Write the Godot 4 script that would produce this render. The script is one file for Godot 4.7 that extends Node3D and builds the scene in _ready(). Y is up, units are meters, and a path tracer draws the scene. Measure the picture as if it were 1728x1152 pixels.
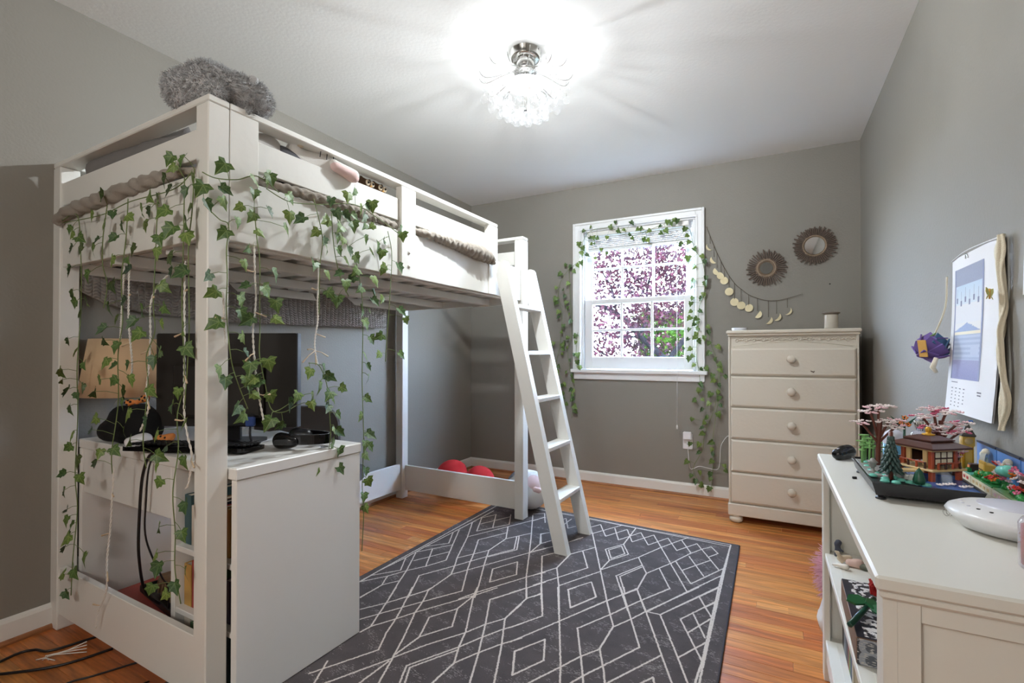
extends Node3D
# A bedroom with a white loft bed, seen from the corner by the low bookcase.
# Room axes: x runs from the left wall (0) to the right wall (W), z from the window wall (0) towards the camera, y up from the floor.

const W := 2.987
const H := 2.44
const D := 4.35
var M := {}
var taken := {}
var rng := RandomNumberGenerator.new()
var BX := Transform3D(Basis(Vector3.UP, deg_to_rad(-1.033)), Vector3(1.0588, 0, 3.0112))   # the loft bed's near right corner; the bed stands a degree off square
var box_cache := {}


func _ready() -> void:
	rng.seed = 11
	view_and_light()
	make_materials()
	room()
	back_window()
	garden()
	hall_lamp()
	loft_bed()
	ladder()
	bedding()
	desk()
	desk_things()
	under_desk()
	office_chair()
	dresser()
	dresser_things()
	wall_things()
	bookcase()
	bookcase_things()
	toy_garden()
	toy_street()
	shelf_things()
	rug()
	chandelier()
	plush_toys()
	bed_ivy()
	window_ivy()
	string_lights()
	floor_cables()


func view_and_light() -> void:
	var cam := Camera3D.new()
	cam.name = "camera"
	add_child(cam)
	cam.position = Vector3(2.4652, 1.0577, 3.8135)
	cam.rotation = Vector3(deg_to_rad(0.531), deg_to_rad(28.051), 0)
	cam.set_frustum(2.0 * 0.05 * 576.0 / 816.48, Vector2(0, 0.05 * 12.885 / 816.48), 0.05, 200.0)
	cam.current = true
	var we := WorldEnvironment.new()
	we.name = "environment"
	var e := Environment.new()
	e.tonemap_mode = Environment.TONE_MAPPER_LINEAR
	e.tonemap_exposure = 1.36
	e.background_mode = Environment.BG_SKY
	var sm := ProceduralSkyMaterial.new()
	sm.sky_top_color = Color(0.72, 0.84, 1.0)
	sm.sky_horizon_color = Color(0.86, 0.92, 1.0)
	sm.ground_horizon_color = Color(0.75, 0.76, 0.74)
	sm.ground_bottom_color = Color(0.45, 0.46, 0.42)
	sm.energy_multiplier = 47.0
	var sky := Sky.new()
	sky.sky_material = sm
	e.sky = sky
	e.sdfgi_enabled = true
	e.ssao_enabled = true
	e.ssil_enabled = true
	we.environment = e
	add_child(we)


# ---------------------------------------------------------------- helpers

func numbered(called: String) -> String:
	var n: int = taken.get(called, 0)
	taken[called] = n + 1
	return called if n == 0 else "%s_%03d" % [called, n]


func tag(o: Node, label: String, category := "", group := "", kind := "") -> void:
	if label: o.set_meta("label", label)
	if category: o.set_meta("category", category)
	if group: o.set_meta("group", group)
	if kind: o.set_meta("kind", kind)


func thing(called: String, label: String, category: String, at := Transform3D(), group := "") -> Node3D:
	var o := Node3D.new()
	o.name = numbered(called)
	add_child(o)
	o.transform = at
	tag(o, label, category, group)
	return o


func setting(called: String) -> Node3D:
	var o := Node3D.new()
	o.name = called
	add_child(o)
	o.set_meta("kind", "structure")
	return o


func part(parent: Node3D, called: String, mesh: Mesh, m: Material, at := Transform3D()) -> MeshInstance3D:
	var o := MeshInstance3D.new()
	o.name = called
	o.mesh = mesh
	o.material_override = m
	parent.add_child(o, true)
	o.transform = at
	return o


func single(called: String, label: String, category: String, mesh: Mesh, m: Material, at := Transform3D(), group := "") -> MeshInstance3D:
	var o := part(self, numbered(called), mesh, m, at)
	tag(o, label, category, group)
	return o


func T(x: float, y: float, z: float, ry := 0.0, rx := 0.0, rz := 0.0) -> Transform3D:
	return Transform3D(Basis.from_euler(Vector3(deg_to_rad(rx), deg_to_rad(ry), deg_to_rad(rz))), Vector3(x, y, z))


func B(x: float, y: float, z: float, ry := 0.0, rx := 0.0, rz := 0.0) -> Transform3D:
	return BX * T(x, y, z, ry, rx, rz)


func mat(key: String, c: Color, rough := 0.6, metal := 0.0) -> StandardMaterial3D:
	var m := StandardMaterial3D.new()
	m.resource_name = key
	m.albedo_color = c
	m.roughness = rough
	m.metallic = metal
	M[key] = m
	return m


func rgb(r: int, g: int, b: int, a := 255) -> Color:
	return Color8(r, g, b, a)


func tool() -> SurfaceTool:
	var st := SurfaceTool.new()
	st.begin(Mesh.PRIMITIVE_TRIANGLES)
	return st


func flat(st: SurfaceTool) -> SurfaceTool:
	st.set_smooth_group(-1)
	return st


func vtx(st: SurfaceTool, p: Vector3, uv := Vector2.ZERO) -> void:
	st.set_uv(uv)
	st.add_vertex(p)


func tri(st: SurfaceTool, a: Vector3, b: Vector3, c: Vector3) -> void:
	vtx(st, a, Vector2(a.x + a.z, a.y)); vtx(st, b, Vector2(b.x + b.z, b.y)); vtx(st, c, Vector2(c.x + c.z, c.y))


func quad(st: SurfaceTool, a: Vector3, b: Vector3, c: Vector3, d: Vector3) -> void:   # clockwise seen from the front
	tri(st, a, b, c); tri(st, a, c, d)


func done(st: SurfaceTool) -> ArrayMesh:
	st.generate_normals()
	return st.commit()


# a box with chamfered edges
func add_cbox(st: SurfaceTool, size: Vector3, ch: float, at := Transform3D()) -> void:
	st.set_smooth_group(-1)
	var h := size / 2.0
	ch = minf(ch, minf(h.x, minf(h.y, h.z)) * 0.9)
	var cc := func(sx: int, sy: int, sz: int, ax: int) -> Vector3:
		var p := Vector3(sx * h.x, sy * h.y, sz * h.z)
		if ax != 0: p.x -= sx * ch
		if ax != 1: p.y -= sy * ch
		if ax != 2: p.z -= sz * ch
		return p
	var emit := func(pts: Array) -> void:
		var mid := Vector3.ZERO
		for q in pts: mid += q
		var n: Vector3 = (pts[1] - pts[0]).cross(pts[2] - pts[0])
		if n.dot(mid) > 0: pts.reverse()      # clockwise fronts
		for k in range(1, pts.size() - 1):
			tri(st, at * pts[0], at * pts[k], at * pts[k + 1])
	for s in [-1, 1]:
		emit.call([cc.call(s, -1, -1, 0), cc.call(s, 1, -1, 0), cc.call(s, 1, 1, 0), cc.call(s, -1, 1, 0)])
		emit.call([cc.call(-1, s, -1, 1), cc.call(1, s, -1, 1), cc.call(1, s, 1, 1), cc.call(-1, s, 1, 1)])
		emit.call([cc.call(-1, -1, s, 2), cc.call(1, -1, s, 2), cc.call(1, 1, s, 2), cc.call(-1, 1, s, 2)])
		if ch > 0.0:
			for t in [-1, 1]:
				emit.call([cc.call(s, t, -1, 0), cc.call(s, t, 1, 0), cc.call(s, t, 1, 1), cc.call(s, t, -1, 1)])
				emit.call([cc.call(s, -1, t, 0), cc.call(s, 1, t, 0), cc.call(s, 1, t, 2), cc.call(s, -1, t, 2)])
				emit.call([cc.call(-1, s, t, 1), cc.call(1, s, t, 1), cc.call(1, s, t, 2), cc.call(-1, s, t, 2)])
				for u in [-1, 1]:
					emit.call([cc.call(s, t, u, 0), cc.call(s, t, u, 1), cc.call(s, t, u, 2)])


func cbox(x: float, y: float, z: float, ch := 0.002) -> ArrayMesh:
	var key := "%.4f %.4f %.4f %.4f" % [x, y, z, ch]
	if not box_cache.has(key):
		var st := tool()
		add_cbox(st, Vector3(x, y, z), ch)
		box_cache[key] = done(st)
	return box_cache[key]


# a board given by its two opposite corners
func board(parent: Node3D, called: String, a: Vector3, b: Vector3, m: Material, ch := 0.002) -> MeshInstance3D:
	var lo := a.min(b)
	var hi := a.max(b)
	var s := hi - lo
	return part(parent, called, cbox(s.x, s.y, s.z, ch), m, Transform3D(Basis(), (lo + hi) / 2.0))


func smooth_path(pts: PackedVector3Array, n: int) -> PackedVector3Array:
	var c := Curve3D.new()
	c.bake_interval = 0.005
	for i in pts.size():
		var tan := (pts[mini(i + 1, pts.size() - 1)] - pts[maxi(i - 1, 0)]) / 6.0
		c.add_point(pts[i], -tan, tan)
	var out := PackedVector3Array()
	var l := c.get_baked_length()
	for i in n + 1:
		out.append(c.sample_baked(l * i / n, true))
	return out


# a tube along a path; radii may be one number or one for each point
func add_tube(st: SurfaceTool, pts: PackedVector3Array, radii, sides := 6, caps := true) -> void:
	st.set_smooth_group(0)
	var n := pts.size()
	var rings := []
	var prev := Vector3.UP
	for i in n:
		var d := (pts[mini(i + 1, n - 1)] - pts[maxi(i - 1, 0)]).normalized()
		if i == 0:
			prev = d.cross(Vector3.UP if absf(d.y) < 0.9 else Vector3.RIGHT).normalized()
		var u := (prev - d * prev.dot(d)).normalized()
		prev = u
		var v := d.cross(u)
		var r: float = radii if radii is float else radii[i]
		var ring := PackedVector3Array()
		for k in sides:
			var a := TAU * k / sides
			ring.append(pts[i] + (u * cos(a) + v * sin(a)) * r)
		rings.append(ring)
	for i in n - 1:
		for k in sides:
			var k2 := (k + 1) % sides
			quad(st, rings[i][k], rings[i + 1][k], rings[i + 1][k2], rings[i][k2])
	if caps:
		for k in range(1, sides - 1):
			tri(st, rings[0][0], rings[0][k], rings[0][k + 1])
			tri(st, rings[n - 1][0], rings[n - 1][k + 1], rings[n - 1][k])


func tube(pts: Array, r, sides := 6, steps := 0) -> ArrayMesh:
	var st := tool()
	var p := PackedVector3Array(pts)
	if steps > 0: p = smooth_path(p, steps)
	add_tube(st, p, r, sides)
	return done(st)


# a turned shape; profile points are (radius, height), from bottom to top
func add_lathe(st: SurfaceTool, profile: Array, segs := 20, at := Transform3D()) -> void:
	st.set_smooth_group(0)
	for i in profile.size() - 1:
		var a: Vector2 = profile[i]
		var b: Vector2 = profile[i + 1]
		for k in segs:
			var t0 := TAU * k / segs
			var t1 := TAU * (k + 1) / segs
			var p00 := at * Vector3(a.x * cos(t0), a.y, a.x * sin(t0))
			var p01 := at * Vector3(a.x * cos(t1), a.y, a.x * sin(t1))
			var p10 := at * Vector3(b.x * cos(t0), b.y, b.x * sin(t0))
			var p11 := at * Vector3(b.x * cos(t1), b.y, b.x * sin(t1))
			if a.x > 0.00001: tri(st, p00, p01, p11)
			if b.x > 0.00001: tri(st, p00, p11, p10)


func lathe(profile: Array, segs := 20) -> ArrayMesh:
	var st := tool()
	add_lathe(st, profile, segs)
	return done(st)


func ball(r: float, segs := 16) -> ArrayMesh:
	var prof := []
	for i in segs / 2 + 1:
		var a := -PI / 2 + PI * i / (segs / 2)
		prof.append(Vector2(maxf(0.0, r * cos(a)), r * sin(a)))
	return lathe(prof, segs)


# an outline in x and y, given thickness along z
func add_slab(st: SurfaceTool, outline: PackedVector2Array, thick: float, at := Transform3D()) -> void:
	st.set_smooth_group(-1)
	if Geometry2D.is_polygon_clockwise(outline):
		outline = outline.duplicate()
		outline.reverse()
	var idx := Geometry2D.triangulate_polygon(outline)
	var h := thick / 2
	for i in range(0, idx.size(), 3):
		var p := [outline[idx[i]], outline[idx[i + 1]], outline[idx[i + 2]]]
		if (p[1] - p[0]).cross(p[2] - p[0]) > 0: p.reverse()
		for q in p: vtx(st, at * Vector3(q.x, q.y, h), q)
		p.reverse()
		for q in p: vtx(st, at * Vector3(q.x, q.y, -h), q)
	for i in outline.size():
		var a := outline[i]
		var b := outline[(i + 1) % outline.size()]
		quad(st, at * Vector3(a.x, a.y, h), at * Vector3(b.x, b.y, h), at * Vector3(b.x, b.y, -h), at * Vector3(a.x, a.y, -h))


func slab(outline: Array, thick: float) -> ArrayMesh:
	var st := tool()
	add_slab(st, PackedVector2Array(outline), thick)
	return done(st)


func rounded(w: float, h: float, r: float, n := 5) -> Array:
	var out := []
	for c in [[w / 2 - r, h / 2 - r, 0], [-w / 2 + r, h / 2 - r, 90], [-w / 2 + r, -h / 2 + r, 180], [w / 2 - r, -h / 2 + r, 270]]:
		for i in n + 1:
			var a := deg_to_rad(c[2] + 90.0 * i / n)
			out.append(Vector2(c[0] + r * cos(a), c[1] + r * sin(a)))
	return out


# one continuous soft body: tapered capsules [a, b, ra, rb] joined by a smooth minimum and meshed as surface nets
func blob(prims: Array, cell: float, k: float, fuzz := 0.0) -> ArrayMesh:
	var lo := Vector3(1e9, 1e9, 1e9)
	var hi := -lo
	for q in prims:
		var r: float = maxf(q[2], q[3])
		lo = lo.min(q[0] - Vector3.ONE * r).min(q[1] - Vector3.ONE * r)
		hi = hi.max(q[0] + Vector3.ONE * r).max(q[1] + Vector3.ONE * r)
	lo -= Vector3.ONE * (cell * 2.5 + k)
	hi += Vector3.ONE * (cell * 2.5 + k)
	var n := Vector3i(((hi - lo) / cell).ceil()) + Vector3i.ONE
	var noise := FastNoiseLite.new()
	noise.seed = 5
	noise.frequency = 0.9 / (cell * 2.2)
	var f := PackedFloat32Array()
	f.resize(n.x * n.y * n.z)
	var i := 0
	for z in n.z:
		for y in n.y:
			for x in n.x:
				var p := lo + Vector3(x, y, z) * cell
				var d := 1e3
				for q in prims:
					var a: Vector3 = q[0]
					var ab: Vector3 = q[1] - a
					var t := clampf((p - a).dot(ab) / maxf(ab.length_squared(), 1e-9), 0.0, 1.0)
					var e := (p - a - ab * t).length() - lerpf(q[2], q[3], t)
					var hh := maxf(k - absf(d - e), 0.0) / k
					d = minf(d, e) - hh * hh * k * 0.25
				if fuzz > 0.0 and absf(d) < cell * 3.0: d += fuzz * noise.get_noise_3dv(p)
				f[i] = d
				i += 1
	var at := {}
	var st := tool()
	var sx := 1
	var sy := n.x
	var sz := n.x * n.y
	var count := 0
	for z in n.z - 1:
		for y in n.y - 1:
			for x in n.x - 1:
				var b := x + y * sy + z * sz
				var mask := 0
				var sum := Vector3.ZERO
				var hits := 0
				var v := [f[b], f[b + sx], f[b + sy], f[b + sx + sy], f[b + sz], f[b + sx + sz], f[b + sy + sz], f[b + sx + sy + sz]]
				for c in 8:
					if v[c] < 0.0: mask |= 1 << c
				if mask == 0 or mask == 255: continue
				for e in [[0, 1], [2, 3], [4, 5], [6, 7], [0, 2], [1, 3], [4, 6], [5, 7], [0, 4], [1, 5], [2, 6], [3, 7]]:
					var va: float = v[e[0]]
					var vb: float = v[e[1]]
					if (va < 0.0) != (vb < 0.0):
						var t := va / (va - vb)
						var pa := Vector3(e[0] & 1, (e[0] >> 1) & 1, (e[0] >> 2) & 1)
						var pb := Vector3(e[1] & 1, (e[1] >> 1) & 1, (e[1] >> 2) & 1)
						sum += pa.lerp(pb, t)
						hits += 1
				var pt := lo + (Vector3(x, y, z) + sum / hits) * cell
				st.set_uv(Vector2(pt.x + pt.z, pt.y))
				st.add_vertex(pt)
				at[b] = count
				count += 1
	for b in at:
		for ax in [[sx, sy, sz], [sy, sz, sx], [sz, sx, sy]]:
			var inside: bool = f[b] < 0.0
			if inside == (f[b + ax[0]] < 0.0): continue
			if not (at.has(b - ax[1]) and at.has(b - ax[2]) and at.has(b - ax[1] - ax[2])): continue
			var q := [at[b], at[b - ax[1]], at[b - ax[1] - ax[2]], at[b - ax[2]]]
			if inside: q.reverse()
			for w in [0, 1, 2, 0, 2, 3]: st.add_index(q[w])
	st.generate_normals()
	return st.commit()


# short hairs standing on a soft body's surface
func fur(m: ArrayMesh, count: int, length: float, r: float, sd: int) -> ArrayMesh:
	var a := m.surface_get_arrays(0)
	var v: PackedVector3Array = a[Mesh.ARRAY_VERTEX]
	var n: PackedVector3Array = a[Mesh.ARRAY_NORMAL]
	var g := RandomNumberGenerator.new()
	g.seed = sd
	var st := tool()
	for k in count:
		var i := g.randi_range(0, v.size() - 1)
		var d := (n[i] + Vector3(g.randfn(0, 0.45), g.randfn(0, 0.45) - 0.15, g.randfn(0, 0.45))).normalized()
		var p := v[i] + Vector3(g.randfn(0, 0.002), g.randfn(0, 0.002), g.randfn(0, 0.002))
		add_tube(st, PackedVector3Array([p - n[i] * 0.002, p + d * length * g.randf_range(0.6, 1.1)]), [r, r * 0.25], 3, false)
	return done(st)


func noise_tex(freq: float, size := 256, oct := 4, sd := 1, ramp: Gradient = null, normal := false, type := FastNoiseLite.TYPE_SIMPLEX_SMOOTH) -> NoiseTexture2D:
	var t := NoiseTexture2D.new()
	var n := FastNoiseLite.new()
	n.noise_type = type
	n.seed = sd
	n.frequency = freq
	n.fractal_octaves = oct
	t.noise = n
	t.width = size
	t.height = size
	t.seamless = true
	t.as_normal_map = normal
	if ramp: t.color_ramp = ramp
	return t


func ramp(stops: Array) -> Gradient:
	var g := Gradient.new()
	var o := PackedFloat32Array()
	var c := PackedColorArray()
	for s in stops:
		o.append(s[0])
		c.append(s[1])
	g.offsets = o
	g.colors = c
	return g


# ---------------------------------------------------------------- materials

func relief(m: StandardMaterial3D, t: Texture2D, cm: float, scale: float) -> StandardMaterial3D:
	m.uv1_triplanar = true
	m.uv1_world_triplanar = true
	m.uv1_scale = Vector3.ONE * scale
	m.heightmap_enabled = true
	m.heightmap_texture = t
	m.heightmap_scale = cm
	return m


func wood_image(sd: int) -> ImageTexture:
	# oak grain: long streaks along u, a few darker bands
	var im := Image.create(512, 256, false, Image.FORMAT_RGB8)
	var a := FastNoiseLite.new()
	a.seed = sd
	a.frequency = 0.03
	a.fractal_octaves = 4
	var b := FastNoiseLite.new()
	b.seed = sd + 40
	b.frequency = 0.008
	for y in 256:
		for x in 512:
			var wob := b.get_noise_2d(x, y * 2.0) * 14.0
			var g := a.get_noise_2d(x * 0.09, y * 1.7 + wob)
			var fine := a.get_noise_2d(x * 0.35 + 900.0, y * 6.0)
			var v := clampf(0.86 + g * 0.20 + fine * 0.12, 0.0, 1.0)
			im.set_pixel(x, y, Color(v, v * (0.985 + 0.015 * g), v * (0.965 + 0.03 * g)))
	return ImageTexture.create_from_image(im)


func make_materials() -> void:
	var orange := noise_tex(0.09, 256, 3, 3)
	var fine := noise_tex(0.25, 256, 2, 9)
	M.fine = fine
	relief(mat("wall_paint", rgb(140, 135, 126), 0.62), orange, 0.05, 3.0)
	relief(mat("ceiling_paint", rgb(244, 243, 241), 0.9), orange, 0.04, 2.0)
	mat("hall_paint", rgb(212, 210, 206), 0.7)
	mat("hall_carpet", rgb(158, 154, 148), 0.95)
	mat("trim_paint", rgb(236, 234, 228), 0.35)
	mat("sash_white", rgb(240, 240, 240), 0.35)
	relief(mat("bed_white", rgb(233, 231, 224), 0.42), noise_tex(0.03, 256, 3, 21), 0.03, 3.0)
	mat("desk_white", rgb(233, 231, 226), 0.4)
	relief(mat("dresser_paint", rgb(221, 213, 198), 0.45), noise_tex(0.05, 256, 3, 31), 0.05, 3.0)
	mat("bookcase_paint", rgb(230, 228, 219), 0.38)
	mat("dark_gap", rgb(40, 30, 24), 0.9)
	mat("chrome", rgb(205, 204, 200), 0.12, 1.0)
	mat("black_plastic", rgb(22, 22, 24), 0.35)
	mat("black_gloss", rgb(14, 14, 16), 0.12)
	mat("black_matte", rgb(26, 26, 28), 0.8)
	mat("white_plastic", rgb(236, 236, 238), 0.3)
	var pane := mat("pane", Color(0.9, 0.95, 1.0, 0.04), 0.02)
	pane.transparency = BaseMaterial3D.TRANSPARENCY_ALPHA
	var wood := [wood_image(1), wood_image(2), wood_image(3)]
	var tones := [rgb(226, 146, 76), rgb(216, 132, 66), rgb(234, 158, 86), rgb(210, 122, 62), rgb(230, 152, 80), rgb(222, 140, 70), rgb(240, 168, 98), rgb(204, 116, 62)]
	for i in tones.size():
		var m := mat("oak_%d" % i, tones[i], 0.34)
		m.albedo_texture = wood[i % 3]
		m.uv1_triplanar = true
		m.uv1_world_triplanar = true
		m.uv1_scale = Vector3(1.1, 2.2, 2.2)
		m.uv1_offset = Vector3(0.37 * i, 0, 0.19 * i)
	var shoe := mat("shoe_wood", rgb(190, 128, 84), 0.4)
	shoe.albedo_texture = wood[1]
	shoe.uv1_triplanar = true
	shoe.uv1_world_triplanar = true


# ---------------------------------------------------------------- the room

func room() -> void:
	var fl := setting("floor")
	board(fl, "subfloor", Vector3(-0.12, -0.12, -0.12), Vector3(W + 0.12, -0.0125, D + 0.12), M.dark_gap, 0.0)
	var pw := 0.0572
	var row := 0
	var z := 0.0
	var count := 0
	var lens := [0.46, 0.61, 0.76, 0.91, 1.07, 1.22]
	var pst := tool()
	while z < D - 0.001:
		var x := -rng.randf_range(0.0, 0.5)
		var w := minf(pw, D - z)
		while x < W:
			var l: float = lens[rng.randi_range(1, 5)] * 1.05
			var x0 := maxf(x, 0.0)
			var x1 := minf(x + l, W)
			x += l
			if x1 - x0 < 0.05: continue
			var tone := rng.randi_range(0, 7)
			var at := Transform3D(Basis(), Vector3((x0 + x1) / 2, -0.006, z + w / 2))
			if count < 300:
				part(fl, "plank", cbox(x1 - x0 - 0.0005, 0.012, w - 0.0005, 0.0009), M["oak_%d" % tone], at)
			else:
				add_cbox(pst, Vector3(x1 - x0 - 0.0005, 0.012, w - 0.0005), 0.0009, at)
			count += 1
		z += pw
		row += 1
	if count > 300:
		var rest := part(fl, "plank_rest", done(pst), M.oak_1)
		rest.set_meta("kind", "stuff")
	var ce := setting("ceiling")
	board(ce, "ceiling_slab", Vector3(-0.12, H, -0.12), Vector3(W + 0.12, H + 0.12, D + 0.12), M.ceiling_paint, 0.0)
	var wl := setting("wall_left")
	board(wl, "wall_panel", Vector3(-0.12, 0, -0.12), Vector3(0, H, D + 0.12), M.wall_paint, 0.0)
	var wr := setting("wall_right")
	board(wr, "wall_panel", Vector3(W, 0, -0.12), Vector3(W + 0.12, H, D + 0.12), M.wall_paint, 0.0)
	var wf := setting("wall_front")
	var fs := tool()
	for r in [[0.0, 0.95, 0.0, H], [2.75, W, 0.0, H], [0.95, 2.75, 2.08, H]]:    # a wide cased opening to the hall, behind the camera
		add_cbox(fs, Vector3(r[1] - r[0], r[3] - r[2], 0.12), 0.0, Transform3D(Basis(), Vector3((r[0] + r[1]) / 2, (r[2] + r[3]) / 2, D + 0.06)))
	part(wf, "wall_panel", done(fs), M.wall_paint)
	var d1 := setting("door_1")
	for s in [["casing", Vector3(0.88, 0, D - 0.018), Vector3(0.96, 2.15, D)], ["casing", Vector3(2.74, 0, D - 0.018), Vector3(2.82, 2.15, D)], ["casing", Vector3(0.96, 2.07, D - 0.018), Vector3(2.74, 2.15, D)],
			["jamb", Vector3(0.95, 0, D), Vector3(0.97, 2.08, D + 0.12)], ["jamb", Vector3(2.73, 0, D), Vector3(2.75, 2.08, D + 0.12)], ["jamb", Vector3(0.97, 2.06, D), Vector3(2.73, 2.08, D + 0.12)]]:
		board(d1, s[0], s[1], s[2], M.trim_paint, 0.003)
	# the hall beyond it
	var h0 := D + 0.12
	var h1 := D + 1.42
	for s in [["wall_hall", Vector3(-0.12, 0, h1), Vector3(W + 0.12, H, h1 + 0.12)], ["wall_hall_left", Vector3(-0.12, 0, h0), Vector3(0, H, h1)], ["wall_hall_right", Vector3(W, 0, h0), Vector3(W + 0.12, H, h1)]]:
		var hw := setting(s[0])
		board(hw, "wall_panel", s[1], s[2], M.hall_paint, 0.0)
	var hf := setting("floor_hall")
	board(hf, "carpet", Vector3(-0.12, -0.12, h0), Vector3(W + 0.12, 0, h1), M.hall_carpet, 0.0)
	var hc := setting("ceiling_hall")
	board(hc, "ceiling_slab", Vector3(-0.12, H, h0), Vector3(W + 0.12, H + 0.12, h1 + 0.12), M.ceiling_paint, 0.0)
	var wb := setting("wall_back")
	var st := tool()
	var o := [1.075, 1.99, 0.90, 2.075]    # the window opening
	for r in [[0.0, o[0], 0.0, H], [o[1], W, 0.0, H], [o[0], o[1], 0.0, o[2]], [o[0], o[1], o[3], H]]:
		add_cbox(st, Vector3(r[1] - r[0], r[3] - r[2], 0.12), 0.0, Transform3D(Basis(), Vector3((r[0] + r[1]) / 2, (r[2] + r[3]) / 2, -0.06)))
	part(wb, "wall_panel", done(st), M.wall_paint)
	# baseboards with a wooden shoe moulding
	var prof := [Vector2(0, 0.016), Vector2(0.014, 0.016), Vector2(0.014, 0.078), Vector2(0.010, 0.088), Vector2(0.004, 0.094), Vector2(0, 0.094)]
	var shoe := [Vector2(0, 0), Vector2(0.024, 0), Vector2(0.024, 0.008), Vector2(0.021, 0.015), Vector2(0.014, 0.018), Vector2(0, 0.018)]
	for s in [["baseboard_back", W, Transform3D(Basis(Vector3(0, 0, 1), Vector3.UP, Vector3(-1, 0, 0)), Vector3(W / 2, 0, 0))], ["baseboard_left", D, Transform3D(Basis(), Vector3(0, 0, D / 2))], ["baseboard_right", D, Transform3D(Basis(Vector3.UP, PI), Vector3(W, 0, D / 2))]]:
		var bb := setting(s[0])
		part(bb, "board", slab(prof, s[1]), M.trim_paint, s[2])
		part(bb, "shoe_moulding", slab(shoe, s[1]), M.shoe_wood, s[2])


func back_window() -> void:
	var w := setting("window_1")
	var wh: Material = M.sash_white
	# stepped casing, stool and apron
	for s in [["casing", Vector3(1.020, 0.93, 0), Vector3(1.082, 2.135, 0.018)], ["casing", Vector3(1.983, 0.93, 0), Vector3(2.045, 2.135, 0.018)], ["casing", Vector3(1.082, 2.073, 0), Vector3(1.983, 2.135, 0.018)],
			["casing_bead", Vector3(1.020, 0.93, 0.018), Vector3(1.038, 2.135, 0.027)], ["casing_bead", Vector3(2.027, 0.93, 0.018), Vector3(2.045, 2.135, 0.027)], ["casing_bead", Vector3(1.038, 2.117, 0.018), Vector3(2.027, 2.135, 0.027)],
			["casing_step", Vector3(1.066, 0.93, 0.018), Vector3(1.082, 2.073, 0.023)], ["casing_step", Vector3(1.983, 0.93, 0.018), Vector3(1.999, 2.073, 0.023)], ["casing_step", Vector3(1.066, 2.073, 0.018), Vector3(1.999, 2.089, 0.023)],
			["stool", Vector3(1.005, 0.902, -0.06), Vector3(2.062, 0.930, 0.045)], ["apron", Vector3(1.025, 0.848, 0), Vector3(2.042, 0.902, 0.018)],
			["jamb", Vector3(1.075, 0.93, -0.12), Vector3(1.088, 2.075, 0)], ["jamb", Vector3(1.977, 0.93, -0.12), Vector3(1.99, 2.075, 0)], ["head_jamb", Vector3(1.088, 2.062, -0.12), Vector3(1.977, 2.075, 0)],
			["sill", Vector3(1.075, 0.90, -0.14), Vector3(1.99, 0.932, -0.06)],
			["stop", Vector3(1.088, 0.932, -0.022), Vector3(1.104, 2.062, -0.008)], ["stop", Vector3(1.961, 0.932, -0.022), Vector3(1.977, 2.062, -0.008)],
			["track", Vector3(1.088, 0.932, -0.095), Vector3(1.118, 2.062, -0.062)], ["track", Vector3(1.947, 0.932, -0.095), Vector3(1.977, 2.062, -0.062)]]:
		board(w, s[0], s[1], s[2], wh, 0.003)
	# two sashes, each of six panes
	for s in [["lower_sash", 0.934, 1.502, -0.058, -0.026, 0.098, 0.038], ["upper_sash", 1.462, 2.060, -0.095, -0.064, 0.040, 0.05]]:
		var y0: float = s[1]
		var y1: float = s[2]
		var z0: float = s[3]
		var z1: float = s[4]
		var x0 := 1.106
		var x1 := 1.960
		var st := tool()
		var sw := 0.066 if s[0] == "lower_sash" else 0.056
		for r in [[x0, x0 + sw, y0, y1], [x1 - sw, x1, y0, y1], [x0 + sw, x1 - sw, y0, y0 + s[5]], [x0 + sw, x1 - sw, y1 - s[6], y1]]:
			add_cbox(st, Vector3(r[1] - r[0], r[3] - r[2], z1 - z0), 0.004, Transform3D(Basis(), Vector3((r[0] + r[1]) / 2, (r[2] + r[3]) / 2, (z0 + z1) / 2)))
		var sash := part(w, s[0], done(st), wh)
		var gx0 := x0 + sw
		var gx1 := x1 - sw
		var gy0: float = y0 + s[5]
		var gy1: float = y1 - s[6]
		var zc := (z0 + z1) / 2
		for k in [1, 2]:
			var x := lerpf(gx0, gx1, k / 3.0)
			board(sash, "muntin", Vector3(x - 0.009, gy0, zc - 0.009), Vector3(x + 0.009, gy1, zc + 0.009), wh, 0.003)
		var ym := (gy0 + gy1) / 2
		board(sash, "muntin", Vector3(gx0, ym - 0.009, zc - 0.0085), Vector3(gx1, ym + 0.009, zc + 0.0085), wh, 0.003)
		for i in 3:
			for j in 2:
				var xa := lerpf(gx0, gx1, i / 3.0) + (0.009 if i > 0 else 0.0)
				var xb := lerpf(gx0, gx1, (i + 1) / 3.0) - (0.009 if i < 2 else 0.0)
				var ya := gy0 if j == 0 else ym + 0.009
				var yb := ym - 0.009 if j == 0 else gy1
				var g := tool()
				flat(g)
				quad(g, Vector3(xa, yb, zc), Vector3(xb, yb, zc), Vector3(xb, ya, zc), Vector3(xa, ya, zc))
				part(sash, "pane", done(g), M.pane)
	# a pleated shade drawn up under the head, and its cord
	var b := thing("window_blind", "white pleated blind drawn up to the top of the window", "blind", Transform3D(Basis(), Vector3(1.533, 1.9, -0.035)))
	part(b, "head_rail", cbox(0.80, 0.036, 0.042, 0.004), M.trim_paint, T(0, 0.142, 0.005))
	for k in 7:
		part(b, "pleat", slab([Vector2(-0.014, 0), Vector2(0, 0.0068), Vector2(0.014, 0), Vector2(0, -0.0068)], 0.788), M.sash_white, Transform3D(Basis(Vector3(0, 0, 1), Vector3.UP, Vector3(-1, 0, 0)), Vector3(0, 0.024 + k * 0.0145, 0.004)))
	part(b, "bottom_rail", cbox(0.792, 0.018, 0.03, 0.004), M.sash_white, T(0, 0.008, 0.004))
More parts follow.
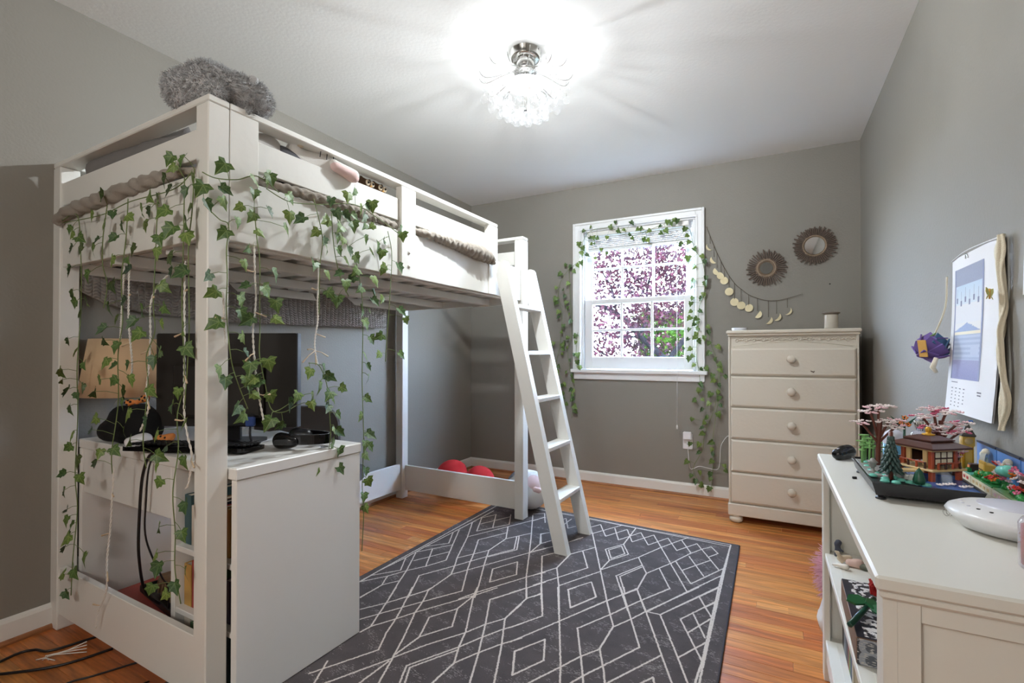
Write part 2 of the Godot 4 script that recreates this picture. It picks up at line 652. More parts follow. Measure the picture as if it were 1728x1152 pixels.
	var cord := thing("blind_cord", "thin white blind cord with a small tassel hanging below the sill", "cord", Transform3D(Basis(), Vector3(1.853, 0.508, 0.049)))
	part(cord, "cord_line", tube([Vector3(0, 0.01, 0), Vector3(0.002, 0.40, 0.002), Vector3(-0.004, 0.80, -0.03), Vector3(-0.004, 1.5, -0.05)], 0.0016, 5), M.sash_white)
	part(cord, "tassel", lathe([Vector2(0, -0.012), Vector2(0.0075, -0.012), Vector2(0.006, 0.012), Vector2(0.002, 0.02), Vector2(0, 0.02)], 10), M.sash_white)


func garden() -> void:
	# seen through the window: a Japanese maple with dark red leaves, a green shrub, lawn and a hedge
	relief(mat("bark", rgb(22, 20, 22), 0.9), noise_tex(0.1, 128, 3, 61), 0.6, 3.0)
	M.bark.specular_mode = BaseMaterial3D.SPECULAR_DISABLED
	var lawn := single("lawn", "green lawn outside the window", "lawn", cbox(40, 0.1, 40, 0), relief(mat("grass", rgb(38, 46, 24), 0.95), noise_tex(0.2, 256, 3, 71), 2.0, 1.0), Transform3D(Basis(), Vector3(1, -0.66, -20.4)))
	lawn.set_meta("kind", "structure")
	var t := thing("japanese_maple", "dark red japanese maple filling the view through the window", "tree", Transform3D(Basis(), Vector3(1.55, -0.6, -2.9)))
	var st := tool()
	var limbs := [
		[[1.6, -0.6, -2.6], [1.55, 0.55, -2.6], [1.30, 0.95, -2.6], [0.95, 1.28, -2.65], [0.60, 1.62, -2.75], [0.10, 1.85, -2.9], [-0.5, 2.3, -3.0]], [[0.95, 1.28, -2.65], [1.02, 1.60, -2.75], [1.0, 1.95, -2.85], [1.15, 2.5, -2.9]],
		[[1.30, 0.95, -2.6], [1.65, 1.5, -2.8], [1.75, 1.9, -2.95], [2.1, 2.5, -3.0]], [[1.0, 1.95, -2.85], [0.75, 2.2, -2.7], [0.5, 2.7, -2.7]], [[0.60, 1.62, -2.75], [0.55, 2.0, -2.6], [0.2, 2.5, -2.6]],
		[[1.55, 0.55, -2.6], [1.1, 0.8, -2.9], [0.5, 0.95, -3.1], [-0.3, 1.4, -3.3]], [[1.65, 1.5, -2.8], [1.35, 1.75, -2.9], [1.3, 2.2, -2.9]], [[0.95, 1.28, -2.65], [0.6, 1.3, -2.5], [0.1, 1.5, -2.4]], [[1.1, 0.8, -2.9], [0.9, 1.1, -3.1], [0.8, 1.6, -3.2]]]
	var radii := [0.055, 0.026, 0.034, 0.016, 0.018, 0.03, 0.016, 0.015, 0.014]
	for i in limbs.size():
		var p := PackedVector3Array()
		for q in limbs[i]: p.append(Vector3(q[0], q[1], q[2]) - Vector3(1.55, -0.6, -2.9))
		p = smooth_path(p, 16)
		var rr := []
		for j in p.size(): rr.append(radii[i] * lerpf(1.0, 0.35, float(j) / (p.size() - 1)))
		add_tube(st, p, rr, 8)
	part(t, "trunk", done(st), M.bark)
	# leaves: small five-pointed stars
	var leaf := tool()
	flat(leaf)
	var pts := []
	for k in 10:
		var a := PI * 2 * k / 10.0
		var r: float = 0.042 if k % 2 == 0 else 0.016
		pts.append(Vector3(cos(a) * r, sin(a) * r, 0.006 * (k % 2)))
	for k in 10: tri(leaf, Vector3.ZERO, pts[(k + 1) % 10], pts[k])
	var lm := done(leaf)
	for c in [["red_foliage", [rgb(50, 24, 31), rgb(60, 29, 36), rgb(42, 22, 29), rgb(68, 44, 49), rgb(46, 31, 37)], 13000, 0], ["green_foliage", [rgb(52, 76, 18), rgb(62, 84, 26), rgb(42, 66, 16)], 4200, 1]]:
		var mm := MultiMesh.new()
		mm.transform_format = MultiMesh.TRANSFORM_3D
		mm.use_colors = true
		mm.mesh = lm
		mm.instance_count = c[2]
		for i in c[2]:
			var p := Vector3(rng.randf_range(-1.3, 2.8), rng.randf_range(0.25, 3.1), rng.randf_range(-3.6, -2.1))
			if c[3] == 1: p = Vector3(rng.randf_range(0.5, 1.9), rng.randf_range(0.3, 1.75), rng.randf_range(-5.2, -4.0))
			elif rng.randf() < 0.5:
				var l: Array = limbs[rng.randi_range(1, 8)]
				var q: Array = l[rng.randi_range(1, l.size() - 1)]
				p = Vector3(q[0] + rng.randfn(0, 0.28), q[1] + rng.randfn(0, 0.2), q[2] + rng.randfn(0, 0.2))
			if p.z > -0.5: p.z = -1.0
			if c[3] == 0 and p.x > 0.95 and p.x < 1.9 and p.y < 1.5 and rng.randf() < 0.6: p.y += 1.6
			var bs := Basis.from_euler(Vector3(rng.randf_range(-0.9, 0.9), rng.randf_range(-0.9, 0.9), rng.randf() * TAU)).scaled(Vector3.ONE * rng.randf_range(0.5, 0.95) * (1.0 + 0.7 * c[3]))
			mm.set_instance_transform(i, Transform3D(bs, p - (Vector3(1.55, -0.6, -2.9) if c[3] == 0 else Vector3(1.5, -0.6, -4.6))))
			var col: Color = c[1][rng.randi_range(0, c[1].size() - 1)]
			mm.set_instance_color(i, col.srgb_to_linear())
		var fm := mat(c[0], Color.WHITE, 0.7)
		fm.vertex_color_use_as_albedo = true
		fm.specular_mode = BaseMaterial3D.SPECULAR_DISABLED
		var mi := MultiMeshInstance3D.new()
		mi.name = c[0]
		mi.multimesh = mm
		mi.material_override = fm
		mi.set_meta("kind", "stuff")
		if c[3] == 0:
			t.add_child(mi)
		else:
			var sh := thing("green_shrub", "bright green shrub beyond the maple at lower right of the window", "shrub", Transform3D(Basis(), Vector3(1.5, -0.6, -4.6)))
			part(sh, "stem", tube([Vector3(0, 0, 0), Vector3(0.1, 0.5, 0), Vector3(0, 1.3, 0.1)], 0.03, 7, 8), M.bark)
			sh.add_child(mi)


func hall_lamp() -> void:
	var l := thing("hall_globe_lamp", "round white globe lamp hanging in the hall behind the camera", "lamp", Transform3D(Basis(), Vector3(1.75, 1.66, D + 0.62)))
	var g := mat("globe_glow", Color(1, 0.97, 0.92), 0.4)
	g.emission_enabled = true
	g.emission = Color(1.0, 0.94, 0.86)
	g.emission_energy_multiplier = 3.0
	part(l, "globe", ball(0.15, 24), g, T(0, 0.15, 0))
	part(l, "cap", lathe([Vector2(0.03, 0.295), Vector2(0.03, 0.33), Vector2(0, 0.34)], 16), M.chrome)
	part(l, "rod", tube([Vector3(0, 0.33, 0), Vector3(0, 0.77, 0)], 0.006, 8), M.chrome)
	part(l, "ceiling_rose", lathe([Vector2(0.05, 0.765), Vector2(0.05, 0.778), Vector2(0, 0.779)], 20), M.chrome)
	var o := OmniLight3D.new()
	o.name = "globe_light"
	l.add_child(o)
	o.position = Vector3(0, 0.15, 0)
	o.light_color = Color(1.0, 0.99, 0.98)
	o.light_energy = 0.78
	o.light_size = 0.14
	o.omni_range = 8.0
	o.omni_attenuation = 2.0
	o.shadow_enabled = true


# ---------------------------------------------------------------- the loft bed

func loft_bed() -> void:
	var bed := thing("loft_bed", "tall white wooden loft bed along the left wall", "bed", BX)
	var m: Material = M.bed_white
	var xl := -1.062
	var zf := -1.989
	var p := 0.062
	# four posts
	board(bed, "post", Vector3(-p, 0.0115, -p), Vector3(0, 1.779, 0), m, 0.003)
	board(bed, "post", Vector3(xl, 0, -p), Vector3(xl + p, 1.779, 0), m, 0.003)
	board(bed, "post", Vector3(-p, 0.0115, zf), Vector3(0, 1.779, zf + p + 0.008), m, 0.003)
	board(bed, "post", Vector3(xl, 0, zf), Vector3(xl + p, 1.779, zf + p), m, 0.003)
	# top caps
	board(bed, "top_cap", Vector3(xl, 1.780, -p), Vector3(0, 1.800, 0), m, 0.003)
	board(bed, "top_cap", Vector3(xl, 1.780, zf), Vector3(0, 1.800, zf + p + 0.008), m, 0.003)
	board(bed, "top_cap", Vector3(-p, 1.780, -1.609), Vector3(0, 1.800, -p - 0.001), m, 0.003)
	board(bed, "top_cap", Vector3(xl, 1.780, zf + p + 0.009), Vector3(xl + p, 1.800, -p - 0.001), m, 0.003)
	# guard rails and bed rails at the two ends
	for z in [-0.008, zf + 0.012 + 0.022]:
		board(bed, "end_guard_rail", Vector3(xl + p, 1.628, z - 0.022), Vector3(-p, 1.716, z), m, 0.002)
		board(bed, "end_bed_rail", Vector3(xl + p, 1.390, z - 0.022), Vector3(-p, 1.585, z), m, 0.002)
		board(bed, "end_floor_rail", Vector3(xl + p, 0.058, z - 0.022), Vector3(-p, 0.238, z), m, 0.002)
	# the long side towards the room: stiles, guard rails, bed rail
	for s in [[-0.153, -0.063], [-0.896, -0.803], [-1.609, -1.518]]:
		board(bed, "stile", Vector3(-0.034, 1.392, s[0]), Vector3(0, 1.779, s[1]), m, 0.002)
	board(bed, "guard_rail", Vector3(-0.034, 1.630, -0.802), Vector3(-0.014, 1.724, -0.154), m, 0.002)
	board(bed, "guard_rail", Vector3(-0.030, 1.630, -1.517), Vector3(-0.006, 1.724, -0.897), m, 0.002)
	board(bed, "bed_rail", Vector3(-0.036, 1.392, -1.918), Vector3(-0.0345, 1.587, -0.063), m, 0.0)
	board(bed, "bed_rail", Vector3(-0.0343, 1.392, -0.802), Vector3(-0.014, 1.587, -0.154), m, 0.002)
	board(bed, "bed_rail", Vector3(-0.0343, 1.392, -1.517), Vector3(-0.006, 1.587, -0.897), m, 0.002)
	board(bed, "bed_rail", Vector3(-0.0343, 1.392, -1.918), Vector3(-0.012, 1.592, -1.610), m, 0.002)
	# the long side along the wall
	board(bed, "guard_rail", Vector3(xl + 0.006, 1.630, zf + p), Vector3(xl + 0.028, 1.716, -p), m, 0.002)
	board(bed, "bed_rail", Vector3(xl + 0.006, 1.385, zf + p), Vector3(xl + 0.030, 1.587, -p), m, 0.002)
	board(bed, "floor_rail", Vector3(xl + 0.024, 0.062, zf + p), Vector3(xl + 0.046, 0.250, -p), m, 0.002)
	# ledges, middle beam and slats
	board(bed, "ledge", Vector3(-0.064, 1.385, -1.93), Vector3(-0.037, 1.415, -0.07), m, 0.002)
	board(bed, "ledge", Vector3(xl + 0.031, 1.372, -1.93), Vector3(xl + 0.062, 1.415, -0.07), m, 0.002)
	board(bed, "beam", Vector3(-0.30, 1.374, -1.929), Vector3(-0.255, 1.414, -0.035), m, 0.002)
	board(bed, "beam", Vector3(-0.68, 1.374, -1.929), Vector3(-0.635, 1.414, -0.035), m, 0.002)
	board(bed, "ledge", Vector3(xl + 0.063, 1.372, -1.955), Vector3(-0.065, 1.414, -1.93), m, 0.002)
	for k in 15:
		var z := -0.10 - k * 0.128
		board(bed, "slat", Vector3(xl + 0.04, 1.416, z - 0.068), Vector3(-0.042, 1.434, z), m, 0.001)
	# bolts
	var bolt := lathe([Vector2(0, 0.004), Vector2(0.007, 0.0035), Vector2(0.008, 0), Vector2(0.008, -0.004)], 12)
	for q in [[0.0005, 1.50, -0.85], [0.0005, 1.44, -0.85], [-0.0115, 1.545, -1.72], [-0.0115, 1.43, -1.72]]:
		part(bed, "bolt", bolt, M.chrome if q[0] < 0 else m, Transform3D(Basis(Vector3(0, 1, 0), Vector3(1, 0, 0), Vector3(0, 0, -1)), Vector3(q[0], q[1], q[2])))


func ladder() -> void:
	var l := thing("bed_ladder", "white wooden ladder leaning on the loft bed, feet on the dark rug", "ladder", BX * Transform3D(Basis(), Vector3(0.41, 0.012, -1.72)))
	var m: Material = M.bed_white
	# each stringer is a slanting board with its foot cut level and its top rounded
	var o := PackedVector2Array([Vector2(-0.030, 0), Vector2(0.042, 0), Vector2(-0.325, 1.552), Vector2(-0.335, 1.565), Vector2(-0.352, 1.566), Vector2(-0.372, 1.545), Vector2(-0.388, 1.49)])
	for s in [[0.146], [-0.188]]:
		var st := tool()
		add_slab(st, o, 0.045)
		part(l, "stringer", done(st), m, T(0, 0, s[0]))
	for y in [1.312, 1.05, 0.79, 0.527, 0.262]:
		var x: float = lerpf(0.008, -0.362, y / 1.565)
		board(l, "tread", Vector3(x - 0.048, y - 0.011, -0.166), Vector3(x + 0.038, y + 0.011, 0.124), m, 0.002)


func bedding() -> void:
	var xl := -1.062
	var cloth := relief(mat("grey_quilt", rgb(150, 142, 135), 0.95), quilt_tex(), 1.0, 9.0)
	cloth.rim_enabled = true
	cloth.rim = 0.4
	relief(mat("plush_throw", rgb(178, 168, 156), 1.0), M.fine, 0.5, 8.0)
	mat("mattress_cover", rgb(74, 70, 68), 0.95)
	relief(mat("dark_throw", rgb(92, 92, 96), 1.0), M.fine, 0.4, 8.0)
	relief(mat("sheet", rgb(186, 180, 174), 0.95), M.fine, 0.1, 6.0)
	var mt := single("mattress", "mattress on the slats of the loft bed", "mattress", cbox(0.90, 0.135, 1.85, 0.02), M.mattress_cover, B(-0.525, 1.503, -0.995))
	mt.set_meta("label", "mattress lying on the slats of the loft bed")
	# a throw lying over the mattress, its edge bulging out through the gaps of the rails
	var st := tool()
	var q := thing("grey_throw", "crumpled grey throw spilling through the gaps of the bed rails", "blanket", B(-0.525, 1.572, -0.995))
	var org := Vector3(-0.525, 1.572, -0.995)
	part(q, "cover", ripple_sheet(0.955, 1.86, 0.035), M.plush_throw)
	var roll := func(pts: Array, rr: Array, folds: float, deep: float) -> ArrayMesh:
		var s := tool()
		var pp := PackedVector3Array()
		for p in pts: pp.append(p - org)
		add_folds(s, pp, rr, folds, deep)
		return done(s)
	part(q, "spilled_edge", roll.call([Vector3(-0.045, 1.612, -0.10), Vector3(-0.16, 1.606, -0.012), Vector3(-0.42, 1.604, -0.005), Vector3(-0.66, 1.597, 0.0), Vector3(-0.84, 1.588, 0.008), Vector3(-0.96, 1.574, 0.012), Vector3(-0.985, 1.545, 0.010)], [0.012, 0.017, 0.026, 0.027, 0.026, 0.026, 0.018], 19.0, 0.42), M.plush_throw)
	part(q, "spilled_edge", roll.call([Vector3(-0.05, 1.61, -0.17), Vector3(-0.012, 1.607, -0.35), Vector3(-0.014, 1.606, -0.60), Vector3(-0.03, 1.606, -0.80)], [0.016, 0.020, 0.021, 0.017], 22.0, 0.45), M.plush_throw)
	part(q, "spilled_edge", roll.call([Vector3(-0.04, 1.61, -0.88), Vector3(0.0, 1.606, -0.96), Vector3(0.008, 1.603, -1.15), Vector3(0.016, 1.594, -1.36), Vector3(0.018, 1.580, -1.50), Vector3(0.014, 1.553, -1.515)], [0.015, 0.022, 0.026, 0.034, 0.042, 0.026], 30.0, 0.38), M.plush_throw)
	# the quilt that hangs down between the bed and the wall
	var hg := tool()
	var rows := 10
	var cols := 60
	var bottom := func(z: float) -> float:
		var k := [[-0.05, 1.315], [-0.15, 1.262], [-0.30, 1.236], [-0.75, 1.216], [-1.30, 1.226], [-1.79, 1.236]]
		for i in k.size() - 1:
			if z <= k[i][0] and z >= k[i + 1][0]:
				return lerpf(k[i][1], k[i + 1][1], inverse_lerp(k[i][0], k[i + 1][0], z))
		return 1.24
	var gp := func(i: int, j: int, back: float) -> Vector3:
		var z := lerpf(-0.065, -1.79, float(i) / cols)
		var y := lerpf(1.46, bottom.call(z), float(j) / rows)
		return Vector3(-1.008 + 0.012 * sin(z * 9.0 + j * 0.3) + 0.02 * float(j) / rows * sin(z * 4.0) - back, y, z)
	hg.set_smooth_group(0)
	for i in cols:
		for j in rows:
			quad(hg, gp.call(i, j, 0.0), gp.call(i + 1, j, 0.0), gp.call(i + 1, j + 1, 0.0), gp.call(i, j + 1, 0.0))
			quad(hg, gp.call(i, j, 0.014), gp.call(i, j + 1, 0.014), gp.call(i + 1, j + 1, 0.014), gp.call(i + 1, j, 0.014))
		quad(hg, gp.call(i, rows, 0.0), gp.call(i + 1, rows, 0.0), gp.call(i + 1, rows, 0.014), gp.call(i, rows, 0.014))
	for j in rows:
		quad(hg, gp.call(cols, j, 0.0), gp.call(cols, j, 0.014), gp.call(cols, j + 1, 0.014), gp.call(cols, j + 1, 0.0))
	single("hanging_quilt", "grey quilted bedspread hanging down behind the bed along the wall", "quilt", done(hg), M.grey_quilt, BX)
	# a pillow at the near end
	relief(mat("pillow_case", rgb(128, 124, 122), 0.95), M.fine, 0.1, 6.0)
	var pl := thing("pillow", "soft grey pillow behind the near end rail of the bed", "pillow", B(-0.60, 1.60, -0.11))
	part(pl, "cushion", pillow(0.60, 0.21, 0.13), M.pillow_case, T(0, 0.105, 0, 0, -72, 5))
	var th := thing("folded_throw", "dark grey folded fleece behind the corner post on the bed", "blanket", B(-0.074, 1.640, -0.215))
	part(th, "fold", blob([[Vector3(0, 0.07, 0.05), Vector3(-0.02, 0.10, -0.02), 0.05, 0.055], [Vector3(0, 0.05, -0.06), Vector3(0, 0.04, -0.10), 0.05, 0.045]], 0.012, 0.03), M.sheet)
	part(th, "trim", blob([[Vector3(0.01, 0.09, -0.06), Vector3(0.012, 0.075, -0.12), 0.035, 0.035], [Vector3(0.0, 0.03, -0.08), Vector3(0.0, 0.03, -0.14), 0.04, 0.03]], 0.010, 0.02), M.dark_throw)


func quilt_tex() -> ImageTexture:
	var im := Image.create(256, 256, false, Image.FORMAT_L8)
	for y in 256:
		for x in 256:
			var u := absf(sin(PI * x / 64.0))
			var v := absf(sin(PI * (y + 16.0 * sin(TAU * x / 128.0)) / 32.0))
			var h := pow(u, 0.4) * pow(v, 0.4)
			im.set_pixel(x, y, Color(h, h, h))
	return ImageTexture.create_from_image(im)


func ripple_sheet(w: float, l: float, h: float) -> ArrayMesh:
	var st := tool()
	st.set_smooth_group(0)
	var nz := FastNoiseLite.new()
	nz.seed = 3
	nz.frequency = 4.0
	var f := func(i: int, j: int) -> Vector3:
		var x := (i / 24.0 - 0.5) * w
		var z := (j / 46.0 - 0.5) * l
		var edge := minf(1.0, minf(minf(i, 24 - i), minf(j, 46 - j)) / 2.0)
		return Vector3(x, edge * (h + 0.02 * nz.get_noise_2d(x, z)), z)
	for i in 24:
		for j in 46:
			quad(st, f.call(i, j), f.call(i, j + 1), f.call(i + 1, j + 1), f.call(i + 1, j))
	return done(st)


# a soft roll of cloth with folds that wind round it
func add_folds(st: SurfaceTool, pts: PackedVector3Array, rr: Array, folds: float, deep: float) -> void:
	st.set_smooth_group(0)
	var n := 110
	var path := smooth_path(pts, n)
	var nz := FastNoiseLite.new()
	nz.seed = int(folds)
	nz.frequency = 1.0
	var sides := 18
	var rings := []
	for i in n + 1:
		var t := float(i) / n
		var d := (path[mini(i + 1, n)] - path[maxi(i - 1, 0)]).normalized()
		var u := d.cross(Vector3.UP if absf(d.y) < 0.95 else Vector3.RIGHT).normalized()
		var v := u.cross(d)
		var ft := t * (rr.size() - 1)
		var r := lerpf(rr[int(ft)], rr[mini(int(ft) + 1, rr.size() - 1)], ft - int(ft))
		var ring := PackedVector3Array()
		for k in sides:
			var a := TAU * k / sides
			var wave := absf(sin(t * folds * 2.2 + a * 0.9 + 2.5 * nz.get_noise_1d(t * 4.0)))
			var rad := r * (1.0 - deep * (1.0 - pow(wave, 0.6)) + 0.18 * nz.get_noise_2d(t * 9.0, a))
			if i == 0 or i == n: rad *= 0.3
			ring.append(path[i] + (u * cos(a) + v * sin(a)) * rad)
		rings.append(ring)
	for i in n:
		for k in sides:
			var k2 := (k + 1) % sides
			quad(st, rings[i][k], rings[i][k2], rings[i + 1][k2], rings[i + 1][k])


func pillow(w: float, d: float, h: float) -> ArrayMesh:
	var st := tool()
	st.set_smooth_group(0)
	var nz := FastNoiseLite.new()
	nz.frequency = 5.0
	for side in [1, -1]:
		var f := func(i: int, j: int) -> Vector3:
			var u := i / 20.0 * 2 - 1
			var v := j / 12.0 * 2 - 1
			var e := pow(maxf(0.0, (1 - u * u * u * u) * (1 - v * v * v * v)), 0.45)
			return Vector3(u * w / 2, side * h / 2 * e * (1 + 0.25 * nz.get_noise_2d(u, v * 0.5)), v * d / 2)
		for i in 20:
			for j in 12:
				if side > 0: quad(st, f.call(i, j), f.call(i, j + 1), f.call(i + 1, j + 1), f.call(i + 1, j))
				else: quad(st, f.call(i, j), f.call(i + 1, j), f.call(i + 1, j + 1), f.call(i, j + 1))
	return done(st)


# ---------------------------------------------------------------- the desk under the bed

func desk() -> void:
	var d := thing("desk", "white desk under the loft bed with an open book pedestal", "desk", B(0, 0, 0))
	var m: Material = M.desk_white
	var z0 := -0.545
	var z1 := -0.0645
	board(d, "tabletop", Vector3(-1.005, 0.687, z0), Vector3(0.036, 0.722, z1), m, 0.003)
	board(d, "side_panel", Vector3(0.006, 0.013, z0 + 0.004), Vector3(0.033, 0.686, z1 - 0.004), m, 0.002)
	board(d, "pedestal_panel", Vector3(-0.330, 0.0, z0 + 0.004), Vector3(-0.306, 0.686, z1 - 0.006), m, 0.002)
	board(d, "end_panel", Vector3(-1.0, 0.0, z0 + 0.004), Vector3(-0.976, 0.686, z1), m, 0.002)
	board(d, "back_panel", Vector3(-0.976, 0.515, z1 - 0.022), Vector3(-0.331, 0.686, z1 - 0.006), m, 0.002)
	board(d, "pedestal_back", Vector3(-0.305, 0.02, z0 + 0.006), Vector3(0.005, 0.686, z0 + 0.02), m, 0.0)
	for y in [0.045, 0.235, 0.435]:
		board(d, "shelf", Vector3(-0.305, y - 0.018, z0 + 0.021), Vector3(0.005, y, z1 - 0.008), m, 0.002)
	# books and boxes on the pedestal shelves
	var cols := [rgb(206, 162, 84), rgb(170, 70, 60), rgb(62, 92, 96), rgb(40, 44, 60), rgb(208, 200, 186), rgb(96, 128, 92), rgb(150, 110, 78), rgb(72, 60, 88)]
	for i in cols.size(): mat("spine_%d" % i, cols[i], 0.5)
	mat("paper", rgb(226, 220, 204), 0.85)
	var words := ["mustard yellow", "brick red", "teal", "navy", "cream", "sage green", "tan", "plum"]
	var lev := ["bottom", "middle", "top"]
	var ys := [0.0455, 0.2355, 0.4355]
	for k in 3:
		var x := -0.296
		var i := 0
		while x < -0.03 and i < 7:
			var c: int = [[4, 5, 0, 1, 6, 3, 2], [0, 1, 4, 6, 2, 5, 7], [2, 4, 7, 6, 3, 1, 0]][k][i]
			var w: float = [0.034, 0.026, 0.041, 0.03, 0.038, 0.028, 0.036][(i + k * 2) % 7]
			var h: float = [0.15, 0.135, 0.16, 0.142, 0.152, 0.13, 0.148][(i * 3 + k) % 7]
			var dp: float = [0.24, 0.22, 0.26, 0.23][(i + k) % 4]
			var o := thing("book", "%s book on the %s shelf of the desk pedestal" % [words[c], lev[k]], "book", B(x + w / 2, ys[k], -0.095 - dp / 2), "books on the desk pedestal")
			part(o, "cover", book_cover(w, h, dp), M["spine_%d" % c])
			part(o, "pages", cbox(w - 0.006, h - 0.006, dp - 0.005, 0.0), M.paper, T(0, h / 2, -0.0025))
			x += w + 0.003
			i += 1


# a book standing up, spine towards +z
func book_cover(w: float, h: float, d: float) -> ArrayMesh:
	var st := tool()
	for s in [-1, 1]:
		add_cbox(st, Vector3(0.0025, h, d), 0.0006, T(s * (w / 2 - 0.00125), h / 2, 0))
	add_cbox(st, Vector3(w, h, 0.003), 0.001, T(0, h / 2, d / 2 - 0.0015))
	return done(st)


func desk_things() -> void:
	# table lamp: clear glass globe base, tapered fabric shade
	var lamp := thing("table_lamp", "table lamp with tan tapered shade on a clear glass globe", "lamp", B(-0.868, 0.7225, -0.20))
	var sh := mat("lamp_fabric", rgb(222, 190, 152), 0.9)
	sh.backlight_enabled = true
	sh.backlight = Color(0.35, 0.3, 0.24)
	var gl := mat("clear_glass", Color(0.92, 0.96, 1.0, 0.10), 0.03)
	gl.transparency = BaseMaterial3D.TRANSPARENCY_ALPHA
	part(lamp, "shade", lathe([Vector2(0.183, 0.170), Vector2(0.150, 0.392), Vector2(0.148, 0.392), Vector2(0.181, 0.170), Vector2(0.183, 0.170)], 40), sh)
	part(lamp, "globe", lathe([Vector2(0, 0.012), Vector2(0.05, 0.012), Vector2(0.074, 0.028), Vector2(0.088, 0.06), Vector2(0.090, 0.09), Vector2(0.082, 0.122), Vector2(0.062, 0.15), Vector2(0.03, 0.165), Vector2(0.0, 0.166)], 28), gl)
	part(lamp, "base", lathe([Vector2(0, 0), Vector2(0.06, 0), Vector2(0.058, 0.010), Vector2(0.04, 0.012), Vector2(0, 0.012)], 24), M.chrome)
	part(lamp, "stem", lathe([Vector2(0.012, 0.16), Vector2(0.010, 0.22), Vector2(0.006, 0.36), Vector2(0, 0.36)], 12), M.chrome)
	# monitor, seen from behind
	var mo := thing("monitor", "large black monitor standing on the desk with its back to the room", "monitor", B(-0.38, 0.7225, -0.285, 26.5))
	mat("monitor_back", rgb(40, 36, 32), 0.45)
	mat("monitor_edge", rgb(92, 100, 112), 0.3)
	part(mo, "back_shell", slab(rounded(0.535, 0.345, 0.008), 0.022), M.monitor_back, T(0, 0.238, 0))
	part(mo, "bulge", cbox(0.34, 0.20, 0.03, 0.012), M.monitor_back, T(-0.02, 0.20, 0.024))
	part(mo, "screen", cbox(0.515, 0.325, 0.004, 0.001), M.black_gloss, T(0, 0.238, -0.0125))
	part(mo, "edge_strip", cbox(0.004, 0.345, 0.026, 0.001), M.monitor_edge, T(0.269, 0.238, 0))
	part(mo, "neck", cbox(0.07, 0.20, 0.02, 0.004), M.black_plastic, T(0, 0.105, -0.0255))
	part(mo, "foot", slab(rounded(0.22, 0.11, 0.03), 0.012), M.black_plastic, T(0, 0.006, -0.04, 0, 90))
	part(mo, "port_panel", cbox(0.15, 0.045, 0.012, 0.003), M.black_matte, T(0.05, 0.095, 0.036))
	mat("plug_blue", rgb(60, 84, 150), 0.4)
	var plug := part(mo, "video_plug", cbox(0.032, 0.034, 0.018, 0.004), M.plug_blue, T(0.115, 0.09, 0.048))
	part(plug, "cable", tube([Vector3(0, -0.015, 0.0), Vector3(0.005, -0.05, 0.01), Vector3(0.03, -0.075, 0.03), Vector3(0.07, -0.078, 0.05)], 0.004, 6, 10), M.black_plastic)
	# keyboard
	var kb := thing("keyboard", "black keyboard with raised keys on the desk behind the near post", "keyboard", B(-0.36, 0.7225, -0.160, 24))
	part(kb, "tray", slab(rounded(0.44, 0.135, 0.02), 0.014), M.black_gloss, T(0, 0.009, 0, 0, 90 - 4))
	var key := cbox(0.0165, 0.008, 0.0165, 0.003)
	for r in 5:
		for c in 21:
			part(kb, "key", key, M.black_plastic, T(-0.2 + c * 0.02, 0.020 + 0.0014 * r, -0.045 + r * 0.02))
	# headset
	var hs := thing("headset", "black glossy headset lying on the near right corner of the desk", "headset", B(-0.085, 0.7225, -0.365, 30))
	part(hs, "ear_cup", blob([[Vector3(-0.055, 0.032, 0.02), Vector3(-0.02, 0.030, 0.035), 0.026, 0.024], [Vector3(-0.05, 0.026, 0.03), Vector3(0.0, 0.028, 0.04), 0.024, 0.018]], 0.006, 0.012), M.black_gloss)
	part(hs, "ear_cup", blob([[Vector3(-0.04, 0.035, -0.07), Vector3(0.0, 0.032, -0.07), 0.026, 0.024]], 0.006, 0.012), M.black_plastic)
	part(hs, "cup_plate", slab(rounded(0.05, 0.018, 0.008), 0.004), M.black_plastic, T(-0.034, 0.03, 0.062, 12))
	var band := []
	for k in 15:
		var a := PI * k / 14.0
		band.append(Vector3(0.0 + 0.105 * sin(a), 0.036 - 0.004 * sin(a), 0.04 - 0.055 + 0.055 * cos(a)))
	var bs := tool()
	add_cloth_band(bs, band, 0.034, 0.008)
	part(hs, "headband", done(bs), M.black_gloss)
	# papers, a black cat-like soft bag, little things
	for k in 3:
		var pp := single("paper_sheet", ["white sheet of paper under the monitor, lowest of the pile", "white sheet of paper under the monitor, middle of the pile", "white sheet of paper under the monitor, top of the pile"][k], "paper", cbox(0.21, 0.0006, 0.28, 0), M.white_plastic, B(-0.42 + k * 0.012, 0.7230 + k * 0.0008, -0.42 + k * 0.004, -12.0 + k * 5), "papers on the desk")
		pp.set_meta("group", "papers on the desk")
	relief(mat("black_fleece", rgb(16, 16, 18), 1.0), M.fine, 0.3, 9.0)
	var bag := thing("black_bag", "soft black drawstring bag slumped on the left of the desk", "bag", B(-0.80, 0.7225, -0.100))
	part(bag, "body", blob([[Vector3(-0.04, 0.034, 0.005), Vector3(0.06, 0.034, -0.01), 0.032, 0.034], [Vector3(-0.02, 0.05, 0), Vector3(0.03, 0.10, -0.01), 0.034, 0.030], [Vector3(0.03, 0.10, -0.01), Vector3(0.13, 0.115, -0.035), 0.030, 0.034], [Vector3(0.07, 0.04, -0.02), Vector3(0.17, 0.05, -0.045), 0.038, 0.040], [Vector3(0.10, 0.08, -0.03), Vector3(0.17, 0.09, -0.045), 0.036, 0.036]], 0.010, 0.03), M.black_fleece)
	mat("orange_print", rgb(226, 140, 70), 0.7)
	mat("spot_black", rgb(30, 24, 22), 0.7)
	var bow := thing("spotted_bow", "small orange bow with black spots on top of the black bag", "hair bow", B(-0.672, 0.878, -0.12, 20))
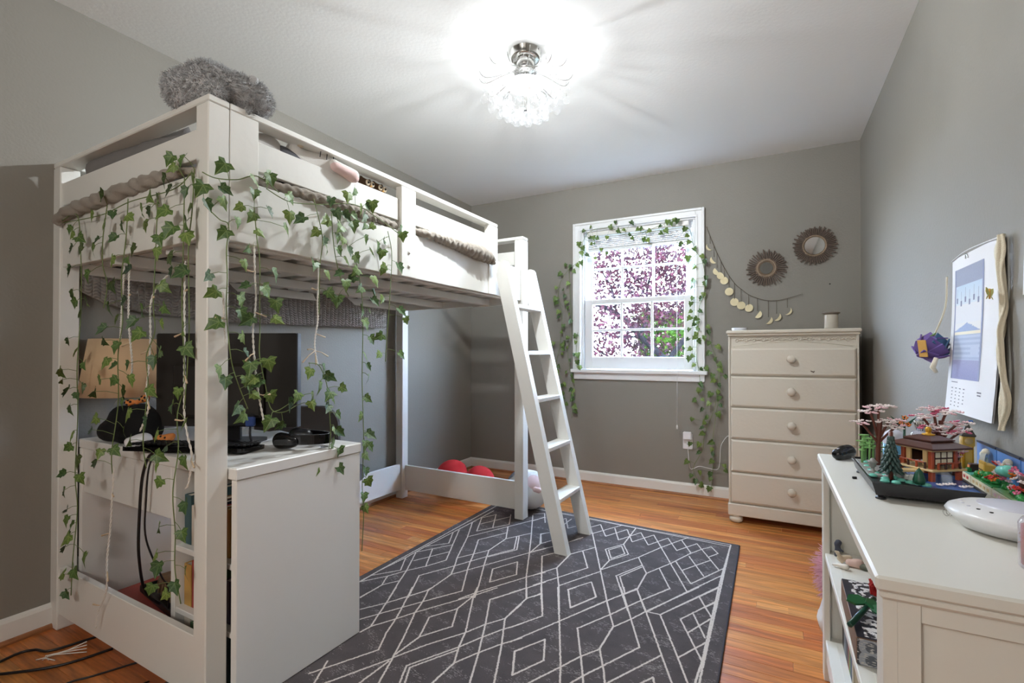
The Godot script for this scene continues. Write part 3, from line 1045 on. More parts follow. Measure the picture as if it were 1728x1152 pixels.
	for s in [-1, 1]:
		part(bow, "loop", blob([[Vector3(s * 0.008, 0, 0), Vector3(s * 0.034, 0.008 * s + 0.006, 0), 0.006, 0.014]], 0.004, 0.004), M.orange_print)
		for q in [[0.02, 0.006], [0.03, 0.014], [0.034, -0.001], [0.042, 0.008]]:
			part(bow, "spot", ball(0.0045, 8), M.spot_black, T(s * q[0], q[1] + 0.008 * s * q[0] / 0.034, 0.0105))
	part(bow, "knot", ball(0.009, 10), M.orange_print)
	var fig := thing("spotted_figure", "small orange toy with dark spots lying beside the keyboard", "toy", B(-0.585, 0.7225, -0.165, 30))
	part(fig, "body", blob([[Vector3(-0.02, 0.018, 0), Vector3(0.02, 0.018, 0), 0.016, 0.018], [Vector3(0.02, 0.026, 0), Vector3(0.034, 0.03, 0), 0.012, 0.011]], 0.005, 0.008), M.orange_print)
	for q in [[-0.02, 0.03, 0.008], [0.0, 0.03, 0.012], [0.018, 0.026, 0.016], [-0.012, 0.018, 0.0165]]:
		part(fig, "spot", ball(0.0042, 8), M.spot_black, T(q[0], q[1], q[2]))
	var ms := thing("computer_mouse", "rounded white computer mouse near the back edge of the desk", "mouse", B(-0.605, 0.7225, -0.098, 60))
	part(ms, "shell", blob([[Vector3(-0.026, 0.010, 0), Vector3(0.02, 0.013, 0), 0.018, 0.022], [Vector3(0.0, 0.017, 0), Vector3(0.012, 0.018, 0), 0.018, 0.02]], 0.005, 0.012), M.white_plastic, T(0, 0.009, 0))
	part(ms, "wheel", cbox(0.012, 0.006, 0.005, 0.002), M.black_plastic, T(-0.026, 0.036, 0))


func add_cloth_band(st: SurfaceTool, path: Array, w: float, thick: float) -> void:
	st.set_smooth_group(-1)
	for i in path.size() - 1:
		var a: Vector3 = path[i]
		var b: Vector3 = path[i + 1]
		var n0: Vector3 = ((path[mini(i + 1, path.size() - 1)] - path[maxi(i - 1, 0)]) as Vector3).cross(Vector3.UP).normalized() * thick / 2
		var n1: Vector3 = ((path[mini(i + 2, path.size() - 1)] - a) as Vector3).cross(Vector3.UP).normalized() * thick / 2
		var u := Vector3(0, w / 2, 0)
		quad(st, a + n0 - u, a + n0 + u, b + n1 + u, b + n1 - u)
		quad(st, a - n0 - u, b - n1 - u, b - n1 + u, a - n0 + u)
		quad(st, a + n0 + u, a - n0 + u, b - n1 + u, b + n1 + u)
		quad(st, a + n0 - u, b + n1 - u, b - n1 - u, a - n0 - u)
		if i == 0: quad(st, a + n0 + u, a + n0 - u, a - n0 - u, a - n0 + u)
		if i == path.size() - 2: quad(st, b + n1 - u, b + n1 + u, b - n1 + u, b - n1 - u)


func under_desk() -> void:
	mat("storage_red", rgb(176, 74, 62), 0.5)
	var bx := thing("storage_box", "flat red storage box on the floor under the desk", "box", B(-0.645, 0, -0.315))
	part(bx, "tub", cbox(0.56, 0.085, 0.33, 0.008), M.storage_red, T(0, 0.0425, 0))
	part(bx, "lid", cbox(0.58, 0.014, 0.345, 0.004), M.storage_red, T(0, 0.0925, 0))
	var tr := thing("black_tray", "black shallow tray lying on the red storage box", "tray", B(-0.66, 0.1, -0.265, -8))
	part(tr, "floor_plate", cbox(0.34, 0.006, 0.17, 0.002), M.black_plastic, T(0, 0.003, 0))
	for s in [-1, 1]:
		part(tr, "rim", cbox(0.34, 0.026, 0.006, 0.002), M.black_plastic, T(0, 0.013, s * 0.082))
		part(tr, "rim", cbox(0.006, 0.026, 0.158, 0.002), M.black_plastic, T(s * 0.167, 0.013, 0))
	relief(mat("kraft", rgb(150, 118, 88), 0.9), M.fine, 0.1, 6.0)
	var fan := thing("pleated_folder", "brown pleated paper folder fanned open in the black tray", "folder", B(-0.63, 0.107, -0.265, -8))
	for k in 14:
		var a := -0.10 + k * 0.0155
		part(fan, "pleat", cbox(0.003, 0.085, 0.12, 0.001), M.kraft, T(a, 0.046, 0, 0, 0, -34 if k % 2 == 0 else -16))
	# black power strip cable and an adapter with its leads
	var pc := thing("power_cables", "black power cables hanging down behind the desk to the floor", "cable", B(-0.45, 0, -0.05))
	part(pc, "lead", tube([Vector3(0.12, 0.742, -0.12), Vector3(0.03, 0.73, -0.02), Vector3(-0.02, 0.66, -0.003), Vector3(-0.045, 0.5, -0.002), Vector3(-0.055, 0.36, -0.006), Vector3(-0.13, 0.20, -0.06), Vector3(-0.17, 0.115, -0.13)], 0.0048, 7, 40), M.black_plastic)
	part(pc, "lead", tube([Vector3(0.05, 0.735, -0.06), Vector3(0.02, 0.70, -0.008), Vector3(0.0, 0.56, -0.002), Vector3(-0.012, 0.43, -0.008), Vector3(0.02, 0.3, -0.04), Vector3(-0.06, 0.22, -0.10), Vector3(-0.1, 0.115, -0.12)], 0.003, 6, 40), M.black_plastic)
	var wc := single("white_cable", "white cable hanging behind the desk above the floor rail", "cable", tube([Vector3(-0.80, 0.72, -0.62), Vector3(-0.80, 0.5, -0.60), Vector3(-0.79, 0.34, -0.59), Vector3(-0.76, 0.2, -0.6), Vector3(-0.74, 0.02, -0.61), Vector3(-0.60, 0.006, -0.62)], 0.0045, 6, 30), M.white_plastic, BX)
	wc.set_meta("label", "white cable hanging down behind the desk's knee space")


func office_chair() -> void:
	var c := thing("office_chair", "black office chair behind the desk, only its rounded backrest showing", "chair", B(-0.70, 0, -0.90, 210))
	relief(mat("chair_mesh", rgb(98, 96, 94), 0.85), M.fine, 0.1, 8.0)
	var bk := tool()
	add_slab(bk, PackedVector2Array(rounded(0.40, 0.40, 0.09, 8)), 0.03)
	part(c, "backrest", done(bk), M.chair_mesh, T(0, 0.605, -0.15, 0, -4))
	part(c, "seat", slab(rounded(0.44, 0.42, 0.08, 6), 0.06), M.chair_mesh, T(0, 0.40, 0.06, 0, 90))
	part(c, "back_post", cbox(0.06, 0.30, 0.02, 0.004), M.black_plastic, T(0, 0.48, -0.175))
	part(c, "gas_lift", lathe([Vector2(0.025, 0.08), Vector2(0.025, 0.37), Vector2(0, 0.37)], 12), M.black_plastic, T(0, 0, 0.06))
	for k in 5:
		var a := TAU * k / 5
		part(c, "spoke", tube([Vector3(0, 0.095, 0.06), Vector3(0.17 * sin(a), 0.07, 0.06 + 0.17 * cos(a))], 0.016, 8), M.black_plastic)
		part(c, "caster", ball(0.028, 12), M.black_plastic, T(0.17 * sin(a), 0.028, 0.06 + 0.17 * cos(a)))


# ---------------------------------------------------------------- the dresser by the window wall

func dresser() -> void:
	var d := thing("dresser", "tall cream dresser of five drawers by the window wall", "dresser", Transform3D(Basis(), Vector3(2.573, 0, 0.255)))
	var m: Material = M.dresser_paint
	var hw := 0.34
	board(d, "body", Vector3(-hw, 0.118, -0.22), Vector3(hw, 1.168, 0.205), m, 0.003)
	board(d, "top", Vector3(-0.350, 1.180, -0.225), Vector3(0.350, 1.203, 0.236), m, 0.006)
	board(d, "top_moulding", Vector3(-0.344, 1.166, -0.222), Vector3(0.344, 1.181, 0.228), m, 0.006)
	# side stiles framing the drawers
	for s in [-1, 1]:
		board(d, "stile", Vector3(s * hw, 0.118, 0.2), Vector3(s * (hw - 0.012), 1.166, 0.216), m, 0.002)
	board(d, "plinth", Vector3(-hw - 0.004, 0.046, -0.22), Vector3(hw + 0.004, 0.120, 0.226), m, 0.005)
	# drawers with bevelled fronts; the top one is arched under a carved frieze
	var edge := [[0.925, 1.122, 1.024], [0.728, 0.915, 0.83], [0.528, 0.719, 0.628], [0.322, 0.519, 0.427], [0.130, 0.313, 0.233]]
	var knob := lathe([Vector2(0, 0.036), Vector2(0.012, 0.035), Vector2(0.021, 0.030), Vector2(0.0245, 0.022), Vector2(0.021, 0.014), Vector2(0.012, 0.009), Vector2(0.011, 0.0), Vector2(0, 0)], 20)
	for k in 5:
		var y0: float = edge[k][0]
		var y1: float = edge[k][1]
		var o := PackedVector2Array([Vector2(-0.326, y0), Vector2(0.326, y0)])
		for i in 17:
			var x := lerpf(0.326, -0.326, i / 16.0)
			o.append(Vector2(x, y1 - (0.030 * x * x / 0.106 if k == 0 else 0.0)))
		var st := tool()
		add_slab(st, o, 0.018)
		var fr := part(d, "drawer_front", done(st), m, T(0, 0, 0.211))
		# raised field with a sloping edge at top and bottom
		var f2 := tool()
		f2.set_smooth_group(-1)
		var ins := 0.010
		var a := Vector3(-0.326, y0, 0.009)
		var c := Vector3(0.326, y1 - (0.032 if k == 0 else 0.0), 0.009)
		var a2 := Vector3(-0.326 + ins, y0 + ins, 0.0155)
		var c2 := Vector3(0.326 - ins, c.y - ins, 0.0155)
		quad(f2, Vector3(a2.x, c2.y, c2.z), c2, Vector3(c2.x, a2.y, a2.z), a2)
		quad(f2, Vector3(a.x, c.y, a.z), c, c2, Vector3(a2.x, c2.y, a2.z))
		quad(f2, a2, Vector3(c2.x, a2.y, a2.z), Vector3(c.x, a.y, a.z), a)
		quad(f2, Vector3(a.x, c.y, a.z), Vector3(a2.x, c2.y, a2.z), a2, a)
		quad(f2, c2, c, Vector3(c.x, a.y, a.z), Vector3(c2.x, a2.y, a2.z))
		part(fr, "raised_field", done(f2), m)
		part(fr, "knob", knob, m, T(0.004, edge[k][2], 0.0155, 0, 90))
	mat("chip", rgb(120, 104, 92), 0.9)
	part(d, "paint_chip", blob([[Vector3(0.105, 0.955, 0.2265), Vector3(0.118, 0.949, 0.2265), 0.003, 0.0035], [Vector3(0.118, 0.949, 0.2265), Vector3(0.122, 0.955, 0.2265), 0.002, 0.0025]], 0.0015, 0.002), M.chip)
	# carved frieze: a row of scrolls and leaves
	var fz := tool()
	for k in 13:
		var x := -0.29 + k * 0.0483
		var s := 1.0 if k % 2 == 0 else -1.0
		var pts := PackedVector3Array()
		for i in 18:
			var t := i / 17.0
			var r := 0.014 * (1.0 - 0.75 * t)
			pts.append(Vector3(x + s * r * cos(t * 7.5), 1.139 + r * sin(t * 7.5) + 0.006 * (1 - absf(x) / 0.3), 0.2075))
		add_tube(fz, pts, 0.0036, 6)
		add_tube(fz, PackedVector3Array([Vector3(x + 0.014, 1.138, 0.207), Vector3(x + 0.024, 1.146, 0.2085), Vector3(x + 0.036, 1.141, 0.207)]), [0.002, 0.0055, 0.0016], 5)
	for q in 30:
		var x0 := -0.31 + q * 0.62 / 30
		var x1 := x0 + 0.62 / 30
		add_tube(fz, PackedVector3Array([Vector3(x0, 1.129 - 0.3 * x0 * x0, 0.207), Vector3(x1, 1.129 - 0.3 * x1 * x1, 0.207)]), 0.0016, 4)
	part(d, "carved_frieze", done(fz), m)
	var foot := lathe([Vector2(0, 0), Vector2(0.026, 0.0), Vector2(0.038, 0.010), Vector2(0.040, 0.022), Vector2(0.036, 0.033), Vector2(0.028, 0.036), Vector2(0.034, 0.040), Vector2(0.034, 0.047), Vector2(0, 0.047)], 24)
	for s in [[-1, 0.19], [1, 0.19], [-1, -0.18], [1, -0.18]]:
		part(d, "bun_foot", foot, m, T(s[0] * 0.300, 0, s[1]))


func dresser_things() -> void:
	mat("crock_glaze", rgb(196, 186, 170), 0.3)
	mat("crock_rim", rgb(120, 104, 90), 0.4)
	var v := thing("crock", "beige stoneware crock with a brown flared rim on the dresser", "vase", Transform3D(Basis(), Vector3(2.797, 1.2035, 0.285)))
	part(v, "body", lathe([Vector2(0, 0), Vector2(0.033, 0), Vector2(0.0365, 0.006), Vector2(0.0365, 0.085), Vector2(0.034, 0.096), Vector2(0.031, 0.096), Vector2(0.033, 0.02), Vector2(0, 0.02)], 28), M.crock_glaze)
	part(v, "rim", lathe([Vector2(0.034, 0.092), Vector2(0.0475, 0.100), Vector2(0.048, 0.105), Vector2(0.044, 0.1065), Vector2(0.031, 0.097), Vector2(0.034, 0.092)], 28), M.crock_rim)
	mat("dish_white", rgb(222, 222, 226), 0.3)
	single("small_dish", "small shallow white dish on the left of the dresser top", "dish", lathe([Vector2(0, 0), Vector2(0.040, 0), Vector2(0.046, 0.012), Vector2(0.047, 0.024), Vector2(0.044, 0.024), Vector2(0.040, 0.010), Vector2(0, 0.006)], 28), M.dish_white, Transform3D(Basis(), Vector3(2.287, 1.2035, 0.27)))


# ---------------------------------------------------------------- things on the walls

func wall_things() -> void:
	mat("mirror_glass", rgb(225, 228, 230), 0.03, 1.0)
	mat("ray_wood", rgb(92, 74, 62), 0.6)
	mat("ray_ring", rgb(146, 124, 100), 0.6)
	for s in [[2.446, 1.653, 0.041, 0.072, 0.128, 44, "sunburst mirror with jagged brown rays and small round glass, lower left one"], [2.733, 1.779, 0.058, 0.076, 0.128, 56, "sunburst mirror with dense dark rays and larger round glass, upper right one"]]:
		var o := thing("sunburst_mirror", s[6], "mirror", Transform3D(Basis(Vector3(1, 0, 0), Vector3(0, 0, 1), Vector3(0, -1, 0)), Vector3(s[0], s[1], 0.001)), "sunburst mirrors")
		# local axes: y points out from the wall
		var disc := []
		for k in 40: disc.append(Vector2(cos(TAU * k / 40), sin(TAU * k / 40)) * s[2])
		part(o, "glass", slab(disc, 0.008), M.mirror_glass, Transform3D(Basis(Vector3(1, 0, 0), Vector3(0, 0, -1), Vector3(0, 1, 0)), Vector3(0, 0.008, 0)))
		var rp := []
		for i in 9:
			var a := PI * i / 8
			rp.append(Vector2(lerpf(s[3], s[2], i / 8.0), 0.006 + 0.010 * sin(a)))
		rp.append(Vector2(s[2], 0.002)); rp.append(Vector2(s[3], 0.002)); rp.append(Vector2(s[3], 0.006))
		var ring := part(o, "ring", lathe(rp, 44), M.ray_ring)
		var n: int = s[5]
		for k in n:
			var a := TAU * k / n
			var r1: float = s[4] - (0.012 if k % 2 == 1 else 0.0) - 0.004 * sin(k * 2.7)
			var r0: float = s[2] + 0.006
			var l := r1 - r0
			var ray := slab([Vector2(0, -0.0018), Vector2(l * 0.8, -0.0042), Vector2(l, -0.0032), Vector2(l, 0.0032), Vector2(l * 0.8, 0.0042), Vector2(0, 0.0018)], 0.009)
			part(ring, "ray", ray, M.ray_wood, Transform3D(Basis(Vector3(cos(a), 0, sin(a)), Vector3(-sin(a), 0, cos(a)), Vector3(0, -1, 0)), Vector3(cos(a) * r0, 0.011, sin(a) * r0)))
	# moon phase garland
	mat("twine", rgb(96, 84, 70), 0.9)
	relief(mat("hammered_brass", rgb(222, 208, 170), 0.35, 0.5), noise_tex(0.2, 128, 2, 44), 0.15, 14.0)
	var g := thing("moon_garland", "hanging garland of hammered brass moon phases beside the window", "garland", Transform3D(Basis(), Vector3(2.058, 1.991, 0.004)))
	var org := Vector3(2.058, 1.991, 0.004)
	var line := [[2.058, 1.991], [2.09, 1.895], [2.13, 1.787], [2.187, 1.656], [2.245, 1.56], [2.289, 1.515], [2.335, 1.474], [2.391, 1.445], [2.451, 1.427], [2.517, 1.425], [2.578, 1.437], [2.656, 1.459]]
	var lp := []
	for q in line: lp.append(Vector3(q[0], q[1], 0.010) - org)
	part(g, "twine", tube(lp, 0.0019, 5, 60), M.twine)
	for q in [line[0], line[11]]:
		part(g, "tack", ball(0.004, 8), M.chrome, T(q[0] - org.x, q[1] - org.y, 0.006))
	var moons := [[2.082, 1.841, -0.25], [2.109, 1.742, -0.35], [2.129, 1.657, -0.55], [2.155, 1.623, -0.8], [2.177, 1.586, -0.95], [2.209, 1.503, 2.0], [2.243, 1.427, 2.0], [2.287, 1.40, 2.0], [2.335, 1.381, 0.9], [2.390, 1.334, 0.5], [2.457, 1.290, 0.35], [2.508, 1.312, 0.3], [2.572, 1.350, 0.22]]
	for i in moons.size():
		var c := Vector3(moons[i][0], moons[i][1], 0.011 + 0.003 * (i % 2)) - org
		var ph: float = moons[i][2]
		var r := 0.028
		var o := []
		# outer half circle, then the terminator
		for k in 17:
			var a := -PI / 2 + PI * k / 16
			o.append(Vector2(r * cos(a), r * sin(a)))
		for k in range(1, 16):
			var a := PI / 2 + PI * k / 16
			var lit := 1.0 if absf(ph) > 1.0 else absf(ph) * 2.0 - 1.0
			o.append(Vector2(r * cos(a) * lit, r * sin(a)))
		var turn := -35.0 if ph > 0 else 215.0
		if absf(ph) > 1.0: turn = 0.0
		var mo := part(g, "moon", slab(o, 0.0016), M.hammered_brass, Transform3D(Basis(Vector3(0, 0, 1), deg_to_rad(turn)) * Basis(Vector3.UP, 0.12 * sin(i * 2.0)), c))
		var tx := clampf(c.x + org.x, 2.058, 2.65)
		for k in line.size() - 1:
			if tx >= line[k][0] and tx <= line[k + 1][0]:
				var ty: float = lerpf(line[k][1], line[k + 1][1], inverse_lerp(line[k][0], line[k + 1][0], tx))
				part(g, "drop_string", tube([Vector3(c.x, ty - org.y, 0.009), Vector3(c.x, c.y + r * 0.75, 0.009)], 0.0014, 4), M.twine)
	single("wall_hole", "tiny dark nail hole in the window wall above the crock", "nail hole", lathe([Vector2(0, 0.0012), Vector2(0.0035, 0.001), Vector2(0.0045, 0), Vector2(0, 0)], 10), M.black_matte, Transform3D(Basis(Vector3(1, 0, 0), Vector3(0, 0, 1), Vector3(0, -1, 0)), Vector3(2.818, 1.519, 0.0005)))
	# wall outlet with a plug-in adapter and a white lead
	var ou := thing("wall_outlet", "white wall outlet with a square adapter plugged in below the window", "outlet", Transform3D(Basis(), Vector3(1.922, 0.345, 0.001)))
	part(ou, "plate", cbox(0.070, 0.115, 0.006, 0.003), M.white_plastic, T(0, 0.058, 0.003))
	part(ou, "adapter", cbox(0.060, 0.058, 0.034, 0.005), M.white_plastic, T(0.0, 0.103, 0.023))
	for s in [-1, 1]:
		part(ou, "slot", cbox(0.002, 0.009, 0.001, 0), M.black_matte, T(s * 0.006, 0.038, 0.0062))
	part(ou, "ground_hole", cbox(0.004, 0.004, 0.001, 0.001), M.black_matte, T(0, 0.026, 0.0062))
	var ld := []
	for q in [[1.922, 0.405, 0.035], [1.928, 0.33, 0.03], [1.940, 0.215, 0.03], [1.965, 0.212, 0.032], [2.005, 0.232, 0.03], [2.06, 0.226, 0.03], [2.125, 0.222, 0.03], [2.143, 0.27, 0.03], [2.150, 0.381, 0.03], [2.168, 0.43, 0.028], [2.20, 0.47, 0.026], [2.23, 0.46, 0.02]]:
		ld.append(Vector3(q[0], q[1], q[2]))
	single("white_lead", "thin white lead drooping from the outlet to behind the dresser", "cable", tube(ld, 0.0022, 5, 70), M.white_plastic)
	# calendar on the right wall, with a printed landscape and a grid of dates
	var cal := thing("wall_calendar", "large hanging wall calendar with a pale blue landscape print", "calendar", Transform3D(Basis(Vector3(0, 0, 1), Vector3.UP, Vector3(-1, 0, 0)), Vector3(W, 0.882, 1.992)))
	# local: x runs along the wall towards the camera, y up, z out of the wall
	mat("calendar_paper", rgb(240, 240, 242), 0.7)
	var sheet := tool()
	sheet.set_smooth_group(0)
	for j in 14:
		var y0 := 0.47 * j / 14.0
		var y1 := 0.47 * (j + 1) / 14.0
		var zz := func(y: float) -> float: return 0.010 + 0.022 * pow(1.0 - y / 0.47, 2.0)
		for fb in [0.0, 0.004]:
			var a := Vector3(-0.184, y1, zz.call(y1) - fb)
			var b := Vector3(0.184, y1, zz.call(y1) - fb)
			var c := Vector3(0.184, y0, zz.call(y0) - fb)
			var e := Vector3(-0.184, y0, zz.call(y0) - fb)
			if fb == 0.0: quad(sheet, a, b, c, e)
			else: quad(sheet, a, e, c, b)
	part(cal, "pages", done(sheet), M.calendar_paper)
	var pic := tool()
	for j in 12:
		var yy0 := lerpf(0.10, 0.432, j / 12.0)
		var yy1 := lerpf(0.10, 0.432, (j + 1) / 12.0)
		var off := func(y: float) -> float: return 0.0107 + 0.022 * pow(1.0 - y / 0.47, 2.0)
		for t in [[-0.155, yy1], [0.075, yy1], [0.075, yy0], [-0.155, yy1], [0.075, yy0], [-0.155, yy0]]:
			pic.set_uv(Vector2((t[0] + 0.155) / 0.23, 1.0 - (t[1] - 0.10) / 0.332))
			pic.add_vertex(Vector3(t[0], t[1], off.call(t[1])))
	var pm := mat("landscape_print", Color.WHITE, 0.6)
	pm.albedo_texture = landscape()
	part(cal, "printed_picture", done(pic), pm)
	mat("ink", rgb(120, 120, 132), 0.8)
	var ink := tool()
	for r in 6:
		for c in 4:
			if r == 5 and c > 2: continue
			add_cbox(ink, Vector3(0.011 if r == 0 else 0.006, 0.0025, 0.0006), 0, T(-0.13 + c * 0.033, 0.072 - r * 0.0105, 0.0112 + 0.022 * pow(1.0 - (0.072 - r * 0.0105) / 0.47, 2.0)))
	add_cbox(ink, Vector3(0.05, 0.002, 0.0006), 0, T(-0.115, 0.09, 0.0112 + 0.022 * pow(1.0 - 0.09 / 0.47, 2.0)))
	add_cbox(ink, Vector3(0.028, 0.003, 0.0006), 0, T(0.085, 0.070, 0.0112 + 0.022 * pow(1.0 - 0.07 / 0.47, 2.0)))
	add_cbox(ink, Vector3(0.022, 0.003, 0.0006), 0, T(0.085, 0.062, 0.0112 + 0.022 * pow(1.0 - 0.062 / 0.47, 2.0)))
	var dt := part(cal, "printed_dates", done(ink), M.ink)
	part(cal, "hanger_hook", tube([Vector3(-0.06, 0.455, 0.012), Vector3(-0.05, 0.468, 0.014), Vector3(-0.04, 0.455, 0.012)], 0.0016, 5, 8), M.chrome)
	part(cal, "top_wire", tube([Vector3(-0.18, 0.466, 0.012), Vector3(-0.05, 0.477, 0.012), Vector3(0.184, 0.468, 0.012)], 0.0022, 5, 16), M.white_plastic)
	# a twisted cream scarf hanging on the near side of the calendar
	relief(mat("cream_cloth", rgb(232, 222, 198), 0.9), M.fine, 0.15, 6.0)
	var sc := tool()
	sc.set_smooth_group(0)
	var rings := []
	for i in 61:
		var t := i / 60.0
		var y := lerpf(1.352, 0.868, t)
		var tw := 0.35 * sin(t * 9.0) + 0.3 * sin(t * 23.0)
		var wd := 0.0085 + 0.0022 * sin(t * 17.0)
		var c := Vector3(W - 0.016 - 0.004 * sin(t * 13.0), y, 2.193 + 0.004 * sin(t * 11.0))
		var ring := []
		for k in 20:
			var a := TAU * k / 20
			var e := (Vector2(wd * cos(a), 0.006 * sin(a)) * (1.0 + 0.38 * cos(4.0 * a + t * 5.0))).rotated(tw)
			ring.append(c + Vector3(e.y, 0, e.x))
		rings.append(ring)
	for i in 60:
		for k in 20: quad(sc, rings[i][k], rings[i + 1][k], rings[i + 1][(k + 1) % 20], rings[i][(k + 1) % 20])
	single("cream_scarf", "twisted cream scarf hanging along the near edge of the calendar", "scarf", done(sc), M.cream_cloth)
	# a purple paper flower ball on a cord
	relief(mat("purple_paper", rgb(116, 92, 158), 0.85), M.fine, 0.2, 9.0)
	mat("leaf_paper", rgb(120, 158, 84), 0.8)
	mat("tan_tag", rgb(222, 172, 92), 0.8)
	mat("teal_paper", rgb(70, 104, 140), 0.8)
	var fl := thing("paper_flower_ball", "purple folded paper flower ball with a tan tag hanging by the calendar", "ornament", Transform3D(Basis(), Vector3(W - 0.058, 1.074, 1.785)))
	for k in 18:
		var y := 1.0 - 2.0 * (k + 0.5) / 18
		var a := k * 2.399
		var dir := Vector3(sqrt(1 - y * y) * cos(a), y, sqrt(1 - y * y) * sin(a))
		var bs := Basis.looking_at(-dir, Vector3.UP if absf(dir.y) < 0.9 else Vector3.RIGHT)
		part(fl, "petal", slab([Vector2(-0.030, 0), Vector2(0, -0.030), Vector2(0.030, 0), Vector2(0, 0.030)], 0.004), M.purple_paper if k % 5 != 3 else M.teal_paper, Transform3D(bs * Basis(Vector3(1, 0, 0), 0.35), dir * 0.035))
	part(fl, "core", ball(0.034, 14), M.purple_paper)
	part(fl, "cord", tube([Vector3(0.03, 0.225, 0.040), Vector3(0.03, 0.13, 0.02), Vector3(0.008, 0.045, 0.0)], 0.0026, 6, 12), M.cream_cloth)
	part(fl, "leaf", slab([Vector2(-0.03, 0), Vector2(0, 0.013), Vector2(0.03, 0), Vector2(0, -0.013)], 0.003), M.leaf_paper, T(0, 0.044, 0.0, 90, 60))
	part(fl, "tag", cbox(0.004, 0.055, 0.026, 0.001), M.tan_tag, T(-0.030, 0.0, 0.034, 40, 0, 10))
	part(fl, "tail", tube([Vector3(0, -0.03, 0.05), Vector3(-0.01, -0.06, 0.055), Vector3(0, -0.075, 0.05)], [0.006, 0.008, 0.005], 7), M.cream_cloth)
	# a small yellow gauze butterfly
	var ga := mat("yellow_gauze", rgb(206, 200, 120), 0.7)
	ga.backlight_enabled = true
	ga.backlight = Color(0.4, 0.4, 0.25)
	var bf := thing("gauze_butterfly", "small yellow gauze butterfly pinned over the cream scarf", "butterfly", Transform3D(Basis(), Vector3(W - 0.034, 1.207, 2.178)))
	for s in [-1, 1]:
		for w in [[0.0, 1.0, 0.2], [-0.6, 0.75, -0.9]]:
			part(bf, "wing", slab([Vector2(0, 0), Vector2(0.012, 0.012), Vector2(0.028, 0.012), Vector2(0.032, 0.002), Vector2(0.02, -0.006)], 0.0012), ga, Transform3D(Basis(Vector3.UP, -PI / 2 + (PI if s < 0 else 0.0)) * Basis(Vector3(0, 0, 1), w[2] * 0.8) * Basis().scaled(Vector3.ONE * w[1]) * Basis(Vector3(0, 1, 0), -0.5), Vector3.ZERO))
	part(bf, "body", tube([Vector3(0, -0.012, 0), Vector3(0, 0.014, 0)], 0.002, 6), M.tan_tag)
	# instant photos by the frame's right edge
	var ph := thing("instant_photo", "white bordered instant photo taped to the wall near the calendar", "photo", Transform3D(Basis(Vector3(0, 0, 1), Vector3.UP, Vector3(-1, 0, 0)) * Basis(Vector3(0, 0, 1), -0.09), Vector3(W - 0.001, 1.19, 2.31)))
	part(ph, "card", cbox(0.090, 0.108, 0.0015, 0), M.calendar_paper, T(0, 0.054, 0.001))
	mat("photo_dark", rgb(70, 56, 48), 0.3)
	mat("photo_light", rgb(206, 190, 172), 0.3)
	part(ph, "picture", cbox(0.076, 0.076, 0.0008, 0), M.photo_dark, T(0, 0.062, 0.002))
	part(ph, "picture_figure", slab([Vector2(-0.02, -0.03), Vector2(0.0, 0.02), Vector2(0.012, 0.012), Vector2(0.024, -0.03)], 0.0008), M.photo_light, T(-0.012, 0.06, 0.0024))


func landscape() -> ImageTexture:
	# a print: a pale blue lake seen through an opening, with a mountain, hanging lanterns and a boat deck
	var im := Image.create(230, 332, false, Image.FORMAT_RGB8)
	var nz := FastNoiseLite.new()
	nz.frequency = 0.05
	for y in 332:
		for x in 230:
			var c := rgb(196, 208, 222)
			if y < 52: c = rgb(128, 134, 160)
			elif y < 110: c = rgb(176, 200, 222).lerp(rgb(206, 216, 226), (y - 52) / 58.0)
			elif y < 165: c = rgb(222, 222, 226)
			elif y < 200:
				var hgt := 165 + 26 * absf(x - 110) / 110.0 + 4 * nz.get_noise_2d(x * 2.0, 3.0)
				c = rgb(132, 150, 190) if y > hgt else rgb(226, 224, 222)
				if y > 190: c = rgb(232, 220, 190)
			elif y < 275:
				c = rgb(150, 164, 194) if (y / 7) % 2 == 0 else rgb(172, 184, 208)
			else: c = rgb(134, 134, 178).lerp(rgb(116, 118, 168), (y - 275) / 57.0)
			c = c.lightened(0.06 * nz.get_noise_2d(x * 3.0, y * 3.0) + 0.16)
			im.set_pixel(x, y, c)
	for k in 6:
		im.fill_rect(Rect2i(22 + k * 34, 60 + (k % 2) * 10, 2, 34), rgb(120, 126, 150))
		im.fill_rect(Rect2i(17 + k * 34, 88 + (k % 2) * 10, 12, 16), rgb(112, 118, 146))
	im.fill_rect(Rect2i(0, 0, 10, 332), rgb(120, 126, 156))
	im.fill_rect(Rect2i(218, 0, 12, 332), rgb(140, 146, 176))
	im.fill_rect(Rect2i(150, 232, 60, 30), rgb(186, 194, 214))
	return ImageTexture.create_from_image(im)


# ---------------------------------------------------------------- the low bookcase on the right

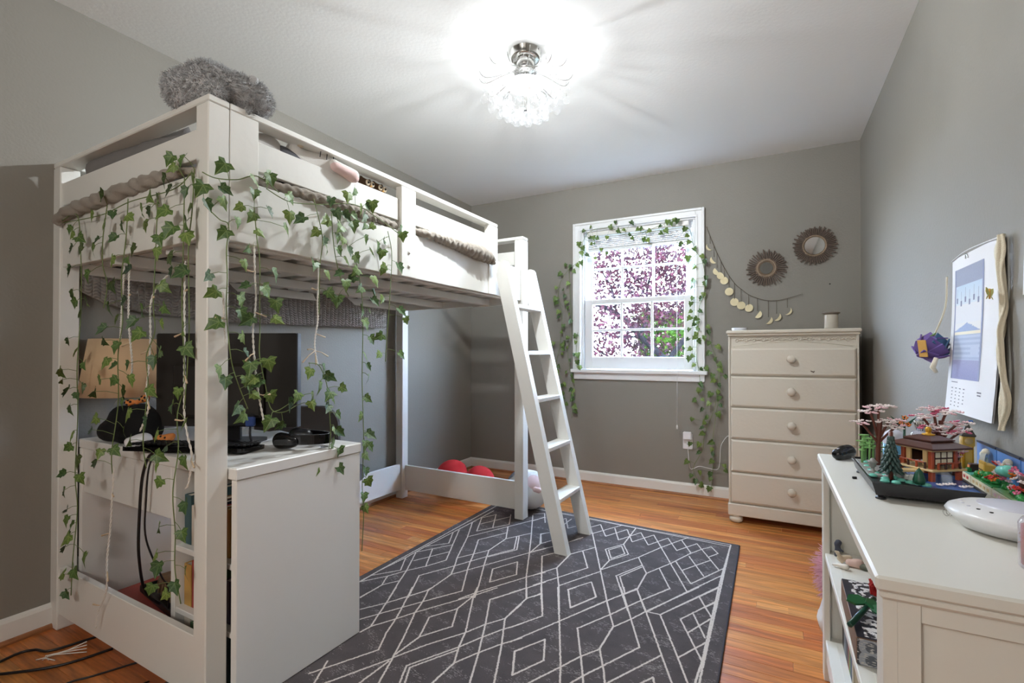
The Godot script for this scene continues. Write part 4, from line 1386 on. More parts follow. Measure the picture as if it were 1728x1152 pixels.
func bookcase() -> void:
	var b := thing("low_bookcase", "low off-white bookcase along the right wall with two open shelves", "bookcase", Transform3D(Basis(), Vector3(2.80, 0, 2.39)))
	var m: Material = M.bookcase_paint
	var ox := 2.80
	var oz := 2.39
	var bd := func(n: String, x0: float, y0: float, z0: float, x1: float, y1: float, z1: float, ch := 0.002) -> void:
		board(b, n, Vector3(x0 - ox, y0, z0 - oz), Vector3(x1 - ox, y1, z1 - oz), m, ch)
	bd.call("top", 2.605, 0.699, 1.885, 2.984, 0.722, 2.905, 0.004)
	bd.call("top_moulding", 2.611, 0.684, 1.892, 2.984, 0.700, 2.898, 0.005)
	bd.call("far_side", 2.632, 0.03, 1.902, 2.968, 0.684, 1.920)
	bd.call("back_panel", 2.968, 0.05, 1.905, 2.978, 0.684, 2.885)
	# front stiles
	bd.call("front_stile", 2.616, 0, 1.900, 2.634, 0.684, 1.948)
	bd.call("front_stile", 2.616, 0, 2.842, 2.634, 0.684, 2.890, 0.0006)
	bd.call("rear_foot", 2.945, 0, 1.900, 2.968, 0.06, 1.948)
	bd.call("rear_foot", 2.945, 0, 2.842, 2.968, 0.06, 2.890)
	bd.call("shelf", 2.620, 0.392, 1.921, 2.967, 0.412, 2.866)
	bd.call("shelf", 2.620, 0.112, 1.921, 2.967, 0.132, 2.866)
	bd.call("bottom_rail", 2.622, 0.06, 1.949, 2.634, 0.111, 2.841)
	for y in [0.412, 0.132]:
		bd.call("shelf_groove_strip", 2.648, y, 1.93, 2.652, y + 0.0012, 2.86, 0.0)
	# near end: frame and recessed panel
	bd.call("end_panel", 2.635, 0.05, 2.867, 2.968, 0.684, 2.876)
	bd.call("end_stile", 2.6341, 0.02, 2.8765, 2.662, 0.684, 2.890, 0.0006)
	bd.call("end_stile", 2.940, 0.02, 2.8765, 2.968, 0.684, 2.888)
	bd.call("end_rail", 2.6625, 0.655, 2.8765, 2.9395, 0.684, 2.888)
	bd.call("end_rail", 2.6625, 0.05, 2.8765, 2.9395, 0.11, 2.888)


func bookcase_things() -> void:
	var top := 0.7225
	# white sound machine: a flattened dome on a flared body
	mat("machine_grey", rgb(214, 214, 226), 0.3)
	var d := thing("sound_machine", "white flattened oval sound machine near the front of the bookcase top", "sound machine", Transform3D(Basis(Vector3.UP, -0.4), Vector3(2.872, top, 2.575)))
	part(d, "body", squash(lathe([Vector2(0, 0.002), Vector2(0.07, 0.002), Vector2(0.082, 0.004), Vector2(0.098, 0.022), Vector2(0.104, 0.030), Vector2(0.100, 0.037), Vector2(0.085, 0.0445), Vector2(0.062, 0.049), Vector2(0, 0.050)], 48), 1.0, 0.86), M.white_plastic)
	part(d, "speaker_disc", squash(lathe([Vector2(0, 0.0525), Vector2(0.052, 0.052), Vector2(0.057, 0.0505), Vector2(0.058, 0.047)], 40), 1.0, 0.86), M.machine_grey)
	for k in 5:
		var a := PI * 0.62 + k * 0.27
		part(d, "button", lathe([Vector2(0.003, 0), Vector2(0.003, 0.0015), Vector2(0, 0.0018)], 10), M.black_plastic if k < 2 else M.machine_grey, T(0.079 * cos(a), 0.0448, 0.068 * sin(a)))
	var sp := single("spiral_wire", "small coil of clear wire behind the white sound machine", "wire coil", coil(), M.chrome, Transform3D(Basis(Vector3.UP, 0.5), Vector3(2.80, top + 0.007, 2.50)))
	# amber spray bottle at the frame's edge
	var am := mat("amber_liquid", Color(0.72, 0.42, 0.30, 0.55), 0.1)
	am.transparency = BaseMaterial3D.TRANSPARENCY_ALPHA
	mat("amber_label", rgb(168, 92, 66), 0.5)
	mat("maroon_cap", rgb(120, 46, 40), 0.35)
	mat("label_ink", rgb(232, 196, 160), 0.6)
	var cg := mat("bottle_glass", Color(0.88, 0.86, 1.0, 0.16), 0.03)
	cg.transparency = BaseMaterial3D.TRANSPARENCY_ALPHA
	var am_b := thing("spray_bottle", "clear spray bottle of amber liquid with a maroon cap", "bottle", Transform3D(Basis(), Vector3(2.836, top, 2.765)))
	part(am_b, "glass", lathe([Vector2(0, 0.0), Vector2(0.024, 0.0), Vector2(0.027, 0.004), Vector2(0.027, 0.070), Vector2(0.022, 0.078), Vector2(0.012, 0.081)], 28), cg)
	part(am_b, "liquid", lathe([Vector2(0, 0.006), Vector2(0.0235, 0.006), Vector2(0.0235, 0.066), Vector2(0, 0.066)], 28), M.amber_label)
	part(am_b, "cap", lathe([Vector2(0.016, 0.082), Vector2(0.016, 0.152), Vector2(0.013, 0.157), Vector2(0, 0.158)], 24), M.maroon_cap)
	for q in [[0.055, 0.010], [0.048, 0.016], [0.042, 0.014], [0.034, 0.018]]:
		part(am_b, "label_line", arc_strip(0.0273, q[1], 0.002), M.label_ink, T(0, q[0], 0, -165))
	# bottles at the far end
	var bl := mat("blue_liquid", rgb(104, 170, 206), 0.25)
	var b1 := thing("blue_bottle", "pale blue rounded bottle behind the toy cherry tree", "bottle", Transform3D(Basis(), Vector3(2.787, top, 2.02)))
	part(b1, "body", lathe([Vector2(0, 0), Vector2(0.024, 0), Vector2(0.026, 0.004), Vector2(0.026, 0.07), Vector2(0, 0.07)], 24), bl)
	part(b1, "dome_cap", lathe([Vector2(0.0262, 0.07), Vector2(0.026, 0.086), Vector2(0.021, 0.102), Vector2(0.011, 0.110), Vector2(0, 0.112)], 24), M.machine_grey)
	var b2 := thing("perfume_bottle", "clear perfume bottle with a fluted silver cap by the wall", "bottle", Transform3D(Basis(), Vector3(2.852, top, 2.03)))
	part(b2, "flask", lathe([Vector2(0, 0), Vector2(0.026, 0), Vector2(0.028, 0.004), Vector2(0.028, 0.105), Vector2(0.022, 0.112), Vector2(0.010, 0.114)], 24), cg)
	part(b2, "perfume", lathe([Vector2(0, 0.004), Vector2(0.024, 0.004), Vector2(0.024, 0.08), Vector2(0, 0.08)], 20), M.machine_grey)
	var flute := tool()
	for k in 16:
		var a := TAU * k / 16
		add_tube(flute, PackedVector3Array([Vector3(0.011 * cos(a), 0.113, 0.011 * sin(a)), Vector3(0.019 * cos(a), 0.143, 0.019 * sin(a))]), [0.0028, 0.0044], 6)
	add_lathe(flute, [Vector2(0, 0.113), Vector2(0.011, 0.113), Vector2(0.018, 0.142), Vector2(0, 0.142)], 16)
	part(b2, "fluted_cap", done(flute), M.chrome)
	# computer mouse at the far corner
	var ms := thing("black_mouse", "dark computer mouse on the far corner of the bookcase top", "mouse", Transform3D(Basis(Vector3.UP, 0.9), Vector3(2.672, top, 1.955)))
	part(ms, "shell", blob([[Vector3(-0.028, 0.008, 0), Vector3(0.022, 0.012, 0), 0.018, 0.020], [Vector3(0.0, 0.014, 0), Vector3(0.014, 0.014, 0), 0.017, 0.018]], 0.005, 0.014), M.black_gloss, T(0, 0.0095, 0))
	part(ms, "wheel", cbox(0.012, 0.006, 0.005, 0.002), M.machine_grey, T(-0.028, 0.034, 0))
	single("brick_stud", "tiny loose black toy brick on the white bookcase top", "toy brick", cbox(0.010, 0.006, 0.006, 0.001), M.black_plastic, Transform3D(Basis(Vector3.UP, 0.4), Vector3(2.664, top + 0.003, 2.235)))


func squash(m: ArrayMesh, sx: float, sz: float) -> ArrayMesh:
	var st := SurfaceTool.new()
	st.begin(Mesh.PRIMITIVE_TRIANGLES)
	st.append_from(m, 0, Transform3D(Basis().scaled(Vector3(sx, 1, sz)), Vector3.ZERO))
	return st.commit()


func coil() -> ArrayMesh:
	var p := PackedVector3Array()
	for i in 90:
		var a := i * 0.45
		p.append(Vector3(-0.022 + i * 0.0005, 0.006 * sin(a), 0.006 * cos(a)))
	var st := tool()
	add_tube(st, p, 0.0007, 4)
	return done(st)


func arc_strip(r: float, half_w: float, h: float) -> ArrayMesh:
	var st := tool()
	st.set_smooth_group(0)
	var span := half_w / r
	for i in 8:
		var a0 := lerpf(-span, span, i / 8.0)
		var a1 := lerpf(-span, span, (i + 1) / 8.0)
		for rr in [r, r + 0.0003]:
			quad(st, Vector3(rr * sin(a0), h / 2, rr * cos(a0)), Vector3(rr * sin(a1), h / 2, rr * cos(a1)), Vector3(rr * sin(a1), -h / 2, rr * cos(a1)), Vector3(rr * sin(a0), -h / 2, rr * cos(a0)))
	return done(st)


func shelf_things() -> void:
	var y := 0.4125
	mat("figure_grey", rgb(74, 78, 92), 0.6)
	mat("figure_cream", rgb(216, 198, 172), 0.6)
	mat("figure_pink", rgb(224, 190, 178), 0.7)
	mat("stone_green", rgb(96, 98, 84), 0.6)
	mat("shell_white", rgb(222, 214, 202), 0.4)
	var f1 := thing("grey_figurine", "small dark grey standing figurine at the back of the upper shelf", "figurine", Transform3D(Basis(), Vector3(2.652, y, 1.965)))
	part(f1, "figure", blob([[Vector3(0, 0.012, 0), Vector3(0, 0.03, 0), 0.008, 0.007], [Vector3(0, 0.04, 0), Vector3(0.003, 0.046, 0), 0.009, 0.009], [Vector3(0.004, 0.028, 0.004), Vector3(0.014, 0.022, 0.008), 0.004, 0.003], [Vector3(-0.004, 0.006, 0), Vector3(-0.005, 0.004, 0), 0.005, 0.004], [Vector3(0.005, 0.006, 0), Vector3(0.006, 0.004, 0), 0.005, 0.004]], 0.003, 0.005), M.figure_grey)
	var f2 := thing("cream_figurine", "cream animal figurine with raised head on the upper shelf", "figurine", Transform3D(Basis(Vector3.UP, 0.5), Vector3(2.665, y, 2.01)))
	part(f2, "figure", blob([[Vector3(-0.012, 0.014, 0), Vector3(0.014, 0.014, 0), 0.009, 0.010], [Vector3(-0.012, 0.016, 0), Vector3(-0.02, 0.03, 0), 0.006, 0.005], [Vector3(-0.02, 0.032, 0), Vector3(-0.028, 0.036, 0), 0.005, 0.003], [Vector3(-0.01, 0.01, 0.004), Vector3(-0.011, 0.003, 0.005), 0.004, 0.003], [Vector3(0.012, 0.01, 0.004), Vector3(0.013, 0.003, 0.005), 0.004, 0.003]], 0.003, 0.005), M.figure_cream)
	single("pink_shell", "pale pink shell on the upper bookcase shelf", "shell", blob([[Vector3(-0.012, 0.011, 0), Vector3(0.012, 0.011, 0), 0.011, 0.013], [Vector3(0.004, 0.016, 0.004), Vector3(0.012, 0.017, 0), 0.009, 0.008]], 0.004, 0.008), M.figure_pink, Transform3D(Basis(), Vector3(2.688, y, 2.03)))
	single("green_stone", "rounded grey green stone on the upper bookcase shelf", "stone", blob([[Vector3(-0.008, 0.008, 0), Vector3(0.01, 0.009, 0.004), 0.009, 0.011]], 0.004, 0.006), M.stone_green, Transform3D(Basis(), Vector3(2.715, y, 2.04)))
	single("white_shell", "elongated white and dark shell at the front of the upper shelf", "shell", blob([[Vector3(-0.016, 0.006, 0), Vector3(0.016, 0.009, 0), 0.004, 0.009]], 0.003, 0.004), M.shell_white, Transform3D(Basis(Vector3.UP, -0.3), Vector3(2.648, y, 2.06)))
	# two printed keepsake boxes, one on the other's back
	var pr := mat("leaf_print", Color.WHITE, 0.35)
	pr.albedo_texture = box_print(1)
	var pr2 := mat("scale_print", Color.WHITE, 0.35)
	pr2.albedo_texture = box_print(2)
	mat("box_brown", rgb(122, 96, 78), 0.6)
	var bx := thing("printed_box", "flat box printed with black and white leaves on the upper shelf", "box", Transform3D(Basis(Vector3.UP, -0.02), Vector3(2.722, y, 2.435)))
	part(bx, "carton", cbox(0.195, 0.056, 0.300, 0.002), M.box_brown, T(0, 0.028, 0))
	part(bx, "lid_print", flat_card(0.193, 0.298), pr, T(0, 0.0568, 0, 0, -90))
	part(bx, "front_print", flat_card(0.193, 0.054), pr2, T(0, 0.028, 0.1508))
	# a toy brick rose laid across it
	mat("brick_green", rgb(40, 100, 62), 0.3)
	mat("brick_dark_green", rgb(22, 62, 48), 0.3)
	mat("brick_red", rgb(170, 36, 36), 0.3)
	var ro := thing("toy_rose", "toy brick rose with a red bud and dark green stem on the printed box", "toy flower", Transform3D(Basis(), Vector3(2.648, y + 0.0575, 2.485)))
	part(ro, "stem", tube([Vector3(-0.035, 0.010, 0.075), Vector3(0.0, 0.014, 0.0), Vector3(0.028, 0.020, -0.06)], 0.0058, 8), M.brick_dark_green)
	for s in [[-0.012, -0.02, 30.0], [0.028, 0.012, -50.0], [0.018, -0.012, 80.0]]:
		part(ro, "leaf", slab([Vector2(-0.022, 0), Vector2(-0.008, 0.014), Vector2(0.014, 0.013), Vector2(0.024, 0.0), Vector2(0.012, -0.013), Vector2(-0.010, -0.013)], 0.005), M.brick_green, T(s[0], 0.026, s[1], s[2], -70))
	for k in 4:
		part(ro, "petal", slab([Vector2(-0.008, 0), Vector2(-0.010, 0.022), Vector2(0.0, 0.036), Vector2(0.010, 0.022), Vector2(0.008, 0)], 0.005), M.brick_red, T(0.030, 0.026, -0.070, k * 90, -14))
	# books on the lower shelf
	var cols := [[rgb(56, 50, 42), "dark brown"], [rgb(150, 158, 166), "pale grey"], [rgb(120, 130, 142), "slate grey"], [rgb(46, 40, 44), "black"], [rgb(150, 58, 52), "red"], [rgb(120, 140, 70), "olive green"], [rgb(64, 84, 112), "blue"], [rgb(200, 186, 160), "buff"]]
	var z := 1.955
	for i in cols.size():
		var w: float = [0.032, 0.022, 0.026, 0.034, 0.020, 0.026, 0.03, 0.024][i]
		var h: float = [0.225, 0.205, 0.21, 0.20, 0.19, 0.215, 0.2, 0.22][i]
		mat("shelf_book_%d" % i, cols[i][0], 0.5)
		var o := thing("book", "%s book standing on the bookcase's lower shelf" % cols[i][1], "book", Transform3D(Basis(Vector3.UP, -PI / 2), Vector3(2.745, 0.1325, z + w / 2)), "books on the bookcase's lower shelf")
		part(o, "cover", book_cover(w, h, 0.16), M["shelf_book_%d" % i])
		part(o, "pages", cbox(w - 0.006, h - 0.006, 0.155, 0), M.paper, T(0, h / 2, -0.0025))
		part(o, "title_bar", cbox(w * 0.4, h * 0.45, 0.0008, 0), M.paper, T(0, h * 0.6, 0.0802))
		z += w + 0.002


func flat_card(w: float, h: float) -> ArrayMesh:
	var st := tool()
	st.set_smooth_group(-1)
	for q in [[-1, 1], [1, 1], [1, -1], [-1, 1], [1, -1], [-1, -1]]:
		st.set_uv(Vector2(0.5 + q[0] * 0.5, 0.5 - q[1] * 0.5))
		st.add_vertex(Vector3(q[0] * w / 2, q[1] * h / 2, 0))
	return done(st)


func box_print(kind: int) -> ImageTexture:
	var im := Image.create(192, 192, false, Image.FORMAT_RGB8)
	var nz := FastNoiseLite.new()
	nz.seed = kind
	nz.frequency = 0.019
	var cell := FastNoiseLite.new()
	cell.noise_type = FastNoiseLite.TYPE_CELLULAR
	cell.frequency = 0.05
	for y in 192:
		for x in 192:
			var c: Color
			if kind == 1:
				var v := nz.get_noise_2d(x * 2.2 + y * 0.8, y * 4.0 - x)
				c = rgb(226, 222, 220) if v > 0.03 else rgb(44, 42, 50)
				if y > 150 and x > 40: c = rgb(222, 178, 140) if v > -0.1 else rgb(92, 62, 50)
				if x > 150 and y <= 150: c = rgb(70, 52, 48)
				if x < 14 or y > 186: c = rgb(36, 36, 48)
			else:
				var q := Vector2(x % 48 - 24, (y % 96 - 52) * 0.28)
				var r := q.length()
				c = rgb(52, 54, 60)
				if r < 22 and r > 11: c = rgb(150, 154, 162)
				elif r <= 11: c = rgb(86, 90, 98)
				if nz.get_noise_2d(x * 3.0, y * 3.0) > 0.25: c = rgb(190, 186, 180)
			im.set_pixel(x, y, c)
	return ImageTexture.create_from_image(im)


# ---------------------------------------------------------------- toy brick sets on the bookcase

func blossom_tree(parent: Node3D, at: Vector3, h: float, boughs: Array, cols: Array) -> void:
	var tr := tool()
	add_tube(tr, smooth_path(PackedVector3Array([at, at + Vector3(0.002, h * 0.5, 0), at + Vector3(0.006, h * 0.95, 0)]), 8), 0.0055, 7)
	for b in boughs:
		var mid: Vector3 = at + Vector3(b[0].x * 0.6, b[0].y - 0.018, b[0].z * 0.6)
		add_tube(tr, smooth_path(PackedVector3Array([at + Vector3(0, b[0].y * 0.55, 0), mid, at + b[0]]), 8), 0.0032, 6)
	var trunk := part(parent, "cherry_trunk", done(tr), M.toy_trunk)
	var fl := blossom_mesh()
	for b in boughs:
		for k in b[1]:
			var a: float = k * 2.399
			var r := 0.0075 * sqrt(k + 0.4)
			part(trunk, "blossom", fl, cols[(k * 7 + int(b[0].x * 1000)) % cols.size()], Transform3D(Basis.from_euler(Vector3(rng.randf_range(-0.4, 0.4), a, 0)), at + b[0] + Vector3(r * cos(a) * 1.25, 0.003 * (k % 3) - r * 0.12, r * sin(a))))


var _blossom: ArrayMesh
func blossom_mesh() -> ArrayMesh:
	if _blossom == null:
		var st := tool()
		for k in 5:
			var a := TAU * k / 5
			add_cbox(st, Vector3(0.0055, 0.003, 0.0045), 0.001, Transform3D(Basis(Vector3.UP, -a) * Basis(Vector3(0, 0, 1), 0.35), Vector3(0.0045 * cos(a), 0.001, 0.0045 * sin(a))))
		_blossom = done(st)
	return _blossom


func toy_garden() -> void:
	mat("toy_black", rgb(38, 38, 42), 0.3)
	mat("toy_trunk", rgb(104, 56, 44), 0.35)
	mat("toy_pink", rgb(246, 206, 214), 0.35)
	mat("toy_white_pink", rgb(250, 238, 236), 0.35)
	mat("toy_hot_pink", rgb(226, 110, 146), 0.35)
	mat("toy_roof", rgb(84, 52, 44), 0.3)
	mat("toy_rust", rgb(178, 84, 54), 0.3)
	mat("toy_tan", rgb(222, 192, 136), 0.35)
	mat("toy_cream", rgb(240, 232, 208), 0.35)
	mat("toy_gold", rgb(210, 158, 50), 0.25, 0.4)
	mat("toy_green", rgb(138, 190, 118), 0.35)
	mat("toy_dark_green", rgb(34, 84, 62), 0.35)
	mat("toy_pine", rgb(64, 88, 84), 0.3)
	mat("toy_blue", rgb(70, 110, 178), 0.2)
	mat("toy_teal", rgb(110, 196, 178), 0.25)
	mat("toy_grey", rgb(148, 148, 144), 0.4)
	mat("toy_light_grey", rgb(196, 198, 194), 0.4)
	mat("toy_orange", rgb(236, 132, 50), 0.35)
	mat("toy_red", rgb(206, 52, 48), 0.35)
	mat("toy_brown", rgb(72, 46, 36), 0.4)
	var ox := 2.770
	var oz := 2.282
	var g := thing("toy_garden", "toy brick garden with pagoda and cherry trees on a black tray", "toy set", Transform3D(Basis(), Vector3(ox, 0.7225, oz)))
	var P := func(x: float, y: float, z: float, ry := 0.0, rx := 0.0, rz := 0.0) -> Transform3D: return T(x - ox, y - 0.7225, z - oz, ry, rx, rz)
	# tray with flared sides, on four small feet
	var st := tool()
	st.set_smooth_group(-1)
	var lo := [Vector3(-0.090, 0.010, 0.150), Vector3(0.088, 0.010, 0.150), Vector3(0.088, 0.010, -0.152), Vector3(-0.090, 0.010, -0.152)]
	var hi := [Vector3(-0.099, 0.040, 0.160), Vector3(0.098, 0.040, 0.160), Vector3(0.098, 0.040, -0.162), Vector3(-0.099, 0.040, -0.162)]
	for k in 4:
		var n := (k + 1) % 4
		quad(st, hi[k], hi[n], lo[n], lo[k])
		var i0: Vector3 = hi[k] * Vector3(0.94, 1, 0.965)
		var i1: Vector3 = hi[n] * Vector3(0.94, 1, 0.965)
		quad(st, i0, i1, hi[n], hi[k])
		quad(st, i1, i0, i0 - Vector3(0, 0.005, 0), i1 - Vector3(0, 0.005, 0))
	quad(st, lo[0], lo[1], lo[2], lo[3])
	quad(st, Vector3(-0.093, 0.035, -0.157), Vector3(0.093, 0.035, -0.157), Vector3(0.093, 0.035, 0.155), Vector3(-0.093, 0.035, 0.155))
	var tray := part(g, "tray", done(st), M.toy_black)
	var stud := lathe([Vector2(0.0024, 0), Vector2(0.0024, 0.0017), Vector2(0, 0.0017)], 8)
	for s in [[-1, -1], [1, -1], [-1, 1], [1, 1]]:
		part(tray, "tray_foot", lathe([Vector2(0, 0), Vector2(0.010, 0), Vector2(0.010, 0.004), Vector2(0.006, 0.005), Vector2(0.006, 0.011), Vector2(0, 0.011)], 14), M.toy_black, T(s[0] * 0.080, 0, s[1] * 0.138))
	# ground: water, shore plants, sand
	var base := 0.7575
	part(g, "water", cbox(0.10, 0.003, 0.16, 0.0005), M.toy_blue, P.call(2.815, base + 0.0015, 2.345))
	part(g, "sand_bed", cbox(0.085, 0.006, 0.20, 0.0008), M.toy_grey, P.call(2.718, base + 0.003, 2.26))
	for q in [[2.700, 2.33], [2.712, 2.35], [2.69, 2.30], [2.725, 2.365], [2.705, 2.385], [2.735, 2.385], [2.748, 2.40], [2.69, 2.25], [2.70, 2.41], [2.72, 2.415], [2.76, 2.405], [2.775, 2.412], [2.685, 2.36], [2.695, 2.20]]:
		part(g, "shore_plant", lathe([Vector2(0, 0), Vector2(0.010, 0.001), Vector2(0.008, 0.005), Vector2(0.004, 0.007), Vector2(0, 0.007)], 7), M.toy_teal, P.call(q[0], base + 0.002, q[1]))
	for q in [[2.735, 2.36, 0.010], [2.748, 2.372, 0.008], [2.725, 2.34, 0.009], [2.757, 2.385, 0.010], [2.742, 2.345, 0.008]]:
		part(g, "white_stone", cbox(q[2] * 1.6, q[2] * 1.4, q[2] * 1.3, 0.002), M.toy_light_grey, P.call(q[0], base + 0.006 + q[2] * 0.6, q[1], q[0] * 9000.0))
	# two stone lanterns
	for q in [[2.690, 2.325], [2.712, 2.372]]:
		part(g, "stone_lantern", lathe([Vector2(0, 0), Vector2(0.009, 0), Vector2(0.009, 0.003), Vector2(0.004, 0.005), Vector2(0.004, 0.012), Vector2(0.0075, 0.014), Vector2(0.0075, 0.022), Vector2(0.012, 0.024), Vector2(0.006, 0.030), Vector2(0.003, 0.034), Vector2(0, 0.035)], 8), M.toy_grey, P.call(q[0], base + 0.006, q[1]))
	# the pagoda, turned so that a corner points into the room
	var hx := 2.803
	var hz := 2.305
	var H0 := func(x: float, y: float, z: float, ry := 0.0) -> Transform3D: return (P.call(hx, y, hz, 38.0) as Transform3D) * T(x, 0, z, ry)
	for s in [[-1, -1], [1, -1], [-1, 1], [1, 1]]:
		part(g, "stilt", cbox(0.010, 0.026, 0.010, 0.001), M.toy_rust, H0.call(s[0] * 0.038, base + 0.013, s[1] * 0.038))
	part(g, "deck", cbox(0.098, 0.005, 0.098, 0.001), M.toy_tan, H0.call(0, base + 0.0285, 0))
	for k in 4:
		var rot := Transform3D(Basis(Vector3.UP, PI / 2 * k), Vector3.ZERO)
		var HR := func(x: float, y: float, z: float) -> Transform3D: return (P.call(hx, y, hz, 38.0) as Transform3D) * rot * T(x, 0, z)
		part(g, "pillar", cbox(0.009, 0.044, 0.009, 0.001), M.toy_rust, HR.call(0.033, 0.810, 0.033))
		part(g, "railing", cbox(0.060, 0.003, 0.003, 0.0005), M.toy_rust, HR.call(0.0, 0.803, 0.047))
		for j in 4: part(g, "rail_post", cbox(0.004, 0.015, 0.004, 0.0005), M.toy_rust if j % 2 == 0 else M.toy_brown, HR.call(-0.030 + j * 0.020, 0.7965, 0.047))
		if k != 3:
			# a window wall of six cream panes in a brown lattice
			part(g, "wall_lattice", cbox(0.056, 0.034, 0.003, 0.0005), M.toy_brown, HR.call(0, 0.812, 0.033))
			for i in 3:
				for j in 2: part(g, "window_tile", cbox(0.0125, 0.0125, 0.002, 0.0005), M.toy_cream, HR.call(-0.017 + i * 0.017, 0.804 + j * 0.016, 0.0352))
		else:
			part(g, "door_jamb", cbox(0.010, 0.036, 0.006, 0.0005), M.toy_tan, HR.call(-0.020, 0.812, 0.033))
			part(g, "door_jamb", cbox(0.010, 0.036, 0.006, 0.0005), M.toy_tan, HR.call(0.020, 0.812, 0.033))
	part(g, "eave_frame", cbox(0.088, 0.005, 0.088, 0.001), M.toy_tan, H0.call(0, 0.832, 0))
	for r in [[0.056, 0.030, 0.8345, 0.850, 0.004], [0.034, 0.015, 0.8505, 0.861, 0.003]]:
		var rf := tool()
		rf.set_smooth_group(-1)
		for k in 4:
			var a := Basis(Vector3.UP, PI / 2 * k)
			quad(rf, a * Vector3(-r[1], r[3] - 0.8345, r[1]), a * Vector3(r[1], r[3] - 0.8345, r[1]), a * Vector3(r[0], r[2] + r[4] - 0.8345, r[0]), a * Vector3(-r[0], r[2] + r[4] - 0.8345, r[0]))
			quad(rf, a * Vector3(-r[0], r[2] + r[4] - 0.8345, r[0]), a * Vector3(r[0], r[2] + r[4] - 0.8345, r[0]), a * Vector3(r[0], r[2] - 0.8345, r[0]), a * Vector3(-r[0], r[2] - 0.8345, r[0]))
		quad(rf, Vector3(-r[1], r[3] - 0.8345, -r[1]), Vector3(r[1], r[3] - 0.8345, -r[1]), Vector3(r[1], r[3] - 0.8345, r[1]), Vector3(-r[1], r[3] - 0.8345, r[1]))
		quad(rf, Vector3(-r[0], r[2] - 0.8345, r[0]), Vector3(r[0], r[2] - 0.8345, r[0]), Vector3(r[0], r[2] - 0.8345, -r[0]), Vector3(-r[0], r[2] - 0.8345, -r[0]))
		part(g, "roof", done(rf), M.toy_roof, H0.call(0, 0.8345, 0))
	part(g, "finial", lathe([Vector2(0, 0), Vector2(0.013, 0), Vector2(0.013, 0.003), Vector2(0.006, 0.004), Vector2(0.005, 0.008), Vector2(0.0062, 0.009), Vector2(0.0062, 0.016), Vector2(0.003, 0.020), Vector2(0, 0.020)], 14), M.toy_gold, H0.call(0, 0.861, 0))
	# pine in front
	var pine := tool()
	for k in 9:
		var y := 0.020 + k * 0.0095
		var r := 0.0245 * (1.0 - k / 10.5)
		var n := 9 if k < 6 else 6
		for i in n:
			var a := TAU * i / n + k * 0.4
			add_tube(pine, PackedVector3Array([Vector3(0, y + 0.006, 0), Vector3(cos(a) * r * 0.6, y + 0.003, sin(a) * r * 0.6), Vector3(cos(a) * r, y - 0.005, sin(a) * r)]), [0.003, 0.0042, 0.0018], 5)
	part(g, "pine_trunk", tube([Vector3(0, 0, 0), Vector3(0, 0.112, 0)], 0.0046, 8), M.toy_trunk, P.call(2.716, base + 0.004, 2.385))
	part(g, "pine_needles", done(pine), M.toy_pine, P.call(2.716, base + 0.004, 2.385))
	# bamboo clump
	for q in [[2.692, 2.185, 0.075], [2.702, 2.20, 0.068], [2.684, 2.21, 0.062], [2.712, 2.185, 0.072], [2.698, 2.165, 0.066], [2.724, 2.20, 0.06]]:
		var cane := part(g, "bamboo_cane", tube([Vector3(0, 0, 0), Vector3(0.001, q[2], 0)], 0.0028, 7), M.toy_green, P.call(q[0], base + 0.004, q[1]))
		for k in 3:
			part(cane, "bamboo_leaf", slab([Vector2(-0.013, 0), Vector2(-0.005, 0.005), Vector2(0.005, 0.005), Vector2(0.013, 0), Vector2(0.005, -0.005), Vector2(-0.005, -0.005)], 0.003), M.toy_green, T(0, q[2] - 0.002 - k * 0.012, 0, 40 + k * 60 + q[0] * 3000.0, 90))
	# bushes, bridge, lilies
	part(g, "conifer_bush", lathe([Vector2(0, 0), Vector2(0.011, 0.004), Vector2(0.012, 0.012), Vector2(0.007, 0.030), Vector2(0, 0.040)], 8), M.toy_dark_green, P.call(2.762, base + 0.003, 2.412))
	part(g, "bridge", cbox(0.06, 0.005, 0.022, 0.001), M.toy_tan, P.call(2.752, base + 0.024, 2.355, 20))
	for k in 5:
		part(g, "lily_flower", blossom_mesh(), M.toy_white_pink, P.call(2.800 + 0.013 * k, base + 0.006, 2.405 - 0.010 * (k % 3)))
	# orange flowers with dark leaves behind the roof
	for k in 4:
		var a := k * 1.6
		part(g, "dark_leaf", slab([Vector2(0, -0.004), Vector2(0.03, 0.012), Vector2(0.0, 0.006)], 0.003), M.toy_dark_green, P.call(2.775 + 0.008 * cos(a), 0.868, 2.20 + 0.008 * sin(a), k * 90.0, 0, 30))
	for q in [[2.770, 0.875], [2.778, 0.889], [2.784, 0.871]]:
		part(g, "orange_flower", blossom_mesh(), M.toy_orange, P.call(q[0], q[1], 2.205, 0, 40))
	part(g, "flower_stalk", tube([Vector3(0, 0, 0), Vector3(0, 0.11, 0)], 0.003, 6), M.toy_dark_green, P.call(2.777, base + 0.003, 2.20))
	var pinks := [M.toy_pink, M.toy_white_pink, M.toy_pink, M.toy_white_pink, M.toy_hot_pink]
	blossom_tree(g, Vector3(2.716 - ox, base - 0.7225 + 0.003, 2.225 - oz), 0.13, [[Vector3(0.004, 0.156, 0.0), 14], [Vector3(-0.018, 0.142, 0.006), 9], [Vector3(-0.036, 0.112, 0.004), 8], [Vector3(0.026, 0.120, 0.004), 11], [Vector3(0.036, 0.106, 0.010), 8]], [M.toy_white_pink, M.toy_pink, M.toy_white_pink])
